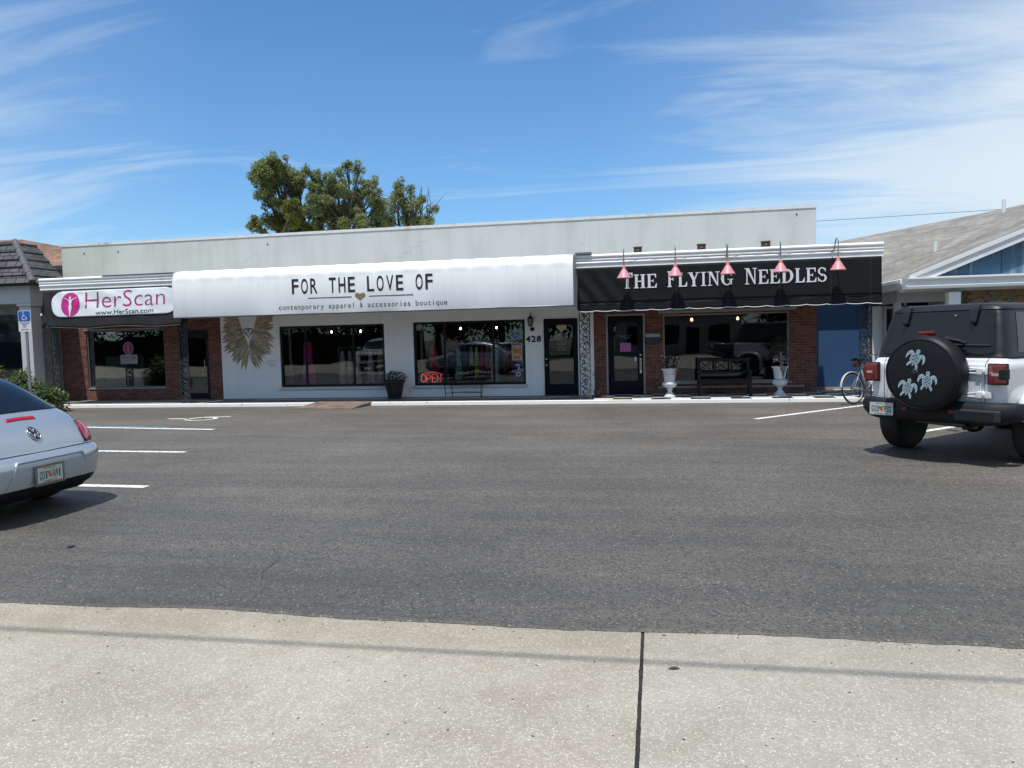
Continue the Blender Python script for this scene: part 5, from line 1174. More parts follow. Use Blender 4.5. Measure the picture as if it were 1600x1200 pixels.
# overhead wires
def wire(name, label, a, b, sag, r, m_, n=40, cat='cable'):
    a, b = Vector(a), Vector(b); pts = []
    for i in range(n+1): t_ = i/n; p = a.lerp(b, t_); p.z -= sag*4*t_*(1-t_); pts.append(p)
    o = MB().tube(pts, r, 6).build(name, m_); tag(o, label, cat); return o
M_WIRE = mat('cable_black', (.02, .02, .02), .7)
wire('utility_cable', 'thin overhead cable in the sky just right of the parapet', (-30, 52, 8.3), (60, 40, 8.2), .5, .013, M_WIRE)
def upole(x, y, h, label):
    t = thing('utility_pole', label, 'pole', (x, y, 0)); MB().tube([(x, y, 0), (x, y, h)], [.15, .10], 12).build('pole_shaft', mat('weathered_wood', (.20, .16, .12), .9, var=.2, scale=8), t, smooth=True)
    MB().box(x-.06, x+.06, y-.9, y+.9, h-.45, h-.33).build('crossarm', MATS['weathered_wood'], t)
k_ = sun_dir.y/sun_dir.z; kx = sun_dir.x/sun_dir.z; HZ = 7.6
wire('service_cable', 'heavy service cable that throws its shadow line across the concrete', (-26, 3.90+HZ*k_-.18, HZ+.1), (24, 3.90+HZ*k_+.02, HZ+.1), .25, .016, M_WIRE)
upole(-26, 3.8+HZ*k_, HZ+.45, 'wooden utility pole left of the lot carrying the service cable')
upole(24, 4.0+HZ*k_, HZ+.45, 'wooden utility pole right of the lot carrying the service cable')
# litter
rl = random.Random(77); mb = MB()
for k in range(230):
    near = k % 3 == 0
    x = rl.uniform(-4.2, 2.6); y = lot_edge(x)-abs(rl.gauss(0, .05)) if near else rl.uniform(2.0, 4.1); q = rl.uniform(.003, .010); a = rl.uniform(0, PI); c_, s_ = math.cos(a)*q, math.sin(a)*q; z = -.0075
    mb.add([(x-c_, y-s_, z), (x+s_*.5, y-c_*.5, z+.001), (x+c_, y+s_, z+q*.3), (x-s_*.5, y+c_*.5, z+.002)], [(0, 1, 2, 3)])
o = mb.build('leaf_crumbs', mat('crumb_brown', (.075, .06, .04), .9, var=.3, scale=30), recalc=False); tag(o, 'dry leaf crumbs and grit scattered over the concrete', 'debris', kind='stuff')
mb = MB()
for k in range(260):
    x = rl.uniform(-9, 6); y = K-abs(rl.gauss(0, .10))-.01; q = rl.uniform(.006, .02); a = rl.uniform(0, PI); c_, s_ = math.cos(a)*q, math.sin(a)*q
    mb.add([(x-c_, y-s_, .001), (x+s_*.5, y-c_*.5, .002), (x+c_, y+s_, .001+q*.5), (x-s_*.5, y+c_*.5, .004)], [(0, 1, 2, 3)])
o = mb.build('kerb_litter', mat('litter_tan', (.20, .15, .09), .9, var=.35, scale=30), recalc=False); tag(o, 'tan leaf litter gathered along the foot of the kerb', 'debris', kind='stuff')
o = MB().lathe([(0, 0), (.026, 0), (.030, .006), (.018, .012), (0, .010)], (-4.70, 5.38, .001), 14).build('rubber_scrap', M_RUB, smooth=True); tag(o, 'small round black scrap of rubber lying on the asphalt near the silver car', 'scrap')
mb = MB().grid(lambda u, v: (.035+.07*u, 3.70+.022*(v-.5)*math.sin(PI*min(1, u*1.1+.05))+.012*u, -.004+.006*math.sin(u*4)), 8, 3); o = mb.build('dry_leaf', mat('dark_brown_leaf', (.06, .05, .04), .8)); tag(o, 'curled dark dry leaf lying on the concrete right of the joint', 'leaf')
# ---------------------------------------------------------------- left neighbour, with mansard roof
t = thing('mansard_building', 'grey brick building with a charcoal tiled mansard roof and a white porch column', 'building', (-20, 17, 0))
M_TILE = shingle('charcoal_tile', (.105, .10, .108), (.075, .072, .08), .21, 'x', (.012, .012, .014), .02)
M_TILES = shingle('charcoal_tile_side', (.095, .09, .098), (.07, .068, .075), .21, 'y', (.012, .012, .014), .02)
M_GPAINT = mat('pale_grey_paint', (.50, .52, .53), .6, 0, .06, 4)
MB().box(-28, -17.0, 19.06, 19.28, 0, 3.3).build('front_wall', M_GBRICK, t)
MB().box(-17.2, -17.0, 19.281, 19.57, 0, 3.3).build('side_wall', M_GBRICK, t)
MB().box(-28, -16.93, 18.46, 19.055, 2.87, 3.36).box(-17.15, -16.93, 19.056, 19.5, 3.1, 3.36).build('fascia_beam', M_GPAINT, t, bevel=.006)
MB().box(-17.34, -16.97, 18.49, 18.86, 0, 2.79).build('porch_column', M_GPAINT, t, bevel=.008)
MB().box(-17.38, -16.92, 18.45, 18.90, 2.79, 2.868).build('column_capital', M_GPAINT, t, bevel=.008)
MB().box(-28, -17.78, 19.03, 19.058, .5, 2.6).build('window', M_CGL, t)
X1, Y0, Y1, ZE = -16.60, 18.20, 19.50, 3.40; XT, YT, ZT = -17.58, 18.75, 4.56
M_HIP = mat('hip_tile', (.125, .12, .125), .8, var=.2, scale=9); nC = 5
mbf, mbs, mbl = MB(), MB(), MB()
for k in range(nC):
    a, b = k/nC, (k+1)/nC+.02; e = .05
    za, zb = ZE+(ZT-ZE)*a, ZE+(ZT-ZE)*b; xa, xb = X1+(XT-X1)*a, X1+(XT-X1)*b; ya, yb = Y0+(YT-Y0)*a, Y0+(YT-Y0)*b
    mbf.add([(-28, ya-e, za), (xa+.02, ya-e, za), (xb, yb, zb), (-28, yb, zb), (-28, ya+.02, za-.035), (xa, ya+.02, za-.035)], [(0, 1, 2, 3), (0, 4, 5, 1)])
    mbs.add([(xa+e, ya-.02, za), (xa+e, Y1, za), (xb, Y1, zb), (xb, yb, zb), (xa-.02, ya, za-.035), (xa-.02, Y1, za-.035)], [(0, 1, 2, 3), (0, 4, 5, 1)])
    mbl.tube([(xa+.02, ya-.02, za+.02), (xb+.01, yb-.01, zb+.05)], [.10, .08], 8)
mbf.build('front_tiles', M_TILE, t); mbs.build('side_tiles', M_TILES, t); mbl.build('hip_tiles', M_HIP, t)
MB().add([(X1, Y1, ZE), (XT, Y1, ZT), (-28, Y1, ZT), (-28, Y1, ZE-.1)], [(0, 1, 2, 3)]).build('rear_gable', M_TILES, t)
MB().box(-28, XT+.02, YT-.06, YT+.1, ZT-.02, ZT+.06).box(XT-.1, XT+.05, YT+.1, Y1, ZT-.02, ZT+.03).build('ridge_cap', M_HIP, t)
MB().add([(-28, YT+.1, ZT), (XT-.1, YT+.1, ZT), (XT-.1, Y1, ZT), (-28, Y1, ZT)], [(0, 1, 2, 3)]).build('flat_roof', M_TILE, t)
MB().box(-28, X1, Y0-.02, Y0+.26, ZE-.05, ZE-.037).box(X1-.1, X1+.02, Y0+.26, Y1, ZE-.05, ZE-.037).build('drip_edge', M_BLK, t)
# brown roofed house farther back
t = thing('brown_roofed_house', 'house with brown shingle roof glimpsed between the mansard and the parapet', 'building', (-26, 27, 0))
MB().box(-34, -21.4, 26.3, 33, 0, 4.66).build('wall', mat('grey_siding', (.34, .35, .33), .8, 0, .08, 3, .004, 8, stretch=(.1, .1, 6)), t)
MB().add([(-34, 25.9, 4.72), (-21.0, 25.9, 4.72), (-22.0, 29.2, 5.35), (-27, 29.2, 6.35), (-34, 29.2, 6.5), (-34, 33, 4.7), (-21, 33, 4.7)], [(0, 1, 2, 3), (3, 4, 0), (2, 1, 6), (2, 6, 5, 3), (3, 5, 4)]).build('roof', shingle('brown_shingle', (.25, .155, .11), (.17, .10, .075), .11, 'x'), t)
MB().box(-34, -20.95, 25.82, 25.93, 4.60, 4.75).build('gutter', mat('dark_gutter', (.05, .045, .045), .5), t)

# ---------------------------------------------------------------- right neighbour, grey shingle roof and blue gable
t = thing('blue_gable_building', 'building with grey shingle roof, white fascia, peeling blue gable and stone front', 'building', (8, 18, 0))
M_SH = shingle('grey_shingle', (.275, .26, .235), (.205, .195, .175), .10, 'y', (.15, .145, .13), .012)
A0, B0_ = Vector((5.20, 17.34, 2.66)), Vector((11.0, 17.34, 2.66+.405*5.8))
def roofp(u, v):
    y = 17.34+9.66*v; q = max(0, (v-.22)/.78)**1.5; x0_, x1_ = 5.20, 11.0+2.5*v; x = x0_+(x1_-x0_)*u
    return (x, y, 2.66+1.69*q+(.405-.242*q)*(x-5.2))
mb = MB().grid(roofp, 30, 30)
mb.build('roof', M_SH, t, recalc=False)
mb = MB()
for (x0_, x1_, dz0, dz1, yy) in ((0, 1, -.215, -.01, 17.30), (0, 1, -.055, .018, 17.27)):
    a, b = A0, B0_; sx = .0
    mb.add([(a.x-.02, yy, a.z+dz1), (b.x, yy, b.z+dz1), (b.x, yy, b.z+dz0), (a.x+.30, yy, a.z+dz0+.30*.405), (a.x-.02, yy, a.z+max(dz0, -.10)), (a.x-.02, 17.36, a.z+dz1), (b.x, 17.36, b.z+dz1), (b.x, 17.36, b.z+dz0), (a.x+.30, 17.36, a.z+dz0+.30*.405)],
           [(0, 1, 2, 3, 4), (0, 5, 6, 1), (3, 2, 7, 8)])
mb.build('rake_board', M_WMET, t)
MB().add([(5.4, 17.46, 2.62), (11, 17.46, 2.62), (11, 17.46, 4.8)], [(0, 1, 2)]).build('gable', streaky('peeling_blue', (.055, .125, .20), (.24, .32, .33), .7, sx=8, sz=1.3, lo=.52, hi=.64), t)
mb = MB()
for k in range(9): x = 6.35+k*.62; mb.box(x, x+.012, 17.452, 17.458, 2.63, 2.6+(x-5.45)*.39)
mb.build('gable_grooves', mat('groove_blue', (.03, .07, .12), .8), t)
# gutter fascia along the front, wrapping the corner
gp = [(17.60, 2.40), (17.30, 2.40), (17.285, 2.46), (17.31, 2.475), (17.31, 2.545), (17.25, 2.60), (17.25, 2.64), (17.62, 2.66)]
MB().xprism(gp, 5.13, 12).build('front_fascia', M_WMET, t, bevel=.004)
MB().prism([(5.34, 2.42), (5.16, 2.47), (5.10, 2.56), (5.10, 2.625), (5.20, 2.655), (5.34, 2.70)], lambda a, b: (a, 17.64, b), lambda a, b: (a, 24, b)).build('side_gutter', M_CORN, t)
MB().box(5.16, 12, 17.64, 17.9, 2.36, 2.42).box(5.3, 12, 17.9, 20.0, 2.50, 2.56).build('soffit', mat('soffit_white', (.55, .56, .56), .7), t)
MB().box(5.28, 6.62, 18.5, 18.62, 2.16, 2.50).box(5.28, 5.40, 18.62, 20.0, 2.16, 2.5).build('header_beam', mat('header_white', (.42, .44, .45), .7), t)
MB().box(6.62, 12, 18.2, 18.5, 0, 2.50).build('stone_wall', stonework('field_stone'), t)
MB().box(5.98, 6.21, 17.42, 17.65, 0, 2.32).build('porch_pillar', M_WMET, t, bevel=.006)
MB().box(5.28, 5.42, 18.64, 18.78, 0, 2.16).box(6.5, 6.62, 18.64, 20.0, 0, 2.16).build('door_surround', M_GPAINT, t)
MB().box(5.44, 6.4, 20.0, 20.1, .1, 2.5).build('entrance_glass', M_CGL, t); MB().box(5.86, 5.92, 19.95, 19.999, .1, 2.5).box(5.42, 5.47, 19.95, 19.999, .1, 2.5).box(5.47, 6.5, 19.95, 19.998, 2.06, 2.12).build('entrance_frame', M_GPAINT, t)
MB().box(5.06, 5.52, 19.90, 19.95, 2.13, 2.45).build('navy_panel', mat('navy_paint', (.008, .03, .09), .5), t)
MB().box(5.2, 12, 20.11, 26, 0, 2.6).build('rear_wall', M_WALL, t)
for x, y_, z, h, lb in ((8.86, 26.2, 0, .35, None), (7.28, 22.4, 0, .28, None)): pass
for x, y_, h in ((9.75, 24.3, .36), (6.95, 21.2, .24)):
    z = roofp((x-5.2)/(5.8+2.5*(y_-17.34)/9.66), (y_-17.34)/9.66)[2]; MB().tube([(x, y_, z-.1), (x, y_, z+h)], .05, 10).build('vent_pipe', M_WMET, t)
# low navy wall panel with its own eave closing the gap
t = thing('navy_side_building', 'plain navy painted wall beyond the checkered walkway, behind the bicycle', 'building', (4.5, 20.5, 0))
MB().box(3.86, 5.18, 20.5, 20.7, .16, 3.0).build('wall', mat('navy_stucco', (.022, .075, .185), .6, 0, .10, 2, .001, 60), t)
MB().box(3.86, 5.18, 20.49, 20.7, .0, .155).build('plinth', mat('tan_concrete', (.34, .29, .22), .8, var=.2), t)
MB().box(3.84, 5.2, 20.03, 20.7, 3.0, 3.08).build('eave', M_WMET, t)
MB().box(3.90, 3.935, 20.44, 20.485, .1, 2.95).build('downpipe', M_WMET, t)
t2 = thing('garden_tap', 'small brass garden tap on a short pipe by the brick corner', 'tap', (3.9, 19.75, .1))
MB().tube([(3.90, 19.7, .08), (3.90, 19.7, .46)], .012, 6).build('pipe', M_IRONG, t2); MB().tube([(3.90, 19.7, .44), (3.96, 19.6, .44), (3.97, 19.58, .40)], .014, 6).build('spout', mat('tarnished_brass', (.18, .16, .08), .5, .7), t2)
MB().lathe([(.03, 0), (.03, .008), (0, .008)], (3.90, 19.7, .47), 10).build('tap_handle', M_IRONG, t2)
# ---------------------------------------------------------------- body surface from stacked plan outlines
def lerp_tab(tab, z):
    if z <= tab[0][0]: return tab[0][1:]
    for a, b in zip(tab[:-1], tab[1:]):
        if z <= b[0]:
            k = (z-a[0])/(b[0]-a[0]); return tuple(p+(q-p)*k for p, q in zip(a[1:], b[1:]))
    return tab[-1][1:]
def smooth_tab(tab, n=3):
    """Catmull-Rom style refinement of (z, rear, front, halfwidth, exponent)"""
    out = []
    for i in range(len(tab)-1):
        p0, p1, p2, p3 = tab[max(i-1, 0)], tab[i], tab[i+1], tab[min(i+2, len(tab)-1)]
        for k in range(n):
            t = k/n; out.append(tuple(.5*((2*b)+(-a+c)*t+(2*a-5*b+4*c-d)*t*t+(-a+3*b-3*c+d)*t**3) if j else b+(c-b)*t for j, (a, b, c, d) in enumerate(zip(p0, p1, p2, p3))))
    out.append(tab[-1]); return out
class Body:
    def __init__(s, tab, flare=None): s.tab = tab; s.flare = flare
    def P(s, t, z, off=0.0):
        """t in radians, 0 = rear centre, +90 = right side, 180 = front"""
        def q(t, z):
            ur, uf, hw, n = lerp_tab(s.tab, z); a = (uf-ur)/2; uc = (uf+ur)/2
            sn, cs = math.sin(t), math.cos(t)
            x = hw*math.copysign(abs(sn)**(2/n), sn); u = uc-a*math.copysign(abs(cs)**(2/n), cs)
            if s.flare: x = s.flare(x, u, z)
            return Vector((x, u, z))
        p = q(t, z)
        if off:
            e = 1e-3; n_ = (q(t+e, z)-q(t-e, z)).cross(q(t, z+e*3)-q(t, z-e*3))
            if n_.length > 0: n_.normalize(); c = Vector((0, (lerp_tab(s.tab, z)[0]+lerp_tab(s.tab, z)[1])/2, z)); n_ = n_ if n_.dot(p-c) > 0 else -n_; p = p+n_*off
        return p
    def t_of(s, x, z, rear=True):
        """parameter of the point at lateral x on the rear (or front)"""
        ur, uf, hw, n = lerp_tab(s.tab, z); k = max(-1, min(1, x/hw)); t = math.asin(math.copysign(abs(k)**(n/2), k)); return t if rear else PI-t
    def shell(s, mb, zs, nt=128):
        base = len(mb.v)
        for z in zs:
            for k in range(nt):
                # dense sampling at the corners
                t = 2*PI*k/nt; t = t-.16*math.sin(4*t)*.0
                mb.v.append(tuple(s.P(t, z)))
        for i in range(len(zs)-1):
            for k in range(nt): mb.f.append((base+i*nt+k, base+i*nt+(k+1) % nt, base+(i+1)*nt+(k+1) % nt, base+(i+1)*nt+k))
        mb.f.append(tuple(base+(len(zs)-1)*nt+k for k in range(nt)))
        return mb
    def patch(s, mb, fn, nu, nv, off):
        """fn(u,v)->(x,z,rear)"""
        def g(u, v):
            x, z = fn(u, v)[:2]; return s.P(s.t_of(x, z), z, off)
        return mb.grid(g, nu, nv)
    def side(s, mb, fn, nu, nv, off, sgn):
        def g(u, v):
            uu, z = fn(u, v); ur, uf, hw, n = lerp_tab(s.tab, z); a = (uf-ur)/2; uc = (uf+ur)/2
            k = (uc-uu)/a; k = max(-1, min(1, k)); cs = math.copysign(abs(k)**(n/2), k); t = math.acos(cs); return s.P(t*sgn, z, off)
        return mb.grid(g, nu, nv)
    def line(s, pts, off=.001):
        return [s.P(s.t_of(x, z), z, off) for x, z in pts]
def tyre(parent, name, u, x, r, w_, rimr, rimmat, sgn):
    e = bpy.data.objects.new(name, None); COL.objects.link(e); e.parent = parent; OFF[e.as_pointer()] = Vector((0, 0, 0))
    pr = [(rimr, -w_/2+.01), (r*.82, -w_/2), (r*.94, -w_/2+.008), (r*.99, -w_/2+.035), (r, -w_/2+.06), (r, w_/2-.06), (r*.99, w_/2-.035), (r*.94, w_/2-.008), (r*.82, w_/2), (rimr, w_/2-.01)]
    MB().lathe(pr, (x, u, r), 48, 'x', mod=None).build('tyre', M_RUB, e, smooth=True)
    mb = MB().lathe([(rimr*1.02, -w_/2+.02), (rimr*1.02, w_/2-.02)], (x, u, r), 40, 'x')
    d = x+sgn*(w_/2-.03); mb.lathe([(0, -.012), (rimr*1.01, -.012), (rimr*1.01, .012), (0, .012)], (d-sgn*.03, u, r), 36, 'x')
    mb.lathe([(0, 0), (rimr*.2, 0), (rimr*.22, .02*sgn), (0, .03*sgn)], (d, u, r), 16, 'x')
    for k in range(5):
        a = 2*PI*k/5
        for da in (-.13, .13): mb.tube([(d, u+rimr*.15*math.cos(a), r+rimr*.15*math.sin(a)), (d, u+rimr*math.cos(a+da), r+rimr*math.sin(a+da))], [.022, .018], 5)
    mb.build('rim', rimmat, e, smooth=False); return e
def plate(parent, cx, cz, u, chars1, chars2, wd=.305, ht=.155, M=None, frame=None, tilt=0):
    e = bpy.data.objects.new('licence_plate', None); COL.objects.link(e); e.parent = parent; OFF[e.as_pointer()] = Vector((0, 0, 0))
    if M is not None: e.matrix_local = M
    cx0, cz0, u0 = cx, cz, u
    MB().yprism(rrect(cx-wd/2, cx+wd/2, cz-ht/2, cz+ht/2, .012), u, u+.003).build('plate_base', mat('plate_white', (.52, .55, .52), .5, 0, .1, 6), e)
    g_ = mat('plate_green', (.015, .10, .085), .6)
    mb = MB(); f = on_y(u-.0012)
    mono(mb, chars1, cx-.132, cx-.028, cz-.038, .072, f, .025, .78); mono(mb, chars2, cx+.034, cx+.134, cz-.038, .072, f, .025, .78)
    text(mb, 'MYFLORIDA.COM', (cx-.07, cx+.07, cz+.056, cz+.068), f, .02); text(mb, 'SUNSHINE STATE', (cx-.085, cx+.085, cz-.068, cz-.054), f, .02)
    mb.build('plate_lettering', g_, e)
    mb = MB().lathe([(.023, -.0012), (.023, -.001), (0, -.001)], (cx+.004, u, cz-.010), 20, 'y').lathe([(.018, -.0016), (.018, -.0014), (0, -.0014)], (cx-.010, u, cz+.012), 20, 'y'); mb.build('orange_emblem', mat('plate_orange', (.55, .16, .04), .6), e)
    mb = MB(); leaf(mb, (cx, u-.002, cz+.02), (.6, 0, .5), .05, .025); leaf(mb, (cx, u-.002, cz+.02), (-.8, 0, .35), .05, .022); mb.build('leaf_emblem', mat('plate_leaf', (.04, .22, .06), .6), e)
    if frame:
        mb = MB(); o_ = .016
        mb.box(cx-wd/2-o_, cx+wd/2+o_, u-.006, u+.006, cz-ht/2-o_, cz-ht/2+.010).box(cx-wd/2-o_, cx+wd/2+o_, u-.006, u+.006, cz+ht/2-.006, cz+ht/2+o_).box(cx-wd/2-o_, cx-wd/2+.006, u-.006, u+.006, cz-ht/2+.010, cz+ht/2-.006).box(cx+wd/2-.006, cx+wd/2+o_, u-.006, u+.006, cz-ht/2+.010, cz+ht/2-.006)
        mb.build('plate_frame', frame, e, bevel=.003)
    return e

# ---------------------------------------------------------------- silver car
CAR = thing('silver_car', 'silver rounded hatchback parked at the left edge, seen from behind, with red tail lamps', 'car', (-5.72, 6.37, 0), R(90)); OFF[CAR.as_pointer()] = Vector((0, 0, 0))
M_SIL = mat('silver_paint', (.42, .465, .51), .26, .5, .03, 60, coat=1.0)
#        z    rear  front  half  n
BT = [(.20, .16, 4.10, .84, 7.5), (.26, .07, 4.20, .875, 7), (.33, .02, 4.25, .90, 6.5), (.42, .0, 4.27, .91, 6.2), (.52, .0, 4.26, .925, 6.5), (.575, .02, 4.22, .93, 6.8), (.605, .055, 4.18, .93, 7), (.625, .10, 4.12, .93, 7),
      (.70, .125, 3.95, .925, 7), (.78, .165, 3.70, .915, 6.6), (.86, .23, 3.45, .89, 6), (.93, .31, 3.22, .855, 5.5), (1.0, .415, 3.10, .82, 5), (1.08, .53, 2.98, .79, 4.6), (1.17, .66, 2.86, .755, 4.3), (1.26, .81, 2.74, .715, 4.1), (1.34, .99, 2.62, .665, 3.8), (1.405, 1.20, 2.50, .605, 3.5), (1.455, 1.44, 2.38, .52, 3.2), (1.49, 1.72, 2.26, .38, 2.9), (1.505, 1.92, 2.16, .20, 2.5)]
BT = smooth_tab(BT, 3)
def bflare(x, u, z):
    # swelling wings over the wheels
    for uc in (.86, 3.38):
        d = math.hypot((u-uc)/.62, (z-.50)/.42)
        if d < 1: x += math.copysign(.045*(1-d*d)**1.2, x)
    return x
BD = Body(BT, bflare)
zs = [r_[0] for r_ in BT]
def hatch_seam_z(): pass
# bumper zone below the hatch, then the body above
mb = MB(); BD.shell(mb, [z for z in zs if z >= .325], 176)
body = mb.build('body', M_SIL, CAR, smooth=True)
mb = MB(); nt_ = 176
low = [z for z in zs if z < .34]
base = 0
for z in [.19]+low:
    for k in range(nt_):
        p = BD.P(2*PI*k/nt_, max(z, .2)); mb.v.append((p.x*.988, p.y+.012 if p.y < 2 else p.y-.012, z))
for i in range(len(low)):
    for k in range(nt_): mb.f.append((i*nt_+k, i*nt_+(k+1) % nt_, (i+1)*nt_+(k+1) % nt_, (i+1)*nt_+k))
mb.f.append(tuple(range(nt_))); mb.build('bumper_valance', mat('black_bumper', (.006, .006, .007), .6, spec=.25), CAR, smooth=True)
# recess round the plate: a raised lip casting its own shade plus an inner panel
lipz = lambda x, top: (.555-.03*abs(x)/.5) if top else .355
tp = [(-.50, .36), (-.38, .555), (.38, .555), (.50, .36)]
# rear glass
def rg(u, v):
    z = 1.005+(1.375-1.005)*v; hw = (.665-.02*v)*(1-.30*v**1.6)
    e = 1-(2*u-1)**2; z2 = z-(.012*(2*u-1)**2)*(1-v)
    return ((2*u-1)*hw, z2)
mb = MB(); BD.patch(mb, rg, 24, 14, .004); mb.build('rear_window', M_CGL, CAR, smooth=True)
mb = MB(); ed = [rg(k/24, 0) for k in range(25)]+[rg(1, k/14) for k in range(1, 15)]+[rg(1-k/24, 1) for k in range(1, 25)]+[rg(0, 1-k/14) for k in range(1, 14)]
mb.tube(BD.line(ed, .001), .007, 5, True); mb.build('window_seal', M_BLK, CAR)
# side windows
for s in (-1, 1):
    mb = MB(); BD.side(mb, lambda u, v: (1.02+.35*v+(2.95-.25*v-1.02-.35*v)*u, 1.01+.33*v*(1-.35*(2*u-1)**4)), 24, 8, .004, s); mb.build('side_window', M_CGL, CAR, smooth=True)
mb = MB(); mb.grid(lambda u, v: (lambda z, x: BD.P(BD.t_of(x, z, False), z, .004))(1.02+.36*v, (2*u-1)*(.66-.2*v)), 20, 8); mb.build('windscreen', M_CGL, CAR, smooth=True)
# hatch shut line
def seam(pts, r=.0045, nm='shut_line'):
    q = []
    for a, b in zip(pts[:-1], pts[1:]):
        for k in range(8): q.append((a[0]+(b[0]-a[0])*k/8, a[1]+(b[1]-a[1])*k/8))
    q.append(pts[-1]); MB().tube(BD.line(q, -.0005), r, 5).build(nm, M_BLK, CAR)
seam([(-.70, 1.02), (-.70, .95), (-.655, .87), (-.60, .78), (-.59, .67), (-.57, .632), (0, .626), (.57, .632), (.59, .67), (.60, .78), (.655, .87), (.70, .95), (.70, 1.02)])
seam([(-.90, .60), (-.7, .628), (-.57, .632)], .003); seam([(.57, .632), (.7, .628), (.90, .60)], .003)
# tail lamps wrap the corners
def lamp_fn(s):
    def g(u, v):
        z = .650+.205*v; x0 = .605-.035*math.sin(PI*v)+.02*v; x1 = .888-.02*v-.065*v*v
        u2 = u; r_ = .16
        if v < r_: z = .655+.205*v
        return (s*(x0+(x1-x0)*u2), z+.012*(u-.5)*(1 if v < .5 else -1))
    return g
for s in (-1, 1):
    e = bpy.data.objects.new('tail_lamp', None); COL.objects.link(e); e.parent = CAR; OFF[e.as_pointer()] = Vector((0, 0, 0))
    mb = MB(); BD.patch(mb, lamp_fn(s), 16, 14, .010); mb.build('lens', mat('bright_tail_red', (.42, .012, .016), .12, 0, .2, 12, coat=1), e, smooth=True, solid=.004)
    g0 = lamp_fn(s); ed = [g0(k/16, 0) for k in range(17)]+[g0(1, k/14) for k in range(1, 15)]+[g0(1-k/16, 1) for k in range(1, 17)]+[g0(0, 1-k/14) for k in range(1, 14)]
    MB().tube(BD.line(ed, .007), .006, 5, True).build('lamp_surround', mat('dark_lamp_rim', (.03, .004, .006), .3), e)
    mb = MB(); BD.patch(mb, lambda u, v: (lambda a: a)(g0(.30+.38*u, .18+.14*v)), 8, 4, .0145); mb.build('reverse_lamp', mat('clear_lamp', (.45, .30, .30), .15, coat=1), e, smooth=True)
    mb = MB(); BD.patch(mb, lambda u, v: (lambda a: a)(g0(.28+.5*u, .45+.3*v)), 8, 4, .0142); mb.build('stop_lamp', mat('bright_lamp_red', (.62, .03, .02), .15, coat=1), e, smooth=True)
# high stop lamp
mb = MB(); BD.patch(mb, lambda u, v: ((2*u-1)*.17, .928+.024*v+.004*math.sin(PI*u)), 16, 3, .006); mb.build('high_stop_lamp', M_REDB, CAR, smooth=True, solid=.004)
# emblem: ring with a V over a W
def on_body(x, z, off=.012): return BD.P(BD.t_of(x, z), z, off)
e = bpy.data.objects.new('badge', None); COL.objects.link(e); e.parent = CAR; OFF[e.as_pointer()] = Vector((0, 0, 0))
br, bz = .062, .80
MB().grid(lambda u, v: on_body(.001+br*v*math.cos(2*PI*u), bz+br*v*math.sin(2*PI*u), .006), 28, 3, True).build('badge_disc', mat('badge_navy', (.02, .025, .04), .25, .2), e, smooth=True)
mb = MB().tube([on_body(br*math.cos(2*PI*k/36), bz+br*math.sin(2*PI*k/36), .008) for k in range(36)], .0055, 6, True)
for pl in ([(-.022, .052), (0, .006), (.022, .052)], [(-.050, .026), (-.022, -.046), (0, .0), (.022, -.046), (.050, .026)]):
    for a, b in zip(pl[:-1], pl[1:]): mb.tube([on_body(a[0], bz+a[1], .010), on_body((a[0]+b[0])/2, bz+(a[1]+b[1])/2, .010), on_body(b[0], bz+b[1], .010)], .0052, 5)
mb.build('badge_emblem', M_CHROME, e, smooth=True)
# recess panel and plate
mb = MB()
def rec(u, v, d=.0):
    z = .345+.205*v; hw = .50-.115*v; x = (2*u-1)*hw; return Vector((x, .045+d, z))
# dished recess: a tray on the bumper skin, its shade painted in darker silver
def tray(u, v):
    x, z = (2*u-1)*(.53-.125*v), .338+.222*v; du = min(u, 1-u)*2; dv = min(v, 1-v)*2; p = on_body(x, z, .0035)
    return p
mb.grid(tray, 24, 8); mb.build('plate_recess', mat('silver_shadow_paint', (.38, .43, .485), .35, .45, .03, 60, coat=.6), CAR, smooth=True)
ed = [((2*k/20-1)*.53, .338) for k in range(21)]+[(.53-.125*k/8, .338+.222*k/8) for k in range(1, 9)]+[(-(2*k/20-1)*.405, .56) for k in range(1, 21)]+[(-(.405+.125*k/8), .56-.222*k/8) for k in range(1, 8)]
top = [((2*k/20-1)*.405, .562) for k in range(21)]
q = [(-.53, .345)]+[(-.53+.125*k/6, .345+.215*k/6) for k in range(1, 7)]+top+[(.405+.125*k/6, .56-.215*k/6) for k in range(1, 7)]
# overhanging lip
q = [(-.47, .43), (-.44, .49), (-.42, .535)]+top+[(.42, .535), (.44, .49), (.47, .43)]
mb = MB(); n_ = len(q)
rows = []
for (off, dzv) in ((.002, .022), (.024, .012), (.026, .0), (.004, -.004)):
    rows.append([on_body(x, z+dzv*(1 if abs(x) < .42 else .2), .003+(off-.003)*max(0, min(1, (z-.44)/.12))**2) for x, z in q])
for rw in rows: mb.v += [tuple(p) for p in rw]
for i in range(3):
    for k in range(n_-1): mb.f.append((i*n_+k, i*n_+k+1, (i+1)*n_+k+1, (i+1)*n_+k))
mb.build('bumper_lip', M_SIL, CAR, smooth=True)
plate(CAR, -.05, .425, -.022, 'QDI', 'N91', wd=.325, ht=.165, frame=mat('plate_frame_cream', (.20, .185, .14), .6, var=.3, scale=9))
for s in (-1, 1):
    mb = MB(); BD.patch(mb, lambda u, v: (s*(.815+.075*u), .375+.035*v), 8, 3, .005); mb.build('bumper_reflector', M_REDB, CAR, smooth=True)
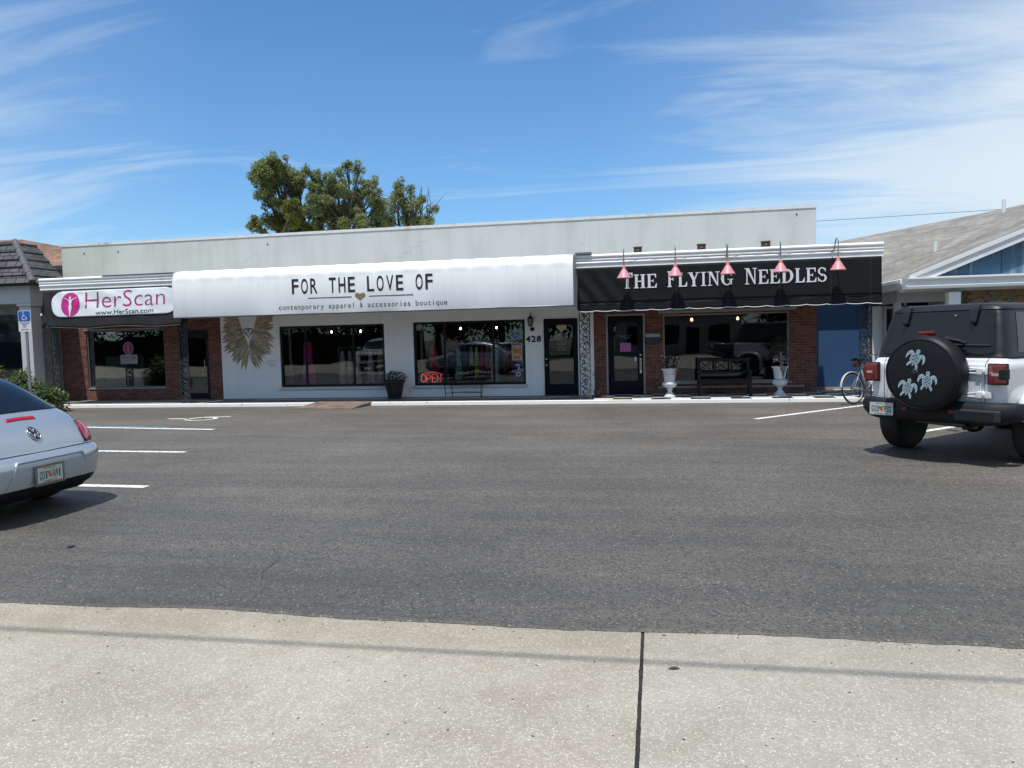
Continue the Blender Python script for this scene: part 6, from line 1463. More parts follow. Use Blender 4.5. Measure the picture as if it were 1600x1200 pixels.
for s in (-1, 1):
    for u_ in (.86, 3.40):
        tyre(CAR, 'wheel', u_, s*.775, .325, .22, .21, M_STEEL, s)
        nm = 'wheel_arch'; mb = MB(); N_ = 20
        mb.grid(lambda u, v: (s*(.66+.265*v), u_+(.385)*math.cos(PI*u), .325+.385*math.sin(PI*u)), N_, 2); mb.add([(s*.927, u_+.384*math.cos(PI*k/20), .325+.384*math.sin(PI*k/20)) for k in range(21)], [tuple(range(21))]); mb.build(nm, M_BLK, CAR)
MB().box(-.62, .62, .25, 4.0, .17, .36).build('underbody', M_BLK, CAR)
for s in (-1, 1): MB().lathe([(0, -.08), (.06, -.075), (.09, -.02), (.095, .04), (.06, .07), (0, .075)], (s*.98, 2.75, 1.02), 14, 'y').build('door_mirror', M_SIL, CAR, smooth=True)
for s in (-1, 1): MB().lathe([(0, 4.10), (.09, 4.08), (.12, 4.0), (.12, 3.9)], (s*.62, 0, .66), 18, 'y').build('headlight', mat('headlamp_glass', (.5, .52, .55), .08, coat=1), CAR, smooth=True)

# ---------------------------------------------------------------- white off-roader
J = thing('white_off_roader', 'white boxy off-roader with black hardtop and a turtle spare wheel cover, seen from behind', 'car', (3.215, 9.93, 0), R(-45)); OFF[J.as_pointer()] = Vector((0, 0, 0))
M_WP = mat('white_car_paint', (.66, .675, .69), .25, 0, .02, 30, coat=1.0)
M_BP = mat('black_textured_plastic', (.009, .0105, .013), .6, 0, .12, 30, .0006, 300, spec=.3)
M_HT = mat('hardtop_black', (.006, .0085, .013), .45, 0, .08, 6, .0003, 260, spec=.4)
JT = [(.60, .10, 3.05, .73, 26), (.64, .075, 3.08, .76, 26), (.80, .055, 3.1, .795, 26), (1.10, .05, 3.1, .805, 26), (1.165, .055, 3.1, .80, 26), (1.19, .075, 3.08, .785, 24), (1.235, .095, 3.06, .76, 22), (1.245, .13, 3.0, .72, 20)]
JB = Body(smooth_tab(JT, 3)); mb = MB(); JB.shell(mb, [r_[0] for r_ in JB.tab], 200); mb.build('body', M_WP, J, smooth=True)
JB.tab = JB.tab
HT = [(1.238, .115, 2.95, .775, 16), (1.26, .12, 2.93, .775, 16), (1.45, .175, 2.72, .745, 15), (1.65, .235, 2.50, .708, 14), (1.78, .275, 2.36, .68, 12), (1.83, .30, 2.31, .665, 11), (1.862, .34, 2.28, .63, 9), (1.878, .42, 2.22, .56, 8), (1.884, .60, 2.1, .42, 7)]
JH = Body(smooth_tab(HT, 3)); mb = MB(); JH.shell(mb, [r_[0] for r_ in JH.tab], 200); mb.build('hardtop', M_HT, J, smooth=True)
# rain channel along the roof edge
mb = MB(); mb.tube([JH.P(2*PI*k/160, 1.80, .006) for k in range(160)], .010, 5, True); mb.build('roof_channel', M_HT, J)
def jrg(u, v, g=0):
    z = 1.285-g+(1.785-1.285+2*g)*v; hw = (.640-.068*v+g); k = 1
    c = .05
    if v < .08: hw -= c*(1-math.sqrt(1-(1-v/.08)**2))
    if v > .92: hw -= c*(1-math.sqrt(max(0, 1-((v-.92)/.08)**2)))
    return ((2*u-1)*hw, z)
mb = MB(); JH.patch(mb, lambda u, v: jrg(u, v, .022), 20, 26, .003); mb.build('glass_surround', M_BLK, J, smooth=True)
mb = MB(); JH.patch(mb, jrg, 20, 26, .008); mb.build('rear_window', M_CGL, J, smooth=True)
for x in (-.43, .37):
    mb = MB(); zt_ = 1.80
    P = lambda a, b, o: JH.P(JH.t_of(a, b), b, o)
    mb.grid(lambda u, v: P(x+(u-.5)*(.115-.055*v)+.012*v, 1.835-.20*v, .028), 4, 8); o = mb.build('glass_hinge', M_HT, J, solid=.03)
    MB().lathe([(.02, -.02), (.022, .0), (.0, .0)], tuple(P(x+.012, 1.645, .045)), 10, 'y').build('hinge_bolt', M_BLK, J)
MB().lathe([(0, -.02), (.014, -.016), (.016, .0)], tuple(JH.P(JH.t_of(.165, 1.735), 1.735, .006)), 10, 'y').build('washer_nozzle', M_STEEL, J)
for s in (-1, 1):       # side glass
    mb = MB(); JH.side(mb, lambda u, v: (.42+.12*v+.62*u, 1.30+.46*v), 8, 6, .004, s); JH.side(mb, lambda u, v: (1.12+.02*v+.66*u-.02*v*u, 1.29+.46*v), 8, 6, .004, s); JH.side(mb, lambda u, v: (1.88+(.78-.28*v)*u, 1.29+.46*v), 8, 6, .004, s); mb.build('side_window', M_CGL, J, smooth=True)
mb = MB(); mb.grid(lambda u, v: (lambda z, x: JH.P(JH.t_of(x, z, False), z, .006))(1.30+.46*v, (2*u-1)*(.68-.06*v)), 12, 6); mb.build('windscreen', M_CGL, J, smooth=True)
# tailgate shut lines, ledge and hinges
jl = lambda pts, off=.0008: [JB.P(JB.t_of(x, z), z, off) for x, z in pts]
def dens(pts, n=6):
    q = []
    for a, b in zip(pts[:-1], pts[1:]):
        for k in range(n): q.append((a[0]+(b[0]-a[0])*k/n, a[1]+(b[1]-a[1])*k/n))
    return q+[pts[-1]]
MB().tube(jl(dens([(.605, 1.238), (.585, 1.17), (.585, .73), (.55, .675), (-.55, .675), (-.60, .73), (-.60, 1.17), (-.60, 1.238)])), .0045, 5).build('tailgate_shut_line', mat('dark_gap', (.03, .03, .032), .8), J)
mb = MB(); JB.patch(mb, lambda u, v: (-.56+1.11*u, .745+.37*v), 10, 4, .004)
MB().tube(jl(dens([(.54, 1.13), (.54, .72), (-.56, .72), (-.56, 1.13), (.54, 1.13)]), .002), .009, 6).build('tailgate_pressing', M_WP, J, smooth=True)
for z in (1.105, .835):
    for k, (a, b) in enumerate(((.0, .022), (-.034, -.012))):
        yb = .05-.016
        MB().tube([(.10, yb, z+a), (.44, yb, z+a), (.50, yb, z+(a-.011)*.0+(.012 if k == 0 else -.034)), (.56, yb-.004, z+(.022 if k == 0 else -.050))], .0125, 6).build('hinge_strap', M_WP, J, smooth=True)
    MB().box(.50, .575, .012, .05, z-.05, z+.025).box(.595, .665, .016, .055, z-.05, z+.03).build('tailgate_hinge', M_WP, J, bevel=.008); MB().tube([(.585, .018, z-.055), (.585, .018, z+.035)], .016, 8).build('hinge_pin', M_WP, J, smooth=True)
# tail lamps
for s in (-1, 1):
    e = bpy.data.objects.new('tail_lamp', None); COL.objects.link(e); e.parent = J; OFF[e.as_pointer()] = Vector((0, 0, 0))
    a, b = (.635, .83) if s > 0 else (-.83, -.655)
    MB().box(a, b, -.015, .055, .955, 1.175).build('lens', M_RED, e, bevel=.022, seg=4)
    MB().box(a-.006, b+.006, .0, .056, .945, 1.185).build('lamp_bezel', M_BP, e, bevel=.012)
    if s > 0: MB().box(b-.075, b+.014, -.022, .06, 1.005, 1.125).build('side_sensor', M_BP, e, bevel=.012)
    else: MB().box(a-.012, a+.028, -.018, .06, .985, 1.145).build('side_marker', mat('marker_red', (.16, .006, .01), .2), e, bevel=.008)
    cxl = (a+b)/2-.015
    MB().box(cxl-.038, cxl+.038, -.021, -.014, 1.045, 1.075).build('reverse_lamp', mat('clear_lamp_grey', (.42, .33, .32), .2), e, bevel=.003)
# bumper
def bprof(x): e = max(0, (abs(x)-.66)/.25); return e
mb = MB(); nb = 60
for i in range(nb+1):
    x = -.92+1.84*i/nb; e = max(0, abs(x)-.60)/.32; back = .16*e**2.2; zb = .475+.06*e**2; zt_ = .735-.02*e**3
    for (dy, z) in ((.14, zb+.03), (.02, zb), (-.045, zb+.05), (-.055, (zb+zt_)/2), (-.045, zt_-.02), (-.01, zt_), (.14, zt_+.005)): mb.v.append((x, dy+back-.0, z))
for i in range(nb):
    for k in range(6): mb.f.append((i*7+k, i*7+k+1, i*7+8+k, i*7+7+k))
mb.f.append(tuple(range(7))); mb.f.append(tuple(nb*7+k for k in range(7)))
mb.build('bumper', M_BP, J, smooth=True)
MB().box(.30, .80, -.085, -.04, .525, .66).build('bumper_step', mat('bumper_grey', (.018, .022, .027), .5, var=.1), J, bevel=.02)
MB().box(.36, .74, -.088, -.083, .55, .635).build('bumper_step_pad', M_BP, J)
for x in (-.315, .235): MB().box(x, x+.065, -.066, -.05, .60, .64).build('bumper_reflector', mat('dull_red', (.16, .01, .01), .3), J, bevel=.004)
plate(J, -.57, .605, -.062-.008, 'GGS', 'P32'); MB().box(-.735, -.405, -.066, -.03, .52, .69).build('plate_holder', M_BP, J, bevel=.008)
# spare wheel with cover
sp_e = bpy.data.objects.new('spare_wheel_cover', None); COL.objects.link(sp_e); sp_e.parent = J; OFF[sp_e.as_pointer()] = Vector((0, 0, 0))
SR = .455; SC = (-.005, 0, 1.062)
M_CV = mat('cover_vinyl', (.006, .0065, .009), .5, 0, .1, 4, .0008, 12, spec=.28)
def cvb(t, h): return 1+.004*math.sin(t*11+h*30)
MB().lathe([(0, -.245), (.20, -.247), (SR-.085, -.243), (SR-.05, -.233), (SR-.022, -.210), (SR-.005, -.175), (SR, -.12), (SR+.001, -.05), (SR-.01, .0), (SR-.05, .03), (.2, .03)], SC, 80, 'y', mod=cvb).build('cover', M_CV, sp_e, smooth=True)
MB().tube([(SC[0]+(SR-.05)*math.cos(2*PI*k/60), -.240, SC[2]+(SR-.05)*math.sin(2*PI*k/60)) for k in range(60)], .004, 5, True).build('piping', M_CV, sp_e, smooth=True)
MB().lathe([(.048, -.252), (.052, -.244), (.03, -.240), (0, -.238)], (SC[0]-.05, 0, SC[2]+.0), 20, 'y').build('camera_hole', mat('black_hole', (.004, .004, .004), .3), sp_e, smooth=True)
MB().box(SC[0]-.065, SC[0]-.03, -.258, -.250, SC[2]+.045, SC[2]+.056).build('camera_tab', mat('tab_grey', (.16, .16, .16), .5), sp_e)
M_TUR = mat('turtle_print', (.38, .50, .57), .6, 0, .2, 40); M_TUR2 = mat('turtle_dark_print', (.035, .05, .062), .7)
def turtle(cx, cz, h, ang):
    s = h; ca, sa = math.cos(ang), math.sin(ang)
    def F(a, b, d=0): return (cx+(a*ca+b*sa)*s, -.2505-d, cz+(-a*sa+b*ca)*s)
    mb = MB(); dk = MB()
    ell = lambda x, z, rx, rz, n=22: [(x+rx*math.cos(2*PI*k/n), z+rz*math.sin(2*PI*k/n)) for k in range(n)]
    def pf(m, P, d): m.add([F(a, b, d) for a, b in P], [tuple(range(len(P)))])
    pf(mb, ell(0, -.04, .30, .35), .0); pf(mb, ell(0, .42, .115, .13), .0002); pf(mb, [(-.08, .25), (.08, .25), (.06, .36), (-.06, .36)], .0003)
    for m_ in (-1, 1):
        pf(mb, [(m_*.13, .20), (m_*.24, .33), (m_*.38, .36), (m_*.50, .26), (m_*.56, .10), (m_*.57, -.08), (m_*.50, -.20), (m_*.475, -.04), (m_*.41, .08), (m_*.30, .12), (m_*.20, .08)], .0004)
        pf(mb, [(m_*.10, -.30), (m_*.22, -.26), (m_*.32, -.40), (m_*.34, -.54), (m_*.27, -.60), (m_*.20, -.48)], .0005)
        pf(mb, [(m_*.0, -.36), (m_*.05, -.36), (m_*.02, -.46), (m_*.0, -.48)], .0006)
        for q in range(3): pf(dk, [(m_*(.27+q*.085), .27-q*.035), (m_*(.30+q*.085), .26-q*.04), (m_*(.31+q*.08), .17-q*.045), (m_*(.29+q*.08), .17-q*.045)], .0009)
        pf(dk, [(m_*.245, -.36), (m_*.265, -.36), (m_*.275, -.5), (m_*.26, -.5)], .0009)
    ring = [F(.215*math.cos(2*PI*k/26), -.04+.29*math.sin(2*PI*k/26), .001) for k in range(26)]
    dk.tube(ring, .0028*s/.22, 4, True)
    for (x, z, r_) in ((0, .12, .05), (-.10, .04, .055), (.10, .04, .055), (0, -.06, .06), (-.11, -.13, .05), (.11, -.13, .05), (0, -.22, .05)):
        pf(dk, ell(x, z, r_, r_*1.15, 6), .0009)
    pf(dk, ell(0, .42, .04, .05, 8), .0009)
    for (x, z, r_) in ((0, -.06, .026), (-.10, .04, .022), (.10, .04, .022)): pf(mb, ell(x, z, r_, r_, 6), .0014)
    e = bpy.data.objects.new('turtle_print', None); COL.objects.link(e); 
    mb.v = mb.v; o1 = mb.build('turtle_print', M_TUR, sp_e, recalc=False); dk.build('turtle_pattern', M_TUR2, sp_e, recalc=False)
    bpy.data.objects.remove(e); return o1
turtle(SC[0]-.045, SC[2]+.185, .205, R(24)); turtle(SC[0]+.095, SC[2]-.075, .20, R(6)); turtle(SC[0]-.135, SC[2]-.165, .205, R(14))
MB().box(-.105, .075, -.10, -.04, 1.525, 1.56).build('high_stop_lamp', mat('dull_stop_red', (.22, .01, .015), .3), J, bevel=.008)
MB().box(-.03, .03, -.05, .06, 1.40, 1.525).build('stop_lamp_bracket', M_BP, J)
MB().tube([(.12, .10, 1.47), (.26, .125, 1.44), (.34, .11, 1.41)], [.03, .022, .016], 8).tube([(.16, .10, 1.40), (.60, .135, 1.385)], .011, 5).build('rear_wiper', M_BP, J)
# wing flares and wheels
JW = .415
for s in (-1, 1):
    for u_ in (.90, 3.85):
        tyre(J, 'wheel', u_, s*.80, JW, .27, .24, mat('grey_alloy', (.22, .225, .23), .35, .7), s)
        mb = MB(); n_ = 24
        def fl(u, v):
            a = PI*(.02+1.08*u); r_ = .50; cu = math.cos(a); su = math.sin(a)
            ru = math.copysign(abs(cu)**.72, cu)*.52; rz = max(-.05, math.copysign(abs(su)**.62, su)*.46) if su > 0 else su*.5
            return (s*(.775+.165*v), u_-ru, .435+rz-.02*v)
        mb.grid(fl, n_, 3); mb.grid(lambda u, v: (lambda p, q: (p[0], p[1]+(u_-p[1])*.10*v, p[2]-(.055*v if p[2] > .5 else 0)))(fl(u, 1), 0), n_, 1)
        mb.build('wheel_flare', M_WP, J, smooth=True, solid=.02)
        MB().box(min(s*.60, s*.78), max(s*.60, s*.78), u_-.52, u_+.52, .55, .95).build('wheel_well', M_BLK, J)
# bonnet, grille, bumper at the front
mb = MB(); mb.prism([(-.74, .62), (.74, .62), (.74, 1.10), (.66, 1.20), (-.66, 1.20), (-.74, 1.10)], lambda a, b: (a, 2.9, b), lambda a, b: (a*.84, 4.42, b-.05*(b > 1))); mb.build('bonnet', M_WP, J, bevel=.03)
mb = MB().box(-.60, .60, 4.42, 4.48, .66, 1.12); mb.build('grille', M_WP, J, bevel=.02)
mb = MB()
for k in range(7): x = -.27+.09*k; mb.box(x-.03, x+.03, 4.475, 4.49, .74, 1.04)
mb.build('grille_slot', M_BLK, J)
for s in (-1, 1): MB().lathe([(0, 4.52), (.07, 4.515), (.095, 4.49), (.10, 4.45)], (s*.46, 0, .92), 20, 'y').build('headlight', MATS['headlamp_glass'], J, smooth=True)
MB().box(-.88, .88, 4.50, 4.74, .48, .66).build('front_bumper', M_BP, J, bevel=.03)
for s in (-1, 1): MB().box(min(s*.86, s*1.04), max(s*.86, s*1.04), 2.55, 2.66, 1.22, 1.40).build('door_mirror', M_BP, J, bevel=.02)
for s in (-1, 1):
    mb = MB()
    for u_ in (1.32, 2.08, 2.95): mb.box(min(s*.803, s*.809), max(s*.803, s*.809), u_-.004, u_+.004, .66, 1.22)
    mb.build('door_shut_line', MATS['dark_gap'], J)
# underside
MB().tube([(-.30, .30, .47), (.42, .24, .45)], .052, 12).build('muffler', mat('dull_muffler', (.16, .155, .14), .5, .5, .2, 10), J, smooth=True)
MB().tube([(-.72, .90, JW), (.72, .90, JW)], .04, 10).lathe([(0, -.16), (.08, -.13), (.125, -.03), (.125, .04), (.07, .13), (0, .15)], (.08, .90, JW-.01), 18, 'y').build('rear_axle', M_BLK, J, smooth=True)
MB().box(-.45, -.36, .2, 4.4, .48, .60).box(.36, .45, .2, 4.4, .48, .60).box(-.45, .45, 1.4, 2.2, .42, .60).build('chassis_rail', M_BLK, J)
MB().tube([(.40, -.02, .44), (.40, .30, .46)], .03, 10).build('tow_hook', M_BLK, J)
MB().box(-.70, .70, .12, 3.0, .56, .61).build('floor_pan', M_BLK, J)
# ---------------------------------------------------------------- clothes and lamps inside the shops
def bulb(x, y, z, col, label, r=.026, s=26):
    t = thing('pendant_bulb', label, 'lamp', (x, y, z), 0, 'pendant bulbs glowing inside the shops')
    MB().tube([(x, y, z+.05), (x, y, 2.74)], .004, 5).build('cord', M_BLK, t)
    MB().lathe([(0, -r), (r*.7, -r*.7), (r, 0), (r*.7, r*.8), (r*.35, r*1.4), (0, r*1.5)], (x, y, z), 14).build('glass_globe', emat('bulb_glow_%s_%d' % (label[:4], int(x*10)), col, s), t, smooth=True)
bulb(-9.35, 21.2, 1.88, (1, .84, .50), 'left glowing bulb in the boutique window left of the planter'); bulb(-8.45, 21.2, 1.88, (1, .84, .50), 'right glowing bulb in the boutique window left of the planter')
bulb(-5.5, 21.4, 1.88, (1, .88, .50), 'left glowing bulb in the window with the neon sign'); bulb(-4.45, 21.4, 1.88, (1, .88, .50), 'right glowing bulb in the window with the neon sign')
bulb(.95, 21.4, 1.95, (1, .45, .16), 'left amber bulb in the wide window behind the bench', .036, 10); bulb(2.15, 21.4, 1.95, (1, .45, .16), 'right amber bulb in the wide window behind the bench', .036, 10)
def rack(x0, x1, y, z, label):
    t = thing('clothes_rack', label, 'clothes rack', (x0, y, FL)); m = M_STEEL
    MB().tube([(x0, y, z), (x1, y, z)], .013, 8).build('rail', m, t)
    for x in (x0, x1): MB().tube([(x, y, FL), (x, y, z)], .013, 8).tube([(x, y-.22, FL+.02), (x, y+.22, FL+.02)], .012, 6).build('upright', m, t)
rack(-8.95, -7.55, 20.75, 1.42, 'clothes rack of pale garments behind the left boutique window')
rack(-5.75, -3.9, 20.75, 1.46, 'long clothes rack of coloured garments behind the neon sign window')
def garment(x, y, ztop, ln, w_, col, label, seed, grp='garments hanging behind the boutique windows'):
    t = thing('hanging_garment', label, 'garment', (x, y, ztop), 0, grp); r = random.Random(seed); ph = r.uniform(0, 6); fl = r.uniform(.0, .35)
    def g(u, v):
        a = 2*PI*u; ww = w_*(.55+.30*min(1, v*6)-.16*math.sin(PI*min(1, v*1.6))+fl*v*v+.09*math.sin(v*9+ph)+.06*math.sin(v*19+ph*2))*.5; dd = .05+.035*v+.012*math.sin(a*5+ph)*v
        return (x+ww*math.cos(a)*(1+.10*math.sin(a*4+ph)*v), y+dd*math.sin(a), ztop-.02-.05*abs(math.cos(a))*(1-v)-ln*v+.05*math.sin(a*2+ph)*v+.02*math.sin(a*5+ph)*v)
    MB().grid(g, 36, 10, True).build('cloth', mat('cloth_%d' % seed, tuple(min(.8, c_*1.1) for c_ in col), .85, 0, .22, 7), t, smooth=True)
    MB().tube([(x-w_*.3, y, ztop-.03), (x, y, ztop+.03), (x+w_*.3, y, ztop-.03)], .006, 5).tube([(x, y, ztop+.03), (x, y, ztop+.07), (x+.02, y, ztop+.085)], .004, 5).build('hanger', M_BLK, t)
GA = [(-9.62, 20.15, 1.65, 1.15, .36, (0.808, 0.048, 0.333), 'bright magenta dress hanging at the left of the first boutique window'),
      (-8.85, 20.75, 1.36, .95, .16, (0.694, 0.656, 0.580), 'cream garment at the left end of the pale rack'), (-8.62, 20.75, 1.36, .90, .17, (0.428, 0.466, 0.428), 'grey green garment second from the left on the pale rack'),
      (-8.38, 20.75, 1.36, 1.0, .17, (0.770, 0.751, 0.694), 'off white garment in the middle of the pale rack'), (-8.0, 20.75, 1.36, .95, .22, (0.580, 0.599, 0.599), 'light grey garment on the pale rack behind the window post'), (-7.72, 20.75, 1.36, .9, .18, (0.352, 0.371, 0.390), 'slate garment at the right end of the pale rack'),
      (-5.98, 20.2, 1.45, 1.15, .34, (0.694, 0.033, 0.067), 'red dress hanging above the neon sign'),
      (-5.42, 20.75, 1.40, .95, .17, (0.428, 0.694, 0.580), 'mint green garment with wavy edge on the long rack'), (-5.22, 20.75, 1.40, .8, .13, (0.067, 0.086, 0.124), 'nearly black garment between the mint and beige garments'), (-5.05, 20.75, 1.40, .55, .13, (0.808, 0.637, 0.466), 'short beige garment on the long rack'),
      (-4.90, 20.75, 1.40, .85, .14, (0.850, 0.732, 0.067), 'mustard yellow garment on the long rack'), (-4.74, 20.75, 1.40, .8, .14, (0.580, 0.033, 0.105), 'dark red garment beside the mustard one'), (-4.60, 20.75, 1.40, .62, .14, (0.850, 0.124, 0.143), 'coral red garment on the long rack'),
      (-4.47, 20.75, 1.40, 1.1, .12, (0.770, 0.504, 0.390), 'peach garment hanging low on the long rack'), (-4.33, 20.75, 1.42, 1.15, .15, (0.618, 0.808, 0.770), 'pale aqua striped garment on the long rack'), (-4.08, 20.75, 1.40, .7, .15, (0.390, 0.067, 0.086), 'small maroon garment at the right end of the long rack'),
      (-3.62, 20.3, 1.15, .75, .42, (0.200, 0.105, 0.428), 'purple dress hanging below the orange poster')]
for i, g_ in enumerate(GA): garment(*g_[:6], g_[6], i+1)
# neon sign
t = thing('neon_sign', 'red neon OPEN sign in the lower left corner of the boutique window', 'sign', (-5.9, W+.2, .42))
NE = emat('neon_red', (1, .10, .07), 1.1); NY = W+.16
def pl(pts): return [(p[0], NY, p[1]) for p in pts]
mb = MB(); x = -6.20; h = .20; z = .46; wl = .12
mb.tube(pl([(x+wl/2+wl/2*math.cos(2*PI*k/18), z+h/2+h/2*math.sin(2*PI*k/18)) for k in range(18)]), .0075, 6, True); x += .15
mb.tube(pl([(x, z), (x, z+h), (x+.07, z+h), (x+.105, z+h*.85), (x+.105, z+h*.62), (x+.07, z+h*.46), (x, z+h*.46)]), .0075, 6); x += .15
mb.tube(pl([(x+.10, z), (x, z), (x, z+h), (x+.10, z+h)]), .0075, 6).tube(pl([(x, z+h*.5), (x+.08, z+h*.5)]), .0075, 6); x += .14
mb.tube(pl([(x, z), (x, z+h), (x+.10, z), (x+.10, z+h)]), .0075, 6)
mb.tube(pl([(-5.915+.33*math.cos(R(a)), .60+.115*math.sin(R(a))) for a in range(20, 161, 10)]), .005, 5)
mb.build('letter_tubes', NE, t)
MB().box(-6.24, -5.60, NY+.02, NY+.03, .43, .73).build('backing_board', mat('smoked_acrylic', (.012, .012, .014), .3), t)
# white wall speaker strip seen beside each boutique window
for x, lb in ((-10.02, 'pale vertical blind folded at the left edge of the first boutique window'), (-6.22, 'pale vertical blind folded at the left edge of the neon sign window')):
    o = MB().box(x, x+.045, W+.24, W+.30, .5, 1.95).build('folded_blind', mat('blind_grey', (.30, .30, .29), .8)); tag(o, lb, 'blind')
# ---------------------------------------------------------------- what stands behind the viewpoint and shows in the shop glass
def simple_car(name, label, loc, rz, paint, suv=True):
    t = thing(name, label, 'car', loc, rz); OFF[t.as_pointer()] = Vector((0, 0, 0)); h = 1.72 if suv else 1.45; k = h/1.72
    tab = smooth_tab([(.25, .1, 4.5, .84, 7), (.45, .0, 4.62, .91, 7), (.75, .02, 4.6, .92, 7), (.95*k, .08, 4.45, .91, 6), (1.02*k, .12, 3.75, .89, 6), (1.08*k, .16, 3.45, .86, 6), (1.35*k, .35 if suv else .8, 3.0, .79, 6), (1.6*k, .6 if suv else 1.4, 2.6, .70, 5), (1.69*k, .9 if suv else 1.7, 2.3, .58, 4), (1.72*k, 1.2 if suv else 1.8, 2.1, .35, 3)], 3)
    bd = Body(tab); mb = MB(); bd.shell(mb, [r_[0] for r_ in tab], 96); mb.build('body', paint, t, smooth=True)
    za, zb = 1.12*k, 1.58*k
    mb = MB().grid(lambda u, v: (lambda z, x: bd.P(bd.t_of(x, z, False), z, .006))(za+(zb-za)*v, (2*u-1)*(.72-.12*v)), 12, 6); mb.build('windscreen', M_CGL, t, smooth=True)
    for s in (-1, 1):
        mb = MB(); bd.side(mb, lambda u, v: ((.75 if suv else 1.3)+.3*v+((3.2 if suv else 3.15)-.5*v-((.75 if suv else 1.3)+.3*v))*u, za+(zb-.03-za)*v), 14, 6, .006, s); mb.build('side_window', M_CGL, t, smooth=True)
    MB().box(-.55, .55, 4.56, 4.64, .55, .80).build('grille', M_BLK, t, bevel=.02); MB().box(-.85, .85, 4.50, 4.66, .30, .42).build('front_bumper', M_BLK, t, bevel=.03)
    for s in (-1, 1):
        MB().box(min(s*.58, s*.84), max(s*.58, s*.84), 4.46, 4.6, .70, .84).build('headlight', MATS['headlamp_glass'], t, bevel=.02)
        MB().box(min(s*.90, s*1.06), max(s*.90, s*1.06), 3.15, 3.25, 1.08*k, 1.22*k).build('door_mirror', paint, t, bevel=.02)
        for u_ in (.85, 3.7): tyre(t, 'wheel', u_, s*.80, .35, .23, .22, M_STEEL, s); mb = MB().add([(s*.928, u_+.41*math.cos(PI*q/16), .35+.41*math.sin(PI*q/16)) for q in range(17)], [tuple(range(17))]); mb.build('wheel_arch', M_BLK, t)
    return t
simple_car('white_suv', 'white estate car facing the shops from across the lot, mirrored in the first boutique window', (-15.2, -3.6, 0), R(-6), M_WP)
simple_car('grey_saloon', 'long pale grey saloon standing side on in the street, mirrored in the neon sign window', (-6.6, -4.6, 0), R(84), mat('pale_grey_paint_car', (.52, .54, .56), .25, 0, .02, 30, coat=1), False)
simple_car('dark_suv', 'dark estate car parked in the street, mirrored in the wide right window', (7.6, -5.2, 0), R(88), mat('dark_green_paint', (.012, .018, .018), .2, 0, .02, 30, coat=1))
def big_tree(label, loc, seed):
    r = random.Random(seed); t = thing('street_tree', label, 'tree', (0, 0, 0), 0, 'dark trees across the street, mirrored in the shop glass')
    mb = MB().tube([(0, 0, 0), (.1, .1, 2.2), (0, .2, 4.2)], [.35, .28, .2], 9)
    cs = [(r.uniform(-2.8, 2.8), r.uniform(-1.5, 1.5), r.uniform(2.4, 8.6)) for _ in range(20)]
    for c in cs: mb.tube([(0, .1, 3.2), (c[0]*.5, c[1]*.5, 3.2+(c[2]-3.2)*.6), c], [.12, .08, .03], 5)
    mb.build('trunk', M_BARK, t); mb = MB()
    for c in cs: clump(mb, c, 1.6, 1.3, 1.15, 190, .46, .26, r)
    mb.build('crown', leafmat('street_tree_leaf_%d' % seed, (.035, .055, .02), (.018, .028, .012), .1), t); t.location = loc; return t
T1 = big_tree('dark street tree at the far left of the row across the street', (-34, -20, 0), 31); T2 = big_tree('dark street tree second from the left across the street', (-28.5, -22, 0), 32)
for i, (x, y, s, lb) in enumerate(((-23, -20, T1, 'third dark street tree from the left across the street'), (-17.5, -22, T2, 'dark street tree left of the pale house across the street'), (-12, -21, T1, 'dark street tree leaning over the left end of the pale house'), (-6.5, -22.5, T2, 'dark street tree behind the left roof of the pale house'), (9, -20.5, T1, 'dark street tree right of the pale house across the street'), (14.5, -22, T2, 'dark street tree second from the right across the street'), (20, -20, T1, 'dark street tree at the far right of the row across the street'), (3, -27, T2, 'dark street tree rising behind the pale house'), (-1.5, -26, T1, 'dark street tree over the middle of the pale house'))):
    c = copy_tree(s); c.location = (x, y, 0); c.rotation_euler.z = i*1.3; c['label'] = lb
for i, (x, y, s, lb) in enumerate(((-40, -18, T2, 'dark street tree beyond the far left end of the row'), (-47, -17, T1, 'second dark street tree beyond the left end of the row'), (-54, -15, T2, 'third dark street tree beyond the left end of the row'), (-61, -13, T1, 'outermost dark street tree on the left'))):
    c = copy_tree(s); c.location = (x, y, 0); c.rotation_euler.z = 2+i*1.7; c['label'] = lb
rh = random.Random(5)  # hedges added out of view to block the bright verge in window reflections
for x0, x1, lb in ((-75, -17, 'long dark hedge added across the street to dim the shop glass, left of the pale house'), (9, 40, 'dark hedge added across the street to dim the shop glass, right of the pale house')):
    t = thing('hedge', lb, 'hedge', ((x0+x1)/2, -15.6, 0)); mb = MB()
    MB().box(x0, x1, -16.1, -15.2, 0, 2.2).build('hedge_core', mat('hedge_shade', (.012, .018, .008), .95), t)
    for k in range(int((x1-x0)*34)):
        x = rh.uniform(x0, x1); z = rh.uniform(.05, 2.4); leaf(mb, (x, -15.2+rh.uniform(-.05, .25), z), (rh.uniform(-1, 1), rh.uniform(0, 1), rh.uniform(-.4, 1)), .42, .28)
    mb.build('hedge_foliage', leafmat('hedge_leaf_%d' % (x0 > 0), (.028, .045, .018), (.015, .024, .010), .1), t)
t = thing('pale_house', 'pale single storey house across the street, faintly mirrored in the right window', 'building', (1, -19, 0))
MB().box(-3, 6, -22, -18, 0, 2.7).build('wall', mat('pale_render', (.34, .34, .32), .8), t)
MB().xprism([(-17.4, 2.7), (-20, 4.0), (-22.6, 2.7)], -3.5, 6.5).build('roof', mat('dark_roof_felt', (.07, .065, .06), .9), t)
for x in (-2, .2, 3.8): MB().box(x, x+1.3, -17.998, -17.96, .9, 2.1).build('window', M_CGL, t)
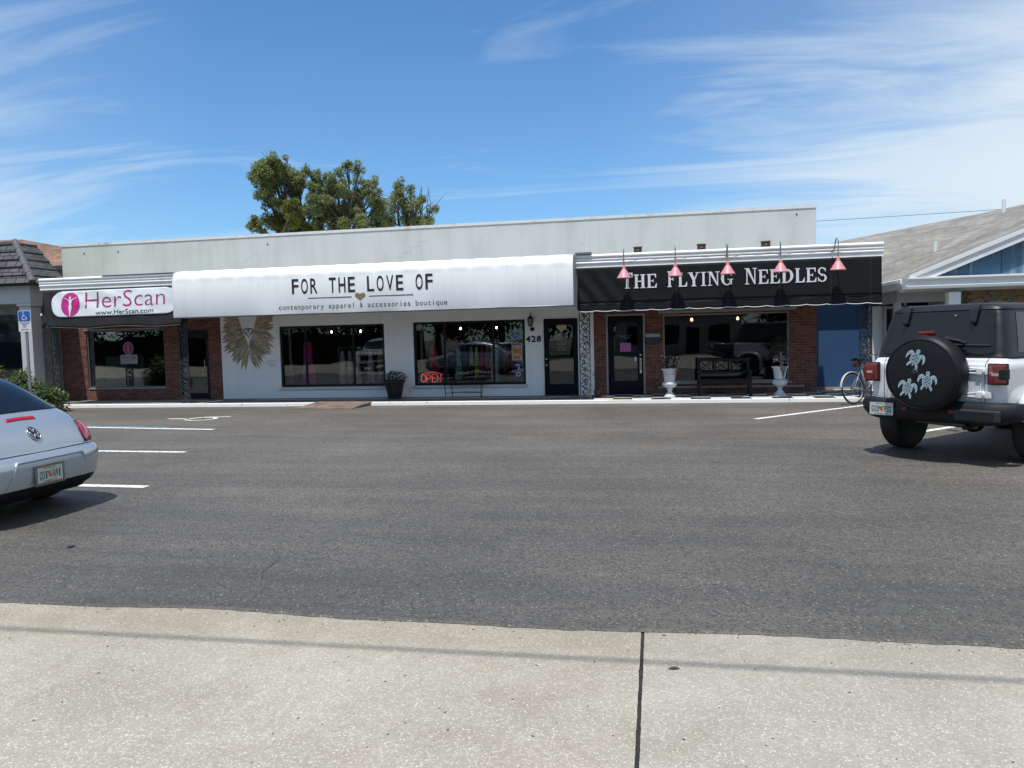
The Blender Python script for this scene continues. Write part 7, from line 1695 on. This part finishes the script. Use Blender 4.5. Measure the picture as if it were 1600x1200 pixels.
MB().box(2.2, 3.1, -17.998, -17.95, 0, 2.05).build('door', M_DOOR, t)
struct(MB().grid(lambda u, v: (-80+160*u, -60+46.0*v, .004), 2, 2).build('verge', mat('dry_grass', (.07, .085, .03), .95, var=.3, scale=2)))

# the photographer, seen only as a small reflection
P_ = thing('person', 'person in blue top and dark shorts holding up a phone, mirrored in the right window', 'person', (.05, -.62, 0))
def skin(name, verts, edges, radii, m, sub=2, root=0):
    me = bpy.data.meshes.new(name); me.from_pydata([Vector(v) for v in verts], edges, []); me.materials.append(m)
    o = bpy.data.objects.new(name, me); COL.objects.link(o); o.parent = P_; md = o.modifiers.new('s', 'SKIN'); md.use_smooth_shade = True
    for i, r_ in enumerate(radii): me.skin_vertices[0].data[i].radius = (r_, r_) if isinstance(r_, (int, float)) else r_
    me.skin_vertices[0].data[root].use_root = True
    s_ = o.modifiers.new('u', 'SUBSURF'); s_.levels = sub; s_.render_levels = sub; return o
M_SKIN = mat('skin', (.42, .24, .17), .55, 0, .05, 8)
V = [(0, 0, .95), (0, .01, 1.15), (0, .0, 1.36), (0, .01, 1.47), (0, .03, 1.60), (0, .02, 1.68),          # 0-5 spine, head
     (.19, 0, 1.41), (.25, .17, 1.22), (.09, .40, 1.50), (.05, .47, 1.57), (-.19, 0, 1.41), (-.25, .17, 1.22), (-.09, .40, 1.50), (-.05, .47, 1.57),
     (.10, 0, .90), (.12, .02, .50), (.12, -.02, .10), (.13, .12, .035), (-.10, 0, .90), (-.13, .02, .50), (-.14, -.02, .10), (-.15, .12, .035)]
E_ = [(0, 1), (1, 2), (2, 3), (3, 4), (4, 5), (2, 6), (6, 7), (7, 8), (8, 9), (2, 10), (10, 11), (11, 12), (12, 13), (0, 14), (14, 15), (15, 16), (16, 17), (0, 18), (18, 19), (19, 20), (20, 21)]
RR = [(.15, .11), (.135, .10), (.16, .10), .055, (.078, .09), (.06, .075), .058, .043, .028, .024, .058, .043, .028, .024, .088, .056, .036, .034, .088, .056, .036, .034]
skin('body', V, E_, RR, M_SKIN)
for s in (1, -1):          # five separate fingers on each hand
    mb = MB()
    for k in range(4): mb.tube([(s*(.052-.004*k), .475, 1.585-.018*k), (s*(.078), .50-.004*k, 1.60-.022*k), (s*.068, .522, 1.60-.022*k), (s*(.050+.003*k), .520, 1.598-.022*k)], [.009, .0085, .008, .006], 7)
    mb.tube([(s*.048, .455, 1.565), (s*.035, .475, 1.60), (s*.025, .488, 1.615)], [.011, .010, .007], 7); mb.build('fingers', M_SKIN, P_, smooth=True, local=True)
skin('blue_top', [(0, 0, .90), (0, .01, 1.15), (0, 0, 1.37), (.20, 0, 1.41), (.235, .09, 1.31), (-.20, 0, 1.41), (-.235, .09, 1.31)], [(0, 1), (1, 2), (2, 3), (3, 4), (2, 5), (5, 6)], [(.18, .14), (.165, .13), (.178, .12), .075, .068, .075, .068], mat('blue_cloth', (.10, .26, .36), .85, 0, .12, 6))
skin('shorts', [(0, 0, .96), (.10, 0, .88), (.115, .01, .62), (-.10, 0, .88), (-.125, .01, .62)], [(0, 1), (1, 2), (0, 3), (3, 4)], [(.17, .125), .105, .088, .105, .088], mat('dark_cloth', (.03, .035, .05), .85))
MB().grid(lambda u, v: ((.088+.004*math.sin(u*40))*math.cos(2*PI*u)*math.sin(PI*.56*v+.02), .012+.105*math.sin(2*PI*u)*math.sin(PI*.56*v+.02)-.01, 1.62+.125*math.cos(PI*.56*v)), 24, 8, True).build('hair', mat('dark_hair', (.02, .014, .01), .6), P_, smooth=True, local=True)
mb = MB()
for s in (-1, 1): mb.lathe([(0, -.008), (.010, -.004), (.011, .004), (0, .008)], (s*.030, .105, 1.625), 10, 'y')
mb.build('eyes', mat('eye_dark', (.03, .02, .02), .3), P_, smooth=True, local=True)
MB().prism([(-.013, 1.585), (.013, 1.585), (.006, 1.625), (-.006, 1.625)], lambda a, b: (a, .10, b), lambda a, b: (a*.5, .100+.026*(1.63-b)/.045, b)).build('nose', M_SKIN, P_, local=True)
MB().box(-.022, .022, .10, .113, 1.553, 1.561).build('mouth', mat('lip', (.35, .13, .12), .5), P_, local=True)
for s in (-1, 1):
    MB().lathe([(0, -.01), (.018, -.006), (.022, .004), (0, .01)], (s*.083, .02, 1.61), 10, 'x').build('ear', M_SKIN, P_, smooth=True, local=True)
    MB().box(s*.14-.045, s*.14+.045, -.06, .20, .0, .085).build('shoe', mat('dark_shoe', (.03, .03, .03), .6), P_, bevel=.03, local=True)
ph = MB().box(-.02, .13, -.125, -.117, 1.555, 1.63).build('phone', M_BLK, bevel=.002); tag(ph, 'black phone held up in both hands of the person in blue', 'phone')
